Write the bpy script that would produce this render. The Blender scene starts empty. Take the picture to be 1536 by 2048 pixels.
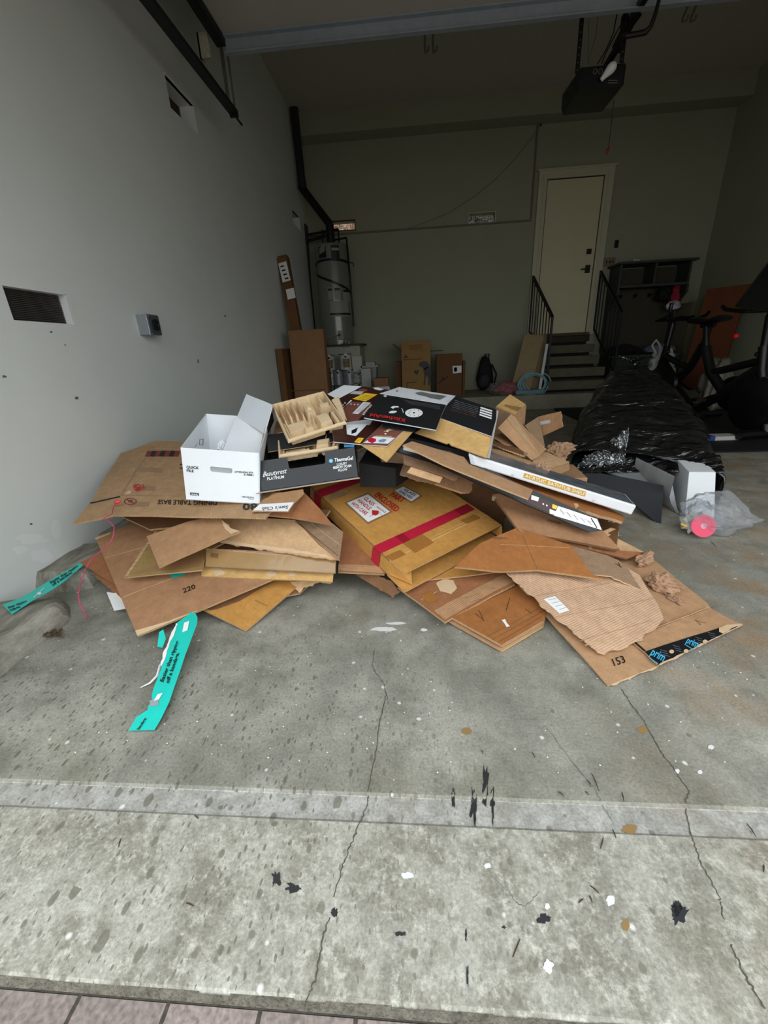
import bpy, bmesh, math, random
from mathutils import Vector, Matrix, noise
from mathutils.geometry import tessellate_polygon
PI = math.pi
SC = bpy.context.scene
COL = SC.collection

# ------------------------------------------------------------------ camera
FPX = 822.77
PITCH, ROLL, YAW = 0.37537, -0.047973, -0.08615
CAM = Vector((0, 0, 0.90))
cyw, syw = math.cos(YAW), math.sin(YAW)
FW = Vector((syw*math.cos(PITCH), cyw*math.cos(PITCH), -math.sin(PITCH)))
A0 = Vector((cyw, -syw, 0)); B0 = A0.cross(FW)
RT = A0*math.cos(ROLL) + B0*math.sin(ROLL)
UP = -A0*math.sin(ROLL) + B0*math.cos(ROLL)
cd = bpy.data.cameras.new('camera'); cam = bpy.data.objects.new('camera', cd); COL.objects.link(cam)
cd.sensor_fit = 'VERTICAL'; cd.sensor_height = 36.0; cd.lens = FPX/2048*36.0
cd.clip_start = 0.02; cd.clip_end = 200
M = Matrix((RT, UP, -FW)).transposed().to_4x4(); M.translation = CAM
cam.matrix_world = M
SC.camera = cam

# ------------------------------------------------------------------ light
SC.view_settings.view_transform = 'Standard'; SC.view_settings.look = 'None'
SC.view_settings.gamma = 1.0; SC.view_settings.exposure = 0.50
SC.view_settings.use_curve_mapping = False
SC.cycles.use_denoising = True
SC.cycles.max_bounces = 7; SC.cycles.diffuse_bounces = 5; SC.cycles.glossy_bounces = 4
SC.cycles.transparent_max_bounces = 12; SC.cycles.sample_clamp_indirect = 6.0
wd = bpy.data.worlds.new('overcast_sky'); SC.world = wd; wd.use_nodes = True
nt = wd.node_tree; nt.nodes.clear()
wo = nt.nodes.new('ShaderNodeOutputWorld'); bg = nt.nodes.new('ShaderNodeBackground')
tc = nt.nodes.new('ShaderNodeTexCoord'); sx = nt.nodes.new('ShaderNodeSeparateXYZ'); rp = nt.nodes.new('ShaderNodeValToRGB')
nt.links.new(tc.outputs['Generated'], sx.inputs[0]); nt.links.new(sx.outputs['Z'], rp.inputs[0])
rp.color_ramp.elements[0].position = 0.0; rp.color_ramp.elements[0].color = (0.42, 0.44, 0.43, 1)
rp.color_ramp.elements[1].position = 0.75; rp.color_ramp.elements[1].color = (0.88, 0.94, 1.0, 1)
e_ = rp.color_ramp.elements.new(0.30); e_.color = (0.72, 0.77, 0.79, 1)
nt.links.new(rp.outputs[0], bg.inputs[0]); bg.inputs[1].default_value = 2.3
nt.links.new(bg.outputs[0], wo.inputs[0])
# portal at the open garage door (guides the sky's sampling, gives no light)
la = bpy.data.lights.new('door_opening_portal', 'AREA'); la.shape = 'RECTANGLE'; la.size = 5.0; la.size_y = 2.5
la.cycles.is_portal = True
lo = bpy.data.objects.new('door_opening_portal', la); COL.objects.link(lo)
lo.location = (1.15, 0.50, 1.25); lo.rotation_euler = (PI/2, 0, 0)

# ------------------------------------------------------------------ pixel -> place
def ray(px, py): return FW*FPX + RT*(px-768) + UP*(1024-py)
def W(px, py, z=None, y=None, x=None):
    d = ray(px, py)
    if z is not None: return CAM + d*((z-CAM.z)/d.z)
    if y is not None: return CAM + d*((y-CAM.y)/d.y)
    return CAM + d*((x-CAM.x)/d.x)
def anchor(a):
    if isinstance(a, Vector): return a
    px, py, v = a
    if isinstance(v, str): return W(px, py, **{v[0]: float(v[1:])})
    return W(px, py, z=v)

# ------------------------------------------------------------------ materials
def lin(c):
    o = []
    for v in c[:3]:
        v = v/255.0; o.append(v/12.92 if v <= 0.04045 else ((v+0.055)/1.055)**2.4)
    return (*o, 1.0)
_m = {}
def mat(name, rgb, rough=0.6, metal=0.0, var=0.0, scale=20.0, bump=0.0, bscale=60.0, rib=0.0, ribdir=0, ribscale=130.0, spec=0.5, coat=0.0, emit=None, trans=0.0, alpha=1.0, stretch=(1,1,1), coord='UV', rgb2=None, ior=1.45):
    if name in _m: return _m[name]
    m = bpy.data.materials.new(name); m.use_nodes = True; n = m.node_tree; b = n.nodes['Principled BSDF']
    b.inputs['Base Color'].default_value = lin(rgb); b.inputs['Roughness'].default_value = rough
    b.inputs['Metallic'].default_value = metal; b.inputs['Specular IOR Level'].default_value = spec
    b.inputs['Coat Weight'].default_value = coat; b.inputs['Transmission Weight'].default_value = trans
    b.inputs['Alpha'].default_value = alpha; b.inputs['IOR'].default_value = ior
    if emit: b.inputs['Emission Color'].default_value = lin(emit[0]); b.inputs['Emission Strength'].default_value = emit[1]
    t = n.nodes.new('ShaderNodeTexCoord'); mp = n.nodes.new('ShaderNodeMapping'); mp.inputs['Scale'].default_value = stretch
    n.links.new(t.outputs[coord], mp.inputs[0]); co = mp.outputs[0]
    oi = n.nodes.new('ShaderNodeObjectInfo')
    if var > 0 or rgb2:
        nz = n.nodes.new('ShaderNodeTexNoise'); nz.noise_dimensions = '4D'; nz.inputs['Scale'].default_value = scale; nz.inputs['Detail'].default_value = 6; nz.inputs['Roughness'].default_value = 0.65
        mu = n.nodes.new('ShaderNodeMath'); mu.operation = 'MULTIPLY'; mu.inputs[1].default_value = 40
        n.links.new(oi.outputs['Random'], mu.inputs[0]); n.links.new(mu.outputs[0], nz.inputs['W']); n.links.new(co, nz.inputs['Vector'])
        r = n.nodes.new('ShaderNodeValToRGB'); n.links.new(nz.outputs['Fac'], r.inputs[0])
        r.color_ramp.elements[0].position = 0.3; r.color_ramp.elements[1].position = 0.7
        c = lin(rgb); c2 = lin(rgb2) if rgb2 else tuple(min(1, v*(1+var)) for v in c[:3])+(1,)
        c1 = c if rgb2 else tuple(v*(1-var) for v in c[:3])+(1,)
        r.color_ramp.elements[0].color = c1; r.color_ramp.elements[1].color = c2
        if name.startswith('kraft') or name.startswith('corr'):
            nf = n.nodes.new('ShaderNodeTexNoise'); nf.inputs['Scale'].default_value = 260; nf.inputs['Detail'].default_value = 3; nf.inputs['Roughness'].default_value = 0.8; n.links.new(co, nf.inputs['Vector'])
            nm = n.nodes.new('ShaderNodeTexNoise'); nm.inputs['Scale'].default_value = 30; nm.inputs['Detail'].default_value = 8; nm.inputs['Roughness'].default_value = 0.75; n.links.new(co, nm.inputs['Vector'])
            ma = n.nodes.new('ShaderNodeMath'); ma.operation = 'ADD'; n.links.new(nf.outputs['Fac'], ma.inputs[0]); n.links.new(nm.outputs['Fac'], ma.inputs[1])
            mr = n.nodes.new('ShaderNodeMapRange'); mr.inputs['From Min'].default_value = 0.7; mr.inputs['From Max'].default_value = 1.3; mr.inputs['To Min'].default_value = 0.74; mr.inputs['To Max'].default_value = 1.26; n.links.new(ma.outputs[0], mr.inputs[0])
            vm = n.nodes.new('ShaderNodeVectorMath'); vm.operation = 'SCALE'; n.links.new(r.outputs[0], vm.inputs[0]); n.links.new(mr.outputs[0], vm.inputs['Scale']); n.links.new(vm.outputs[0], b.inputs['Base Color'])
        else: n.links.new(r.outputs[0], b.inputs['Base Color'])
    last = None
    if bump > 0:
        nb = n.nodes.new('ShaderNodeTexNoise'); nb.inputs['Scale'].default_value = bscale; nb.inputs['Detail'].default_value = 5
        n.links.new(co, nb.inputs['Vector']); bp = n.nodes.new('ShaderNodeBump'); bp.inputs['Strength'].default_value = bump; bp.inputs['Distance'].default_value = 0.01
        n.links.new(nb.outputs['Fac'], bp.inputs['Height']); last = bp
    if rib > 0:
        wv = n.nodes.new('ShaderNodeTexWave'); wv.bands_direction = 'XY'[ribdir]; wv.inputs['Scale'].default_value = 42; wv.inputs['Distortion'].default_value = 0.0
        n.links.new(co, wv.inputs['Vector']); bp = n.nodes.new('ShaderNodeBump'); bp.inputs['Strength'].default_value = rib; bp.inputs['Distance'].default_value = 0.002
        n.links.new(wv.outputs['Fac'], bp.inputs['Height'])
        if last: n.links.new(last.outputs[0], bp.inputs['Normal'])
        last = bp
    if last: n.links.new(last.outputs[0], b.inputs['Normal'])
    _m[name] = m; return m

def card(name, rgb, rib=0.10, ribdir=0, rough=0.75, var=0.10, spec=0.25):
    return mat(name, rgb, rough=rough, var=var, scale=9.0, bump=0.12, bscale=35.0, rib=rib, ribdir=ribdir, spec=spec)
K_tan = card('kraft_tan', (178, 139, 103))
K_220 = card('kraft_brown', (166, 124, 90))
K_och = card('kraft_ochre', (190, 138, 70), ribdir=1, spec=0.35)
K_din = card('kraft_dull', (174, 140, 104))
K_olv = card('kraft_taped_olive', (152, 124, 76), rough=0.45, spec=0.5)
K_org = card('kraft_orange_brown', (158, 102, 56), rough=0.6, spec=0.35)
K_red = card('kraft_red_brown', (150, 100, 66))
K_pnk = card('kraft_pale', (196, 160, 130), rib=0.35)
K_wood = card('kraft_wood_brown', (172, 132, 96), rib=0.3)
K_gry = card('kraft_grey_brown', (152, 124, 98), rib=0.3)
K_yel = card('kraft_yellow', (205, 165, 105))
K_lt = card('kraft_light', (196, 160, 120))
K_dk = card('kraft_dark', (122, 86, 58))
EDGE = card('corrugated_edge', (193, 158, 118), rib=1.0)
EDGE_D = card('corrugated_edge_dark', (140, 104, 74), rib=1.0)
TORN = card('torn_liner', (208, 178, 142), rib=0.0)
WHITE = mat('white_board', (232, 235, 238), rough=0.55, var=0.03, scale=12)
WHITEG = mat('white_board_grey', (205, 210, 214), rough=0.6, var=0.04, scale=12)
LABEL = mat('label_white', (236, 236, 234), rough=0.4, var=0.03)
BLACKP = mat('black_print', (24, 25, 26), rough=0.45, var=0.15)
BLACKC = mat('black_board', (30, 31, 33), rough=0.4, var=0.12, scale=6, spec=0.5)
BLACKC2 = mat('charcoal_board', (44, 46, 48), rough=0.45, var=0.12, scale=6, spec=0.5)
INK = mat('ink_black', (26, 22, 20), rough=0.6)
INKR = mat('ink_red', (190, 35, 30), rough=0.6)
INKDR = mat('ink_dark_red', (130, 45, 45), rough=0.6)
INKW = mat('ink_white', (240, 240, 240), rough=0.5)
INKB = mat('ink_navy', (30, 40, 90), rough=0.5)
INKC = mat('ink_cyan', (70, 175, 215), rough=0.5)
REDT = mat('red_tape', (184, 34, 58), rough=0.35, var=0.08)
REDT2 = mat('red_tape_dark', (150, 26, 44), rough=0.35, var=0.08)
YEL = mat('yellow_print', (245, 200, 50), rough=0.5)
GOLD = mat('gold_print', (214, 166, 55), rough=0.5)
BRN = mat('espresso_print', (62, 32, 27), rough=0.35, var=0.1)
BRN2 = mat('copper_print', (128, 78, 66), rough=0.35, var=0.25, scale=8)
BLUEP = mat('blue_print', (70, 150, 200), rough=0.5)
BLUEG = mat('grey_blue_print', (120, 150, 170), rough=0.5)
SILV = mat('silver_print', (190, 192, 196), rough=0.35, var=0.1)
TEAL = mat('teal_film', (30, 200, 184), rough=0.3, var=0.05, coat=0.2)
TAPE = mat('brown_packing_tape', (160, 108, 52), rough=0.3, var=0.05, coat=0.3)
TAPE2 = mat('dull_packing_tape', (150, 112, 76), rough=0.3, var=0.05, coat=0.3)
CLEART = mat('clear_tape', (200, 170, 140), rough=0.2, alpha=0.45)
KRAFT = mat('kraft_paper', (168, 132, 104), rough=0.85, var=0.10, scale=14, bump=0.3, bscale=25, coord='Object')
PULP = mat('moulded_pulp', (216, 190, 152), rough=0.9, var=0.07, scale=25, bump=0.25, bscale=120, coord='Object')
STEEL = mat('dull_steel', (150, 160, 166), rough=0.55, metal=0.3, var=0.12, scale=8, coord='Object')
DSTEEL = mat('dark_steel', (30, 34, 34), rough=0.5, metal=0.4, var=0.1, coord='Object')
GALV = mat('galvanised_steel', (165, 172, 178), rough=0.4, metal=0.7, var=0.12, scale=30, coord='Object')
BLACK = mat('black_plastic', (14, 15, 16), rough=0.35, coord='Object')
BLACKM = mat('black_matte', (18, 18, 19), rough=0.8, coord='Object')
IRON = mat('black_iron', (16, 15, 15), rough=0.5, coord='Object')

# ------------------------------------------------------------------ mesh builder
class MB:
    def __init__(s): s.v = []; s.f = []; s.m = []; s.uv = {}
    def add(s, vs, fs, m=0, uv=None):
        o = len(s.v); s.v += [Vector(v) for v in vs]
        for i, f in enumerate(fs):
            if uv is not None: s.uv[len(s.f)] = [uv[k] for k in f]
            s.f.append([o+k for k in f]); s.m.append(m)
    def box(s, c, size, m=0, R=None):
        c = Vector(c); hx, hy, hz = [q/2 for q in size]
        vs = [Vector((x, y, z)) for z in (-hz, hz) for y in (-hy, hy) for x in (-hx, hx)]
        if R is not None: vs = [R @ v for v in vs]
        s.add([v+c for v in vs], [(0,2,3,1), (4,5,7,6), (0,1,5,4), (2,6,7,3), (0,4,6,2), (1,3,7,5)], m)
    def box2(s, a, b, m=0):
        a = Vector(a); b = Vector(b); s.box((a+b)/2, [abs(q) for q in (b-a)], m)
    def hexa(s, p, m=0):   # 8 corners: bottom 0-3, top 4-7
        s.add(p, [(3,2,1,0), (4,5,6,7), (0,1,5,4), (1,2,6,5), (2,3,7,6), (3,0,4,7)], m)
    def bar(s, a, b, w, h, m=0, up=Vector((0,0,1))):
        a = Vector(a); b = Vector(b); d = (b-a).normalized()
        sd = d.cross(up)
        if sd.length < 1e-3: sd = d.cross(Vector((1,0,0)))
        sd.normalize(); u = sd.cross(d).normalized()
        p = [q + sd*i*w/2 + u*j*h/2 for q in (a, b) for i, j in ((-1,-1), (1,-1), (1,1), (-1,1))]
        s.hexa(p, m)
    def tube(s, pts, r, n=10, m=0, cap=True):
        pts = [Vector(p) for p in pts]; rs = r if isinstance(r, (list, tuple)) else [r]*len(pts)
        rings = []; prev = None
        for i, p in enumerate(pts):
            d = (pts[min(i+1, len(pts)-1)] - pts[max(i-1, 0)]).normalized()
            if prev is None:
                x = d.cross(Vector((0,0,1)))
                if x.length < 1e-3: x = d.cross(Vector((1,0,0)))
            else: x = prev - d*prev.dot(d)
            x.normalize(); prev = x; y = d.cross(x)
            rings.append([p + (x*math.cos(2*PI*k/n) + y*math.sin(2*PI*k/n))*rs[i] for k in range(n)])
        s.loft(rings, m, cap)
    def loft(s, rings, m=0, cap=True, closed=True):
        n = len(rings[0]); vs = [v for r in rings for v in r]; fs = []
        for i in range(len(rings)-1):
            for k in range(n if closed else n-1):
                a, b = i*n+k, i*n+(k+1) % n; fs.append((a, b, b+n, a+n))
        if cap: fs.append(tuple(range(n-1, -1, -1))); fs.append(tuple((len(rings)-1)*n+k for k in range(n)))
        s.add(vs, fs, m)
    def lathe(s, c, prof, n=32, m=0, axis=Vector((0,0,1)), cap=True):
        c = Vector(c); axis = axis.normalized(); x = axis.orthogonal().normalized(); y = axis.cross(x)
        s.loft([[c + axis*h + (x*math.cos(2*PI*k/n) + y*math.sin(2*PI*k/n))*r for k in range(n)] for r, h in prof], m, cap)
    def prism(s, pts, off, m=0, ms=None):   # polygon of 3d points extruded by vector off
        n = len(pts); pts = [Vector(p) for p in pts]; q = [p+Vector(off) for p in pts]
        s.add(pts, [tuple(range(n-1, -1, -1))], m); s.add(q, [tuple(range(n))], m)
        for i in range(n):
            j = (i+1) % n; s.add([pts[i], pts[j], q[j], q[i]], [(0, 1, 2, 3)], m if ms is None else ms)
    def grid(s, P, nu, nv, m=0, uvs=(1,1)):
        vs = [P(i/nu, j/nv) for j in range(nv+1) for i in range(nu+1)]
        uv = [(i/nu*uvs[0], j/nv*uvs[1]) for j in range(nv+1) for i in range(nu+1)]
        fs = [(j*(nu+1)+i, j*(nu+1)+i+1, (j+1)*(nu+1)+i+1, (j+1)*(nu+1)+i) for j in range(nv) for i in range(nu)]
        s.add(vs, fs, m, uv)

WO = {}   # world origin of each object
def tag(o, label=None, cat=None, group=None, kind=None):
    if label: o['label'] = label
    if cat: o['category'] = cat
    if group: o['group'] = group
    if kind: o['kind'] = kind
    return o
def build(name, mb, mats, parent=None, label=None, cat=None, group=None, kind=None, smooth=False, origin=None, bevel=0.0, mods=None, fixn=True):
    if not isinstance(mats, (list, tuple)): mats = [mats]
    me = bpy.data.meshes.new(name)
    if origin is None:
        lo_ = Vector([min(v[i] for v in mb.v) for i in range(3)]); hi_ = Vector([max(v[i] for v in mb.v) for i in range(3)])
        origin = (lo_+hi_)/2; origin.z = lo_.z
    origin = Vector(origin)
    me.from_pydata([v-origin for v in mb.v], [], mb.f)
    for m in mats: me.materials.append(m)
    me.polygons.foreach_set('material_index', mb.m)
    uvl = me.uv_layers.new(name='UVMap')
    for i, p in enumerate(me.polygons):
        if i in mb.uv:
            for li, q in zip(p.loop_indices, mb.uv[i]): uvl.data[li].uv = q
        else:
            n = p.normal; a = max(range(3), key=lambda k: abs(n[k])); ax = [k for k in range(3) if k != a]
            for li in p.loop_indices:
                co = me.vertices[me.loops[li].vertex_index].co; uvl.data[li].uv = (co[ax[0]], co[ax[1]])
    if fixn:
        bm = bmesh.new(); bm.from_mesh(me); bmesh.ops.remove_doubles(bm, verts=bm.verts, dist=1e-6)
        bmesh.ops.recalc_face_normals(bm, faces=bm.faces); bm.to_mesh(me); bm.free()
    if smooth:
        me.shade_smooth()
        if smooth != 'all': me.set_sharp_from_angle(angle=math.radians(smooth if smooth is not True else 40))
    o = bpy.data.objects.new(name, me); COL.objects.link(o); WO[o.name] = origin
    if parent is not None: o.parent = parent; o.location = origin - WO[parent.name]
    else: o.location = origin
    if bevel > 0:
        b = o.modifiers.new('bevel', 'BEVEL'); b.width = bevel; b.segments = 2; b.limit_method = 'ANGLE'
    return tag(o, label, cat, group, kind)
def empty(name, loc, label=None, cat=None, group=None, kind=None):
    o = bpy.data.objects.new(name, None); COL.objects.link(o); o.location = Vector(loc); WO[o.name] = Vector(loc)
    o.empty_display_size = 0.05
    return tag(o, label, cat, group, kind)
def copy_tree(o, loc=None, rotz=None, scale=None, parent=None, label=None):
    c = o.copy(); COL.objects.link(c)
    if parent is not None: c.parent = parent
    if loc is not None: c.location = Vector(loc); WO[c.name] = Vector(loc)
    if rotz is not None: c.rotation_euler = (0, 0, rotz)
    if scale is not None: c.scale = scale
    if label: c['label'] = label
    for ch in list(o.children): copy_tree(ch, parent=c)
    return c

# ------------------------------------------------------------------ flat surfaces and sheets
class Surf:
    def __init__(s, a, b, c, warp=0.0, seed=0):
        s.o, q, r = anchor(a), anchor(b), anchor(c)
        s.u = (q-s.o).normalized(); s.n = s.u.cross(r-s.o).normalized()
        if s.n.dot(CAM-s.o) < 0: s.n = -s.n
        s.v = s.n.cross(s.u); s.warp = warp; s.seed = seed
    def uv(s, px, py):
        d = ray(px, py); t = (s.o-CAM).dot(s.n)/d.dot(s.n); p = CAM+d*t-s.o
        return (p.dot(s.u), p.dot(s.v))
    def h(s, u, v):
        if s.warp == 0: return 0.0
        q = Vector((u*3.1+s.seed*7.3, v*3.1+s.seed*1.7, s.seed*3.3))
        return s.warp*(noise.noise(q)*1.6 + noise.noise(q*3.3)*0.45)
    def w(s, u, v, lift=0.0): return s.o + s.u*u + s.v*v + s.n*(s.h(u, v)+lift)
    def p(s, px, py, lift=0.0): return s.w(*s.uv(px, py), lift)

def _edge(uv, torn, rnd, amp=1.0):
    out = []; n = len(uv)
    for i in range(n):
        a = Vector(uv[i]); b = Vector(uv[(i+1) % n]); L = (b-a).length
        if L < 1e-6: continue
        d = (b-a)/L; nn = Vector((-d.y, d.x)); out.append(a)
        if i in torn:
            k = max(2, int(L/0.010)); ph = rnd.random()*50
            for j in range(1, k):
                t = j/k; out.append(a+(b-a)*t + nn*(noise.noise(Vector((ph+t*L*18, 0, 0)))*0.010 + (rnd.random()-0.5)*0.004)*amp)
        else:
            k = max(1, int(L/0.05))
            for j in range(1, k): out.append(a+(b-a)*(j/k) + nn*(rnd.random()-0.5)*0.0014)
    return out
def patch(S, poly, cell=0.05, lift=0.0):
    """triangulated polygon cut into a grid so it follows the surface's warp"""
    bm = bmesh.new()
    vs = [bm.verts.new((u, v, 0)) for u, v in poly]
    tris = tessellate_polygon([[Vector((u, v, 0)) for u, v in poly]])
    for t in tris:
        try: bm.faces.new([vs[k] for k in t])
        except ValueError: pass
    if S.warp > 0:
        us = [p[0] for p in poly]; vv = [p[1] for p in poly]
        for ax, lo_, hi_ in ((0, min(us), max(us)), (1, min(vv), max(vv))):
            k = int((hi_-lo_)/cell)
            for j in range(1, k+1):
                c = Vector((0, 0, 0)); c[ax] = lo_+(hi_-lo_)*j/(k+1); n = Vector((0, 0, 0)); n[ax] = 1
                bmesh.ops.bisect_plane(bm, geom=bm.verts[:]+bm.edges[:]+bm.faces[:], plane_co=c, plane_no=n, dist=1e-5)
    bmesh.ops.recalc_face_normals(bm, faces=bm.faces)
    for f in bm.faces:
        if f.normal.z < 0: f.normal_flip()
    return bm
def sheet(name, outline, anchors, m, edge=EDGE, th=0.004, warp=0.004, seed=0, torn=(), parent=None, label=None, cat='cardboard', group=None, S=None, amp=1.0, cell=0.05, back=None, layers=1):
    if S is None: S = Surf(*anchors, warp=warp, seed=seed)
    rnd = random.Random(seed*13+5)
    uv = _edge([S.uv(x, y) for x, y in outline], torn, rnd, amp)
    bm = patch(S, uv, cell); bm.verts.ensure_lookup_table()
    V = [v.co.copy() for v in bm.verts]; n = len(V)
    F = [[v.index for v in f.verts] for f in bm.faces]; bm.verts.index_update()
    F = [[v.index for v in f.verts] for f in bm.faces]
    B = []
    for e in bm.edges:
        if e.is_boundary:
            l = e.link_loops[0]; B.append((l.vert.index, l.link_loop_next.vert.index))
    bm.free()
    mb = MB(); top = [S.w(v.x, v.y, 0) for v in V]; bot = [S.w(v.x, v.y, -th) for v in V]; uvs = [(v.x, v.y) for v in V]
    mb.add(top, F, 0, uvs); mb.add(bot, [f[::-1] for f in F], 2 if back else 0, uvs)
    for a, b in B:
        la_ = (V[a]-V[b]).length
        mb.add([top[b], top[a], bot[a], bot[b]], [(0, 1, 2, 3)], 1, [(V[b].x+V[b].y, 0), (V[a].x+V[a].y, 0), (V[a].x+V[a].y, th), (V[b].x+V[b].y, th)])
    o = build(name, mb, [m, edge]+([back] if back else []), parent, label, cat if parent is None else None, group)
    o_S = S; return o, o_S
def decal(S, parent, name, outline, m, lift=0.0012, label=None, torn=(), seed=0, amp=0.5, uvpoly=None):
    rnd = random.Random(seed)
    uv = _edge([S.uv(x, y) for x, y in outline] if uvpoly is None else uvpoly, torn, rnd, amp)
    bm = patch(S, uv, 0.03); bm.verts.index_update()
    V = [v.co.copy() for v in bm.verts]; F = [[v.index for v in f.verts] for f in bm.faces]; bm.free()
    mb = MB(); mb.add([S.w(v.x, v.y, lift) for v in V], F, 0, [(v.x, v.y) for v in V])
    return build(name, mb, m, parent, label, fixn=False)
def crease(S, parent, a, b, m=None, w=0.003, name='crease', lift=0.0006):
    ua, ub = Vector(S.uv(*a)), Vector(S.uv(*b)); d = (ub-ua).normalized(); n = Vector((-d.y, d.x))*w/2
    return decal(S, parent, name, None, m or TORN, lift, uvpoly=[ua-n, ub-n, ub+n, ua+n])
def disc(S, parent, name, c, rx, m, ry=None, lift=0.0014, n=28):
    ry = ry if ry is not None else rx
    return decal(S, parent, name, [(c[0]+rx*math.cos(2*PI*k/n), c[1]+ry*math.sin(2*PI*k/n)) for k in range(n)], m, lift)
_tc = {}
def glyphs(s, bold):
    k = (s, bold)
    if k in _tc: return _tc[k]
    c = bpy.data.curves.new('t', 'FONT'); c.body = s; c.resolution_u = 2; c.offset = bold
    o = bpy.data.objects.new('t', c); COL.objects.link(o); dg = bpy.context.evaluated_depsgraph_get(); dg.update()
    me = o.evaluated_get(dg).to_mesh(); V = [v.co.copy() for v in me.vertices]; F = [list(p.vertices) for p in me.polygons]
    o.evaluated_get(dg).to_mesh_clear(); bpy.data.objects.remove(o); bpy.data.curves.remove(c)
    x0, x1 = min(v.x for v in V), max(v.x for v in V); y1 = 0.69 if any(ch.isupper() or ch.isdigit() or ch in 'bdfhklt' for ch in s) else 0.5
    _tc[k] = ([((v.x-x0)/(x1-x0), v.y/y1) for v in V], F); return _tc[k]
def text(S, parent, s, A, B, U, m=INK, bold=0.0, lift=0.0022, name='printed_text', shear=0.0):
    """A, B: ends of the baseline, U: the point above A at capital height (pixels on the surface)"""
    V, F = glyphs(s, bold)
    a, b, u = [Vector(S.uv(*q)) for q in (A, B, U)]
    mb = MB(); vs = []
    for x, y in V:
        q = a + (b-a)*(x+shear*y) + (u-a)*y; vs.append(S.w(q.x, q.y, lift))
    mb.add(vs, F, 0)
    return build(name, mb, m, parent, fixn=False)

# ------------------------------------------------------------------ the room
XL, XR, YB, ZC = -1.63, 4.35, 7.40, 3.96
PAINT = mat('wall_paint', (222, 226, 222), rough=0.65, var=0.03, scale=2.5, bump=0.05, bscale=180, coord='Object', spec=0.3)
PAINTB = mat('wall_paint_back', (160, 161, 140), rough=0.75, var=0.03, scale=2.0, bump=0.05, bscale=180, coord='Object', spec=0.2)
CEILM = mat('ceiling_texture', (186, 183, 170), rough=0.9, var=0.05, scale=30, bump=0.25, bscale=90, coord='Object', spec=0.1)
CONC = mat('concrete_plain', (140, 137, 120), rough=0.85, var=0.16, scale=7, bump=0.25, bscale=40, coord='Object', spec=0.2)
CONCM = mat('mossy_concrete', (112, 106, 92), rough=0.9, rgb2=(172, 168, 156), scale=16, bump=0.9, bscale=45, coord='Object', stretch=(1.6, 0.45, 1), spec=0.2)

def wall_holes(name, axis, at_, th, r1, r2, holes, m):
    """wall slab on plane axis=at_ (thickness th away from the room) with rectangular holes (a0,a1,z0,z1)"""
    mb = MB()
    cs = sorted(set([r1[0], r1[1]] + [h for H in holes for h in H[:2]])); zs = sorted(set([r2[0], r2[1]] + [h for H in holes for h in H[2:4]]))
    inside = lambda a, z: any(H[0] < a < H[1] and H[2] < z < H[3] for H in holes)
    for i in range(len(cs)-1):
        for j in range(len(zs)-1):
            if inside((cs[i]+cs[i+1])/2, (zs[j]+zs[j+1])/2): continue
            for d, fl in ((at_, 0), (at_+th, 1)):
                q = [(d, cs[i], zs[j]), (d, cs[i+1], zs[j]), (d, cs[i+1], zs[j+1]), (d, cs[i], zs[j+1])]
                if axis == 'y': q = [(p[1], p[0], p[2]) for p in q]
                mb.add(q, [(0, 1, 2, 3) if fl else (3, 2, 1, 0)])
    for H in holes + [(r1[0], r1[1], r2[0], r2[1])]:
        a0, a1, z0, z1 = H[:4]
        for (p, q) in (((a0, z0), (a1, z0)), ((a1, z0), (a1, z1)), ((a1, z1), (a0, z1)), ((a0, z1), (a0, z0))):
            v = [(at_, p[0], p[1]), (at_, q[0], q[1]), (at_+th, q[0], q[1]), (at_+th, p[0], p[1])]
            if axis == 'y': v = [(t[1], t[0], t[2]) for t in v]
            mb.add(v, [(0, 1, 2, 3)])
    return build(name, mb, m, kind='structure', origin=(0, 0, 0))
VENTL = [(1.745, 2.065, 1.08, 1.205), (3.52, 3.90, 2.50, 2.67), (6.62, 7.00, 2.57, 2.73)]
VENTB = [(-1.235, -0.875, 2.63, 2.745), (0.845, 1.225, 2.60, 2.72)]
wl = wall_holes('wall_left', 'x', XL, -0.16, (0.45, YB+0.16), (-0.05, ZC+0.1), VENTL, PAINT)
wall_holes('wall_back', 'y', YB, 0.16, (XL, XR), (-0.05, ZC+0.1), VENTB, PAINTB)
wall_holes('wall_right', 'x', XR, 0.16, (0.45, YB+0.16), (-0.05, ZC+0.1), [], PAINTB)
wall_holes('wall_front', 'y', 0.60, -0.15, (XL-0.16, XR+0.16), (-0.05, ZC+0.1), [(-1.32, 3.9, -0.04, 2.42)], PAINT)
mb = MB(); mb.box2((XL-0.16, 0.45, ZC), (XR+0.16, YB+0.16, ZC+0.12)); build('ceiling', mb, CEILM, kind='structure', origin=(0, 0, ZC))
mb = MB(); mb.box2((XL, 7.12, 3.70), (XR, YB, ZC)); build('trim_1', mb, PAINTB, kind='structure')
# thin ledge and bead where the lower panel stops, darkened as painted shadow
mb = MB(); mb.box2((XL, YB-0.03, 2.565), (1.75, YB, 2.590)); mb.box2((1.735, YB-0.02, 2.565), (1.76, YB, 3.70)); build('trim_2', mb, mat('ledge_shadow', (118, 117, 98), rough=0.8, coord='Object'), kind='structure')
mb = MB(); mb.box2((XL, YB-0.02, 0.2), (1.75, YB-0.001, 2.565)); build('wall_back_panel', mb, PAINTB, kind='structure')

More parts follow.
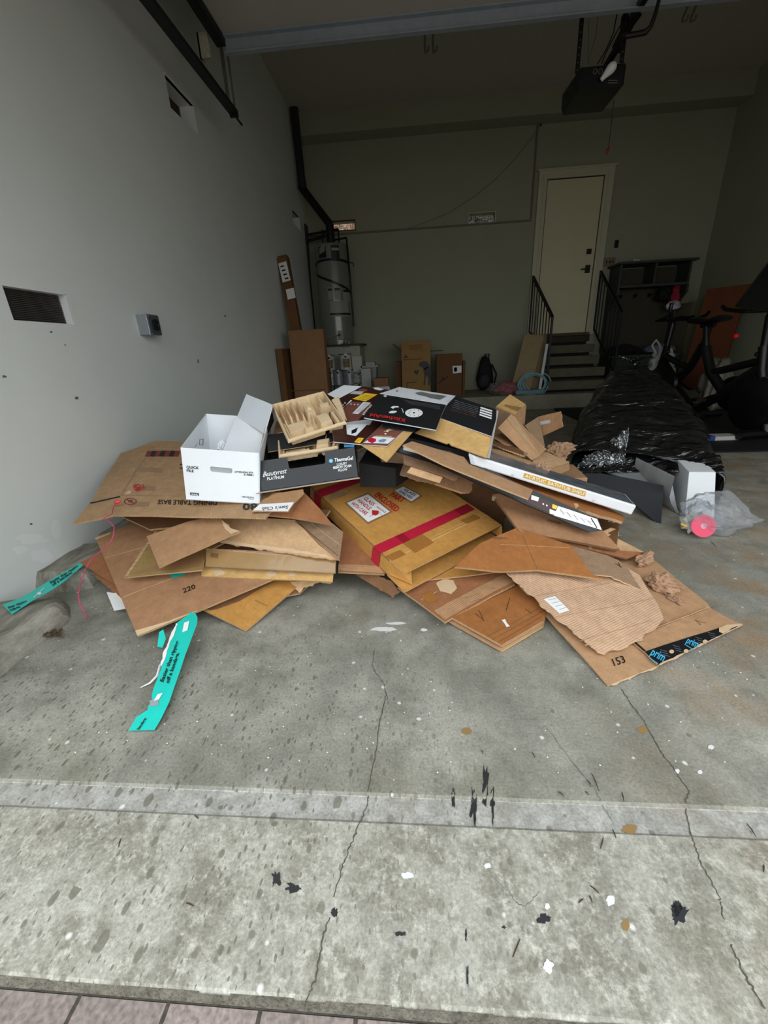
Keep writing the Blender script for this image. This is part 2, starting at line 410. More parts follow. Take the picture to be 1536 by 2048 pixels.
SCF = mat('wall_scuff', (229, 232, 229), rough=0.7, coord='Object'); SPK = mat('wall_speck', (110, 112, 108), rough=0.8, coord='Object')
def wblob(c, w, h, m, seed, lift=0.0012, name='scuff'):
    vs = []
    for k in range(26):
        t = 2*PI*k/26; r_ = 1+0.5*noise.noise(Vector((math.cos(t)*1.5+seed, math.sin(t)*1.5, seed*2.1)))
        p = W(c[0]+math.cos(t)*w/2*r_, c[1]+math.sin(t)*h/2*r_, x=XL); vs.append((XL+lift, p.y, p.z))
    mb = MB(); mb.add(vs, [tuple(range(26))]); build(name, mb, m, wl, fixn=False)
for i, q in enumerate([((102, 664), 5, 4), ((153, 796), 8, 6), ((8, 753), 9, 5), ((450, 632), 3, 4), ((62, 1048), 6, 4), ((396, 722), 3, 8), ((130, 690), 3, 3)]): wblob(*q, SPK, i+1)
for i, q in enumerate([((84, 1112), 36, 30), ((62, 1078), 60, 22), ((112, 1060), 22, 40), ((40, 1100), 30, 16)]): wblob(*q, SCF, i+9, 0.0008)
# floor material
def floor_mat():
    m = bpy.data.materials.new('concrete_floor'); m.use_nodes = True; n = m.node_tree; N = n.nodes; L = n.links; b = N['Principled BSDF']
    tc = N.new('ShaderNodeTexCoord'); P = tc.outputs['Object']
    def noise_(sc, det=6, rough=0.6, st=(1, 1, 1), rot=0, off=0):
        mp = N.new('ShaderNodeMapping'); mp.inputs['Scale'].default_value = st; mp.inputs['Rotation'].default_value = (0, 0, rot); mp.inputs['Location'].default_value = (off, off, 0)
        L.new(P, mp.inputs[0]); z = N.new('ShaderNodeTexNoise'); z.inputs['Scale'].default_value = sc; z.inputs['Detail'].default_value = det; z.inputs['Roughness'].default_value = rough
        L.new(mp.outputs[0], z.inputs['Vector']); return z.outputs['Fac']
    def ramp(f, p0, p1, c0=(0, 0, 0, 1), c1=(1, 1, 1, 1)):
        r = N.new('ShaderNodeValToRGB'); r.color_ramp.elements[0].position = p0; r.color_ramp.elements[1].position = p1
        r.color_ramp.elements[0].color = c0; r.color_ramp.elements[1].color = c1; L.new(f, r.inputs[0]); return r.outputs[0]
    def mix(f, a, c, mode='MIX'):
        x = N.new('ShaderNodeMix'); x.data_type = 'RGBA'; x.blend_type = mode
        if isinstance(f, float): x.inputs[0].default_value = f
        else: L.new(f, x.inputs[0])
        for k, v in ((6, a), (7, c)):
            if isinstance(v, tuple): x.inputs[k].default_value = v
            else: L.new(v, x.inputs[k])
        return x.outputs[2]
    def math_(op, a, c):
        x = N.new('ShaderNodeMath'); x.operation = op
        for k, v in ((0, a), (1, c)):
            if isinstance(v, (int, float)): x.inputs[k].default_value = v
            else: L.new(v, x.inputs[k])
        return x.outputs[0]
    sp = N.new('ShaderNodeSeparateXYZ'); L.new(P, sp.inputs[0]); X, Y = sp.outputs['X'], sp.outputs['Y']
    base = mix(ramp(noise_(2.2), 0.35, 0.65), lin((136, 134, 122)), lin((172, 169, 156)))
    base = mix(ramp(noise_(7, off=3), 0.42, 0.7), base, lin((118, 116, 104)))
    # weathered apron (outside the door line)
    ap = N.new('ShaderNodeMapRange'); ap.inputs['From Min'].default_value = 0.553; ap.inputs['From Max'].default_value = 0.545; L.new(Y, ap.inputs[0])
    apc = mix(ramp(noise_(9, 8, 0.75, off=7), 0.42, 0.58), lin((132, 128, 114)), lin((166, 163, 150)))
    apc = mix(ramp(noise_(38, 6, 0.8, off=1), 0.50, 0.66), apc, lin((190, 187, 174)))
    base = mix(ap.outputs[0], base, apc)
    # pale worn strip where the door seal sits
    st1 = math_('MULTIPLY', math_('GREATER_THAN', Y, 0.548), math_('LESS_THAN', Y, 0.602))
    base = mix(math_('MULTIPLY', st1, 0.8), base, mix(ramp(noise_(30, 6), 0.4, 0.6), lin((152, 149, 142)), lin((180, 178, 171))))
    # brown stains to the right
    sm = N.new('ShaderNodeMapRange'); sm.inputs['From Min'].default_value = 0.35; sm.inputs['From Max'].default_value = 0.95; L.new(X, sm.inputs[0])
    base = mix(math_('MULTIPLY', math_('MULTIPLY', ramp(noise_(5, 5, off=9), 0.45, 0.7), sm.outputs[0]), 0.75), base, lin((150, 125, 96)))
    base = mix(math_('MULTIPLY', ramp(noise_(3.2, 3, off=13), 0.55, 0.75), 0.35), base, lin((128, 120, 98)))
    base = mix(math_('MULTIPLY', ramp(noise_(14, 9, 0.8, st=(1, 0.5, 1), off=21), 0.52, 0.64), 0.30), base, lin((96, 94, 84)))
    # fine grain
    g = ramp(noise_(160, 3, 0.7), 0.3, 0.7, (0.72, 0.72, 0.72, 1), (1.2, 1.2, 1.2, 1)); base = mix(1.0, base, g, 'MULTIPLY')
    # drip pits: stretched voronoi cells with random radius
    def pits(sc, st, rot, lo_, hi_, keep, col, cur, mask=None, off=0):
        mp = N.new('ShaderNodeMapping'); mp.inputs['Rotation'].default_value = (0, 0, rot); mp.inputs['Scale'].default_value = st; mp.inputs['Location'].default_value = (off, off*1.3, 0)
        jit = N.new('ShaderNodeTexNoise'); jit.inputs['Scale'].default_value = 60; L.new(P, jit.inputs['Vector'])
        vm = N.new('ShaderNodeVectorMath'); vm.operation = 'SCALE'; vm.inputs['Scale'].default_value = 0.006; L.new(jit.outputs['Color'], vm.inputs[0])
        va = N.new('ShaderNodeVectorMath'); L.new(P, va.inputs[0]); L.new(vm.outputs[0], va.inputs[1]); L.new(va.outputs[0], mp.inputs[0])
        v = N.new('ShaderNodeTexVoronoi'); v.voronoi_dimensions = '2D'; v.inputs['Scale'].default_value = sc; L.new(mp.outputs[0], v.inputs['Vector'])
        s2 = N.new('ShaderNodeSeparateColor'); L.new(v.outputs['Color'], s2.inputs[0])
        rad = math_('ADD', math_('MULTIPLY', math_('POWER', s2.outputs[0], 3.0), hi_-lo_), lo_)
        d = math_('SUBTRACT', rad, v.outputs['Distance'])
        f = math_('MINIMUM', math_('MAXIMUM', math_('MULTIPLY', d, 14.0), 0.0), 1.0)
        f = math_('MULTIPLY', f, math_('LESS_THAN', s2.outputs[1], keep))
        if mask is not None: f = math_('MULTIPLY', f, mask)
        return mix(math_('MULTIPLY', f, 0.8), cur, col)
    lm = N.new('ShaderNodeMapRange'); lm.inputs['From Min'].default_value = 0.35; lm.inputs['From Max'].default_value = -0.25; L.new(X, lm.inputs[0])
    nearm = N.new('ShaderNodeMapRange'); nearm.inputs['From Min'].default_value = 1.35; nearm.inputs['From Max'].default_value = 0.9; L.new(Y, nearm.inputs[0])
    lmk = math_('MULTIPLY', lm.outputs[0], nearm.outputs[0])
    farm = math_('GREATER_THAN', Y, 0.6)
    base = pits(70, (1, 0.42, 1), -0.75, 0.06, 0.34, 0.6, lin((92, 88, 76)), base, math_('MULTIPLY', lmk, farm))
    base = pits(110, (1, 0.45, 1), -0.8, 0.05, 0.34, 0.6, lin((100, 96, 84)), base, lmk, 5)
    base = pits(34, (1, 0.62, 1), -0.6, 0.03, 0.36, 0.6, lin((104, 100, 86)), base, math_('MULTIPLY', lm.outputs[0], math_('SUBTRACT', 1.0, farm)), 3)
    base = pits(26, (1, 0.9, 1), 0.2, 0.02, 0.20, 0.5, lin((112, 108, 94)), base, nearm.outputs[0], 9)
    base = pits(20, (1, 1, 1), 0.0, 0.02, 0.15, 0.3, lin((222, 220, 212)), base, None, 2)
    L.new(base, b.inputs['Base Color'])
    b.inputs['Roughness'].default_value = 0.62; b.inputs['Specular IOR Level'].default_value = 0.3
    nb = N.new('ShaderNodeBump'); nb.inputs['Strength'].default_value = 0.35; nb.inputs['Distance'].default_value = 0.004
    L.new(noise_(70, 8, 0.75), nb.inputs['Height']); L.new(nb.outputs[0], b.inputs['Normal'])
    return m
FLOOR = floor_mat()
prof = [(YB, 0), (0.607, 0), (0.601, -0.006), (0.552, -0.007), (0.546, -0.003), (0.40, -0.006), (0.304, -0.012), (0.293, -0.020), (0.289, -0.06)]
mb = MB(); xs = [-3.5+i*0.25 for i in range(45)]
for i in range(len(xs)-1):
    for j in range(len(prof)-1):
        jy = lambda x, k: 0.004*noise.noise(Vector((x*9, k, 0))) if k >= 6 else (0.0015*noise.noise(Vector((x*5, k, 0))) if k > 0 else 0)
        q = [(x, prof[k][0]+jy(x, k), prof[k][1]) for x, k in ((xs[i], j), (xs[i+1], j), (xs[i+1], j+1), (xs[i], j+1))]
        mb.add(q, [(0, 1, 2, 3)])
floor = build('floor', mb, FLOOR, kind='structure', origin=(0, 0, 0), smooth=20)

# brick paved driveway outside
def paver_mat():
    m = bpy.data.materials.new('pink_grey_pavers'); m.use_nodes = True; n = m.node_tree; N = n.nodes; L = n.links; b = N['Principled BSDF']
    tc = N.new('ShaderNodeTexCoord'); mp = N.new('ShaderNodeMapping'); L.new(tc.outputs['Object'], mp.inputs[0]); mp.inputs['Location'].default_value = (0.03, -0.048, 0)
    mp.inputs['Rotation'].default_value = (0, 0, 0)
    br = N.new('ShaderNodeTexBrick'); br.offset = 0.5; br.inputs['Scale'].default_value = 1; br.inputs['Brick Width'].default_value = 0.145; br.inputs['Row Height'].default_value = 0.24
    br.inputs['Mortar Size'].default_value = 0.0035; br.inputs['Mortar Smooth'].default_value = 0.3; br.inputs['Color1'].default_value = lin((144, 130, 122)); br.inputs['Color2'].default_value = lin((130, 118, 111)); br.inputs['Mortar'].default_value = lin((66, 60, 50))
    L.new(mp.outputs[0], br.inputs['Vector'])
    z = N.new('ShaderNodeTexNoise'); z.inputs['Scale'].default_value = 120; z.inputs['Detail'].default_value = 5; L.new(tc.outputs['Object'], z.inputs['Vector'])
    r = N.new('ShaderNodeValToRGB'); r.color_ramp.elements[0].color = (0.6, 0.6, 0.6, 1); r.color_ramp.elements[1].color = (1.3, 1.3, 1.3, 1); r.color_ramp.elements[0].position = 0.3; r.color_ramp.elements[1].position = 0.7; L.new(z.outputs['Fac'], r.inputs[0])
    x = N.new('ShaderNodeMix'); x.data_type = 'RGBA'; x.blend_type = 'MULTIPLY'; x.inputs[0].default_value = 1; L.new(br.outputs['Color'], x.inputs[6]); L.new(r.outputs[0], x.inputs[7]); L.new(x.outputs[2], b.inputs['Base Color'])
    bp = N.new('ShaderNodeBump'); bp.inputs['Strength'].default_value = 0.8; bp.inputs['Distance'].default_value = 0.006; bp.invert = True; L.new(br.outputs['Fac'], bp.inputs['Height']); L.new(bp.outputs[0], b.inputs['Normal'])
    b.inputs['Roughness'].default_value = 0.85; return m
mb = MB(); mb.box2((-12, -14, -0.10), (14, 0.289, -0.018)); build('driveway_paving', mb, paver_mat(), kind='structure', origin=(0, 0, -0.1))
mb = MB()
for i in range(70):
    x = -1.6+i*0.05; a = 0.004+0.004*noise.noise(Vector((x*13, 3, 0)))
    mb.add([(x, 0.287, -0.0165), (x+0.05, 0.287, -0.0165), (x+0.05, 0.294+a, -0.0145), (x, 0.294+a, -0.0145)], [(0, 1, 2, 3)])
build('paving_joint', mb, mat('dirt_joint', (108, 102, 90), rough=0.95, var=0.5, scale=60, bump=0.8, bscale=150, coord='Object'), kind='structure')

def ribbon(name, pts, w, m, parent, z=0.0012, jit=0.004, seed=1, sub=10):
    rnd = random.Random(seed); P = [W(x, y, z=0.0) for x, y in pts]; Q = []
    for a, b in zip(P[:-1], P[1:]):
        for k in range(sub): Q.append(a.lerp(b, k/sub) + Vector(((rnd.random()-.5)*jit, (rnd.random()-.5)*jit*0.5, 0)))
    Q.append(P[-1]); mb = MB(); vs = []
    for i, p in enumerate(Q):
        d = (Q[min(i+1, len(Q)-1)]-Q[max(0, i-1)]); n = Vector((-d.y, d.x, 0)).normalized(); ww = w*(0.35+0.9*abs(noise.noise(Vector((i*0.37, seed, 0)))))
        zz = z if p.y > 0.607 else (z-0.006 if p.y > 0.547 else z-0.003-0.03*(0.547-p.y))
        vs += [Vector((p.x, p.y, zz))+n*ww, Vector((p.x, p.y, zz))-n*ww]
    mb.add(vs, [(2*i, 2*i+1, 2*i+3, 2*i+2) for i in range(len(Q)-1)])
    return build(name, mb, m, parent, fixn=False)
CRK = mat('crack_dark', (82, 76, 64), rough=0.95, coord='Object'); PMARK = mat('black_paint_mark', (38, 38, 40), rough=0.6, coord='Object'); WMARK = mat('white_scuff', (214, 214, 210), rough=0.7, coord='Object')
STN = mat('brown_spot', (140, 112, 68), rough=0.9, coord='Object'); DIRT = mat('dirt_spot', (112, 106, 92), rough=0.95, coord='Object')  # DIRT colours small dull stains on the floor
ribbon('crack', [(772, 1390), (760, 1440), (752, 1500), (736, 1580), (735, 1600), (722, 1640), (700, 1690), (682, 1735), (662, 1820), (645, 1870), (630, 1950), (608, 2008)], 0.0022, CRK, floor, seed=2)
ribbon('crack', [(748, 1300), (745, 1335), (768, 1370), (775, 1400)], 0.0015, CRK, floor, seed=5)
ribbon('crack', [(1243, 1378), (1262, 1410), (1286, 1440), (1318, 1500), (1345, 1535), (1378, 1583), (1370, 1605), (1384, 1670), (1400, 1720), (1440, 1790), (1447, 1830), (1466, 1890), (1490, 1940), (1534, 2012)], 0.0024, CRK, floor, seed=3)
ribbon('crack', [(1090, 1450), (1140, 1520), (1190, 1580), (1225, 1640)], 0.0008, CRK, floor, seed=4)
ribbon('crack', [(1015, 1770), (1030, 1800), (1050, 1810), (1080, 1780)], 0.0008, CRK, floor, seed=6)
def blob(name, c, w, h, m, seed=0, parent=None, n=36, rough=0.55, rot=0.0):
    mb = MB(); vs = []
    for k in range(n):
        t = 2*PI*k/n; r = 1+rough*noise.noise(Vector((math.cos(t)*1.7+seed*3.1, math.sin(t)*1.7, seed)))+rough*0.6*noise.noise(Vector((math.cos(t)*5+seed, math.sin(t)*5, 3)))
        dx, dy = math.cos(t)*w/2*r, math.sin(t)*h/2*r
        p = W(c[0]+dx*math.cos(rot)-dy*math.sin(rot), c[1]+dx*math.sin(rot)+dy*math.cos(rot), z=0.0); zz = 0.0011 if p.y > 0.607 else (-0.0048 if p.y > 0.547 else -0.0018-0.035*(0.547-p.y)+0.0012)
        vs.append((p.x, p.y, zz))
    mb.add(vs, [tuple(range(n))]); return build(name, mb, m, parent or floor, fixn=False)
for i, (x, y, w, h, m) in enumerate([(970, 1572, 12, 58, PMARK), (948, 1612, 13, 58, PMARK), (985, 1598, 8, 44, PMARK), (986, 1632, 3, 44, PMARK), (907, 1595, 6, 34, PMARK), (1360, 1826, 30, 40, PMARK), (1355, 1812, 18, 24, PMARK),
        (1089, 1834, 28, 16, PMARK), (1008, 1850, 10, 6, PMARK), (801, 1863, 26, 8, PMARK), (551, 1755, 18, 24, PMARK), (585, 1771, 26, 18, PMARK), (932, 1866, 4, 26, PMARK), (935, 1942, 5, 36, PMARK), (668, 1820, 14, 16, PMARK),
        (768, 1259, 52, 9, WMARK), (792, 1247, 40, 5, WMARK), (848, 1260, 13, 6, WMARK), (814, 1748, 24, 12, WMARK), (1098, 1928, 20, 26, WMARK), (1222, 1798, 18, 18, WMARK),
        (933, 1463, 20, 14, STN), (1286, 1460, 22, 16, STN), (1260, 1655, 28, 20, STN), (1252, 1846, 16, 22, STN), (1400, 1545, 10, 8, WMARK), (1422, 1495, 12, 9, WMARK), (1354, 1543, 10, 9, WMARK),
        (975, 1730, 14, 10, WMARK), (440, 1612, 10, 7, DIRT), (548, 1647, 12, 9, DIRT), (1095, 1810, 10, 12, WMARK)]):
    blob('paint_mark' if m is PMARK else ('scuff_mark' if m is WMARK else 'stain'), (x, y), w, h, m, seed=i+1, rough=0.9 if m is PMARK else 0.35)

# raised slab along the back wall, steps, low mounds along the left wall
mb = MB(); mb.box2((XL, 6.23, -0.02), (XR, YB, 0.20)); build('platform_back', mb, CONC, kind='structure', bevel=0.01)
def mound(name, y0, y1, w, h, seed):
    mb = MB(); rings = []; n = 15
    for i in range(29):
        t = i/28; y = y0+(y1-y0)*t; e = min(1, max(0.0, (1-t)/0.16))**0.5*min(1, max(0.0, t/0.10+ (1 if y0 < 0.6 else 0)))**0.5
        r = []
        for k in range(n):
            a = k/(n-1); x = XL-0.02 + w*(0.35+0.65*e)*a; z = h*(0.25+0.75*e)*(1-max(0, (a-0.80)/0.20)**2.6)*e*(1+.12*noise.noise(Vector((y*5, seed, a*2))))
            nn = noise.noise(Vector((x*9, y*9, seed)))*0.010*e
            r.append(Vector((x+nn*0.6, y, max(-0.02, z+nn-0.002))))
        r.append(Vector((r[-1].x, y, -0.03))); r.append(Vector((XL-0.02, y, -0.03))); rings.append(r)
    mb.loft(rings); return build(name, mb, CONCM, kind='structure', smooth=50)
mound('trim_3', 0.45, 1.36, 0.335, 0.075, 1); mound('trim_4', 1.40, 1.78, 0.26, 0.085, 5); mound('trim_5', 1.76, 2.3, 0.18, 0.09, 8)
mb = MB(); rs = (1.0-0.2)/5
for k in range(5):
    y0_ = 6.42+0.245*k; mb.box2((1.95, y0_+0.05, 0.2+rs*k), (2.76, YB-0.02, 0.2+rs*k+0.042), 1)  # recess blacked in as the shadow gap under each tread
    mb.box2((1.91, y0_-0.03, 0.2+rs*k+0.042), (2.80, YB-0.02, 0.2+rs*(k+1)), 0 if k < 4 else 2)
st = build('concrete_steps', mb, [mat('old_concrete', (100, 95, 78), rough=0.9, var=0.2, scale=8, bump=0.3, bscale=40, coord='Object'), BLACKM, mat('old_wood_step', (66, 56, 42), rough=0.8, var=0.3, coord='Object')], kind='structure')
# entry door
DOORM = mat('cream_door_paint', (214, 206, 170), rough=0.5, var=0.03, scale=3, coord='Object'); FRM = mat('cream_trim_paint', (200, 195, 168), rough=0.5, var=0.03, coord='Object')
x0, x1 = 1.945, 2.715; zt = 3.045; zb = 1.01
dr = empty('door_1', (x0, YB, zb), kind='structure')
mb = MB(); mb.box2((x0, YB-0.035, zb+0.01), (x1, YB-0.001, zt)); build('door_leaf', mb, DOORM, dr)
mb = MB()
for a, b, dy in ((x0-0.13, x0-0.012, 0.05), (x1+0.012, x1+0.14, 0.05)): mb.box2((a, YB-dy, zb-0.03), (b, YB-0.001, zt+0.0149))
mb.box2((x0-0.13, YB-0.05, zt+0.015), (x1+0.14, YB-0.001, zt+0.13)); mb.box2((x0-0.155, YB-0.065, zt+0.11), (x1+0.165, YB-0.001, zt+0.135))
mb.box2((x1+0.05, YB-0.06, zb), (x1+0.07, YB-0.001, zt+0.06)); mb.box2((x0-0.07, YB-0.06, zb), (x0-0.05, YB-0.001, zt+0.06))
build('door_frame', mb, FRM, dr, bevel=0.003)
mb = MB(); mb.box2((x0-0.012, YB-0.02, zt), (x1+0.012, YB-0.004, zt+0.015)); mb.box2((x1, YB-0.02, zb), (x1+0.012, YB-0.004, zt)); build('door_gap', mb, BLACKM, dr)
mb = MB(); mb.box2((x0-0.05, YB-0.10, zb-0.03), (x1+0.05, YB-0.001, zb+0.008)); build('threshold', mb, mat('worn_threshold', (84, 74, 58), rough=0.7, var=0.3, coord='Object'), dr)
p = W(1178, 503, y=YB-0.04); mb = MB(); mb.box(p, (0.07, 0.02, 0.07)); build('deadbolt', mb, BLACK, dr, bevel=0.003)
p = W(1175, 538, y=YB-0.045); mb = MB(); mb.box(p, (0.07, 0.02, 0.105)); mb.box(p+Vector((-0.05, -0.045, -0.005)), (0.12, 0.015, 0.018)); mb.box(p+Vector((0, -0.025, -0.005)), (0.02, 0.04, 0.02)); build('door_handle', mb, BLACK, dr, bevel=0.002)

# vents in the walls
DARKV = mat('vent_dark', (46, 42, 38), rough=0.8, coord='Object'); RUST = mat('vent_rust', (60, 38, 26), rough=0.8, var=0.3, coord='Object')
a0, a1, z0, z1 = VENTL[0]
v = empty('wall_vent', (XL, (a0+a1)/2, z0), 'low louvred foundation vent with white right jamb in the left wall beside the metal box', 'vent')
mb = MB(); mb.box2((XL-0.14, a0, z0), (XL-0.13, a1, z1)); build('mesh_screen', mb, DARKV, v)
mb = MB()
for k in range(17): mb.box((XL-0.035, (a0+a1)/2, z0+0.006+k*0.0072), (0.010, a1-a0, 0.0022), R=Matrix.Rotation(0.6, 3, 'Y'))
build('louvre_slat', mb, mat('louvre_metal', (74, 70, 66), rough=0.6, coord='Object'), v, label='dark louvre slats')['kind'] = 'stuff'
mb = MB(); mb.box2((XL-0.04, a1-0.004, z0-0.004), (XL+0.002, a1+0.022, z1+0.004)); mb.box2((XL-0.02, a0-0.01, z1), (XL+0.002, a1, z1+0.008)); build('jamb', mb, mat('jamb_white', (226, 228, 226), rough=0.5, coord='Object'), v)
for i, H in ((1, VENTL[1]), (2, VENTL[2])):
    v = empty('wall_vent', (XL, (H[0]+H[1])/2, H[2]), ['', 'high rectangular vent opening in the left wall just below the overhead door track', 'small dark vent opening in the left wall beside the vent pipe'][i], 'vent')
    mb = MB(); mb.box2((XL-0.12, H[0], H[2]), (XL-0.11, H[1], H[3])); build('mesh_screen', mb, RUST, v)
    mb = MB(); mb.box2((XL-0.02, H[1]-0.002, H[2]-0.004), (XL+0.004, H[1]+0.02, H[3]+0.004)); mb.box2((XL-0.02, H[0], H[3]), (XL+0.004, H[1]+0.02, H[3]+0.014)); build('jamb', mb, PAINT, v)
WIRE = mat('rusty_wire', (70, 48, 36), rough=0.7, coord='Object')
for i, H in enumerate(VENTB):
    v = empty('wall_vent', ((H[0]+H[1])/2, YB, H[2]), ['vent opening above the water heater with bright dry leaves behind it', 'vent opening in the back wall left of the door with green weeds behind it'][i], 'vent')
    mb = MB()
    mb.box2((H[0]-0.012, YB-0.012, H[2]-0.012), (H[1]+0.012, YB+0.01, H[2])); mb.box2((H[0]-0.012, YB-0.012, H[3]), (H[1]+0.012, YB+0.01, H[3]+0.012))
    mb.box2((H[0]-0.012, YB-0.012, H[2]), (H[0], YB+0.01, H[3])); mb.box2((H[1], YB-0.012, H[2]), (H[1]+0.012, YB+0.01, H[3])); build('vent_frame', mb, [WIRE, FRM][i], v)
    mb = MB()
    for k in range(12): mb.box(((H[0]+(k+0.5)/12*(H[1]-H[0])), YB+0.12, (H[2]+H[3])/2), (0.003, 0.003, H[3]-H[2]))
    build('wire_mesh', mb, WIRE, v)
def leaf_clump(name, lo_, hi_, m, n, label, cat, seed, size=0.03):
    rnd = random.Random(seed); mb = MB()
    for i in range(n):
        c = Vector([lo_[k]+(hi_[k]-lo_[k])*rnd.random() for k in range(3)]); a = Vector((rnd.uniform(-1, 1), rnd.uniform(-1, 1), rnd.uniform(-1, 1))).normalized(); b = a.orthogonal().normalized(); s = size*(0.6+rnd.random()*0.8)
        mb.add([c-a*s, c+b*s*0.4, c+a*s, c-b*s*0.4], [(0, 1, 2, 3)])
    return build(name, mb, m, label=label, cat=cat, kind='stuff', fixn=False)
mb = MB(); mb.box2((-6, 9.0, -0.1), (8, 9.06, 3.32)); build('sky_blocking_board', mb, mat('backing_board_brown', (60, 48, 38), rough=0.9, coord='Object'), kind='structure')  # added board outside the vents, blocks the sky behind the leaves
leaf_clump('dry_leaves', (-1.6, 7.60, 2.35), (-0.5, 8.1, 2.98), mat('dry_leaf', (236, 192, 172), rough=0.6, var=0.5, scale=40, coord='Object'), 4200, 'pale dry leaves outside the vent above the water heater', 'leaves', 3)
leaf_clump('green_weeds', (0.5, 7.60, 2.2), (1.9, 8.1, 2.98), mat('weed_leaf', (46, 52, 28), rough=0.6, var=0.6, scale=40, coord='Object'), 4200, 'green weeds outside the vent left of the door', 'weeds', 4)

# ------------------------------------------------------------------ overhead garage door, track, opener
OD = mat('overhead_door_paint', (176, 172, 160), rough=0.6, var=0.04, scale=5, coord='Object')
gd = empty('garage_door', (1.3, 2.2, 2.83), 'open sectional garage door lying overhead with a blue-grey steel strut at its far edge', 'garage door')
mb = MB()
for k in range(5): mb.box2((-1.25, 1.05+k*0.532, 2.915), (3.85, 1.05+(k+1)*0.532-0.006, 2.955))
build('door_panel', mb, OD, gd)
mb = MB(); mb.box2((-1.25, 3.695, 2.822), (3.85, 3.702, 2.912)); mb.box2((-1.25, 3.66, 2.905), (3.85, 3.70, 2.914)); mb.box2((-1.25, 3.66, 2.820), (3.85, 3.70, 2.826))
build('strut', mb, STEEL, gd)
mb = MB(); mb.box2((-1.31, 1.05, 2.870), (-1.245, 3.70, 2.916)); build('end_stile', mb, DSTEEL, gd)
mb = MB(); c = W(408, 92, y=3.62); mb.box(c, (0.075, 0.02, 0.13)); mb.box(c+Vector((-0.03, 0.02, 0)), (0.012, 0.06, 0.13)); mb.tube([c+Vector((-0.09, 0.01, -0.04)), c+Vector((0.03, 0.01, -0.04))], 0.008, 8)
build('roller_bracket', mb, mat('bracket_zinc', (186, 184, 160), rough=0.5, metal=0.3, var=0.25, scale=40, coord='Object'), gd, label='pale zinc roller bracket')
for o in (0,):
    tr = empty('door_track', (-1.37, 2.4, 2.6), 'black horizontal garage door track along the left wall', 'door track')
    mb = MB(); mb.box2((-1.40, 0.95, 2.655), (-1.345, 4.05, 2.661)); mb.box2((-1.405, 0.95, 2.655), (-1.398, 4.05, 2.715)); mb.box2((-1.348, 0.95, 2.655), (-1.342, 4.05, 2.685)); mb.box2((-1.43, 0.95, 2.71), (-1.398, 4.05, 2.716))
    mb.box2((-1.405, 4.03, 2.64), (-1.34, 4.05, 2.66)); build('rail', mb, DSTEEL, tr)
    mb = MB(); mb.tube([(-1.37, 4.04, 2.655), (-1.36, 4.16, 2.64)], 0.008, 8); build('end_bolt', mb, DSTEEL, tr)
    mb = MB(); mb.box2((-1.40, 4.00, 2.70), (-1.375, 4.004, ZC)); mb.box2((-1.40, 4.00, 2.70), (-1.396, 4.03, ZC)); mb.box2((-1.36, 4.02, 2.70), (-1.345, 4.024, ZC)); build('hanger_strap', mb, mat('strap_zinc', (120, 120, 110), rough=0.5, metal=0.3, var=0.2, coord='Object'), tr)
# opener
OPN = mat('opener_black', (13, 14, 14), rough=0.4, var=0.1, coord='Object')
yo = 4.0; q = [W(1150, 182, y=yo), W(1247, 176, y=yo), W(1250, 127, y=yo), W(1172, 134, y=yo)]
op = empty('garage_door_opener', q[0], 'black garage door opener with white bulb hanging from perforated straps', 'garage door opener')
mb = MB(); zb_ = q[0].z; zt_ = q[3].z; xa, xb = q[0].x, q[1].x
sec = [(0.0, zb_+0.0), (0.34, zb_-0.0), (0.34, zt_+0.02), (0.0, zt_)]
ring = lambda x, ins=0.0: [Vector((x, yo+ins*0.6, zb_+ins)), Vector((x, yo+0.34-ins, zb_+ins)), Vector((x, yo+0.34-ins, zt_+0.02-ins)), Vector((x, yo+ins*0.4, zt_-ins))]
mb.loft([ring(xa, 0.03), ring(xa+0.025, 0.0), ring(xb-0.012, 0.0), ring(xb, 0.012)]); build('housing', mb, OPN, op)
S = Surf(q[0]+Vector((0, -0.001, 0)), q[1]+Vector((0, -0.001, 0)), q[2]+Vector((0, -0.001, 0)))
GP = mat('grey_print', (130, 132, 134), rough=0.6)
for cx in (1190, 1201):
    mb = MB(); mb.lathe(S.p(cx, 143, 0.0008), [(0.015, 0), (0.015, 0.0006), (0.0125, 0.0006), (0.0125, 0)], 20, axis=S.n, cap=False); build('printed_icon', mb, GP, op)
mb = MB(); 
for py_ in (161, 166): mb.bar(S.p(1216, py_, 0.001), S.p(1235, py_, 0.001), 0.004, 0.002)
build('printed_label', mb, GP, op)
c0 = S.p(1200, 163, 0.015); c1 = S.p(1218, 143, 0.05); ax = (c1-c0)
mb = MB(); L_ = ax.length
mb.lathe(c0, [(0.013, 0), (0.015, 0.01), (0.018, 0.3*L_), (0.024, 0.5*L_), (0.031, 0.8*L_), (0.032, 0.95*L_), (0.028, 1.15*L_), (0.018, 1.3*L_), (0.004, 1.36*L_)], 20, axis=ax)
build('bulb', mb, mat('frosted_bulb', (225, 225, 220), rough=0.3, coord='Object'), op, smooth='all')
PERF = DSTEEL
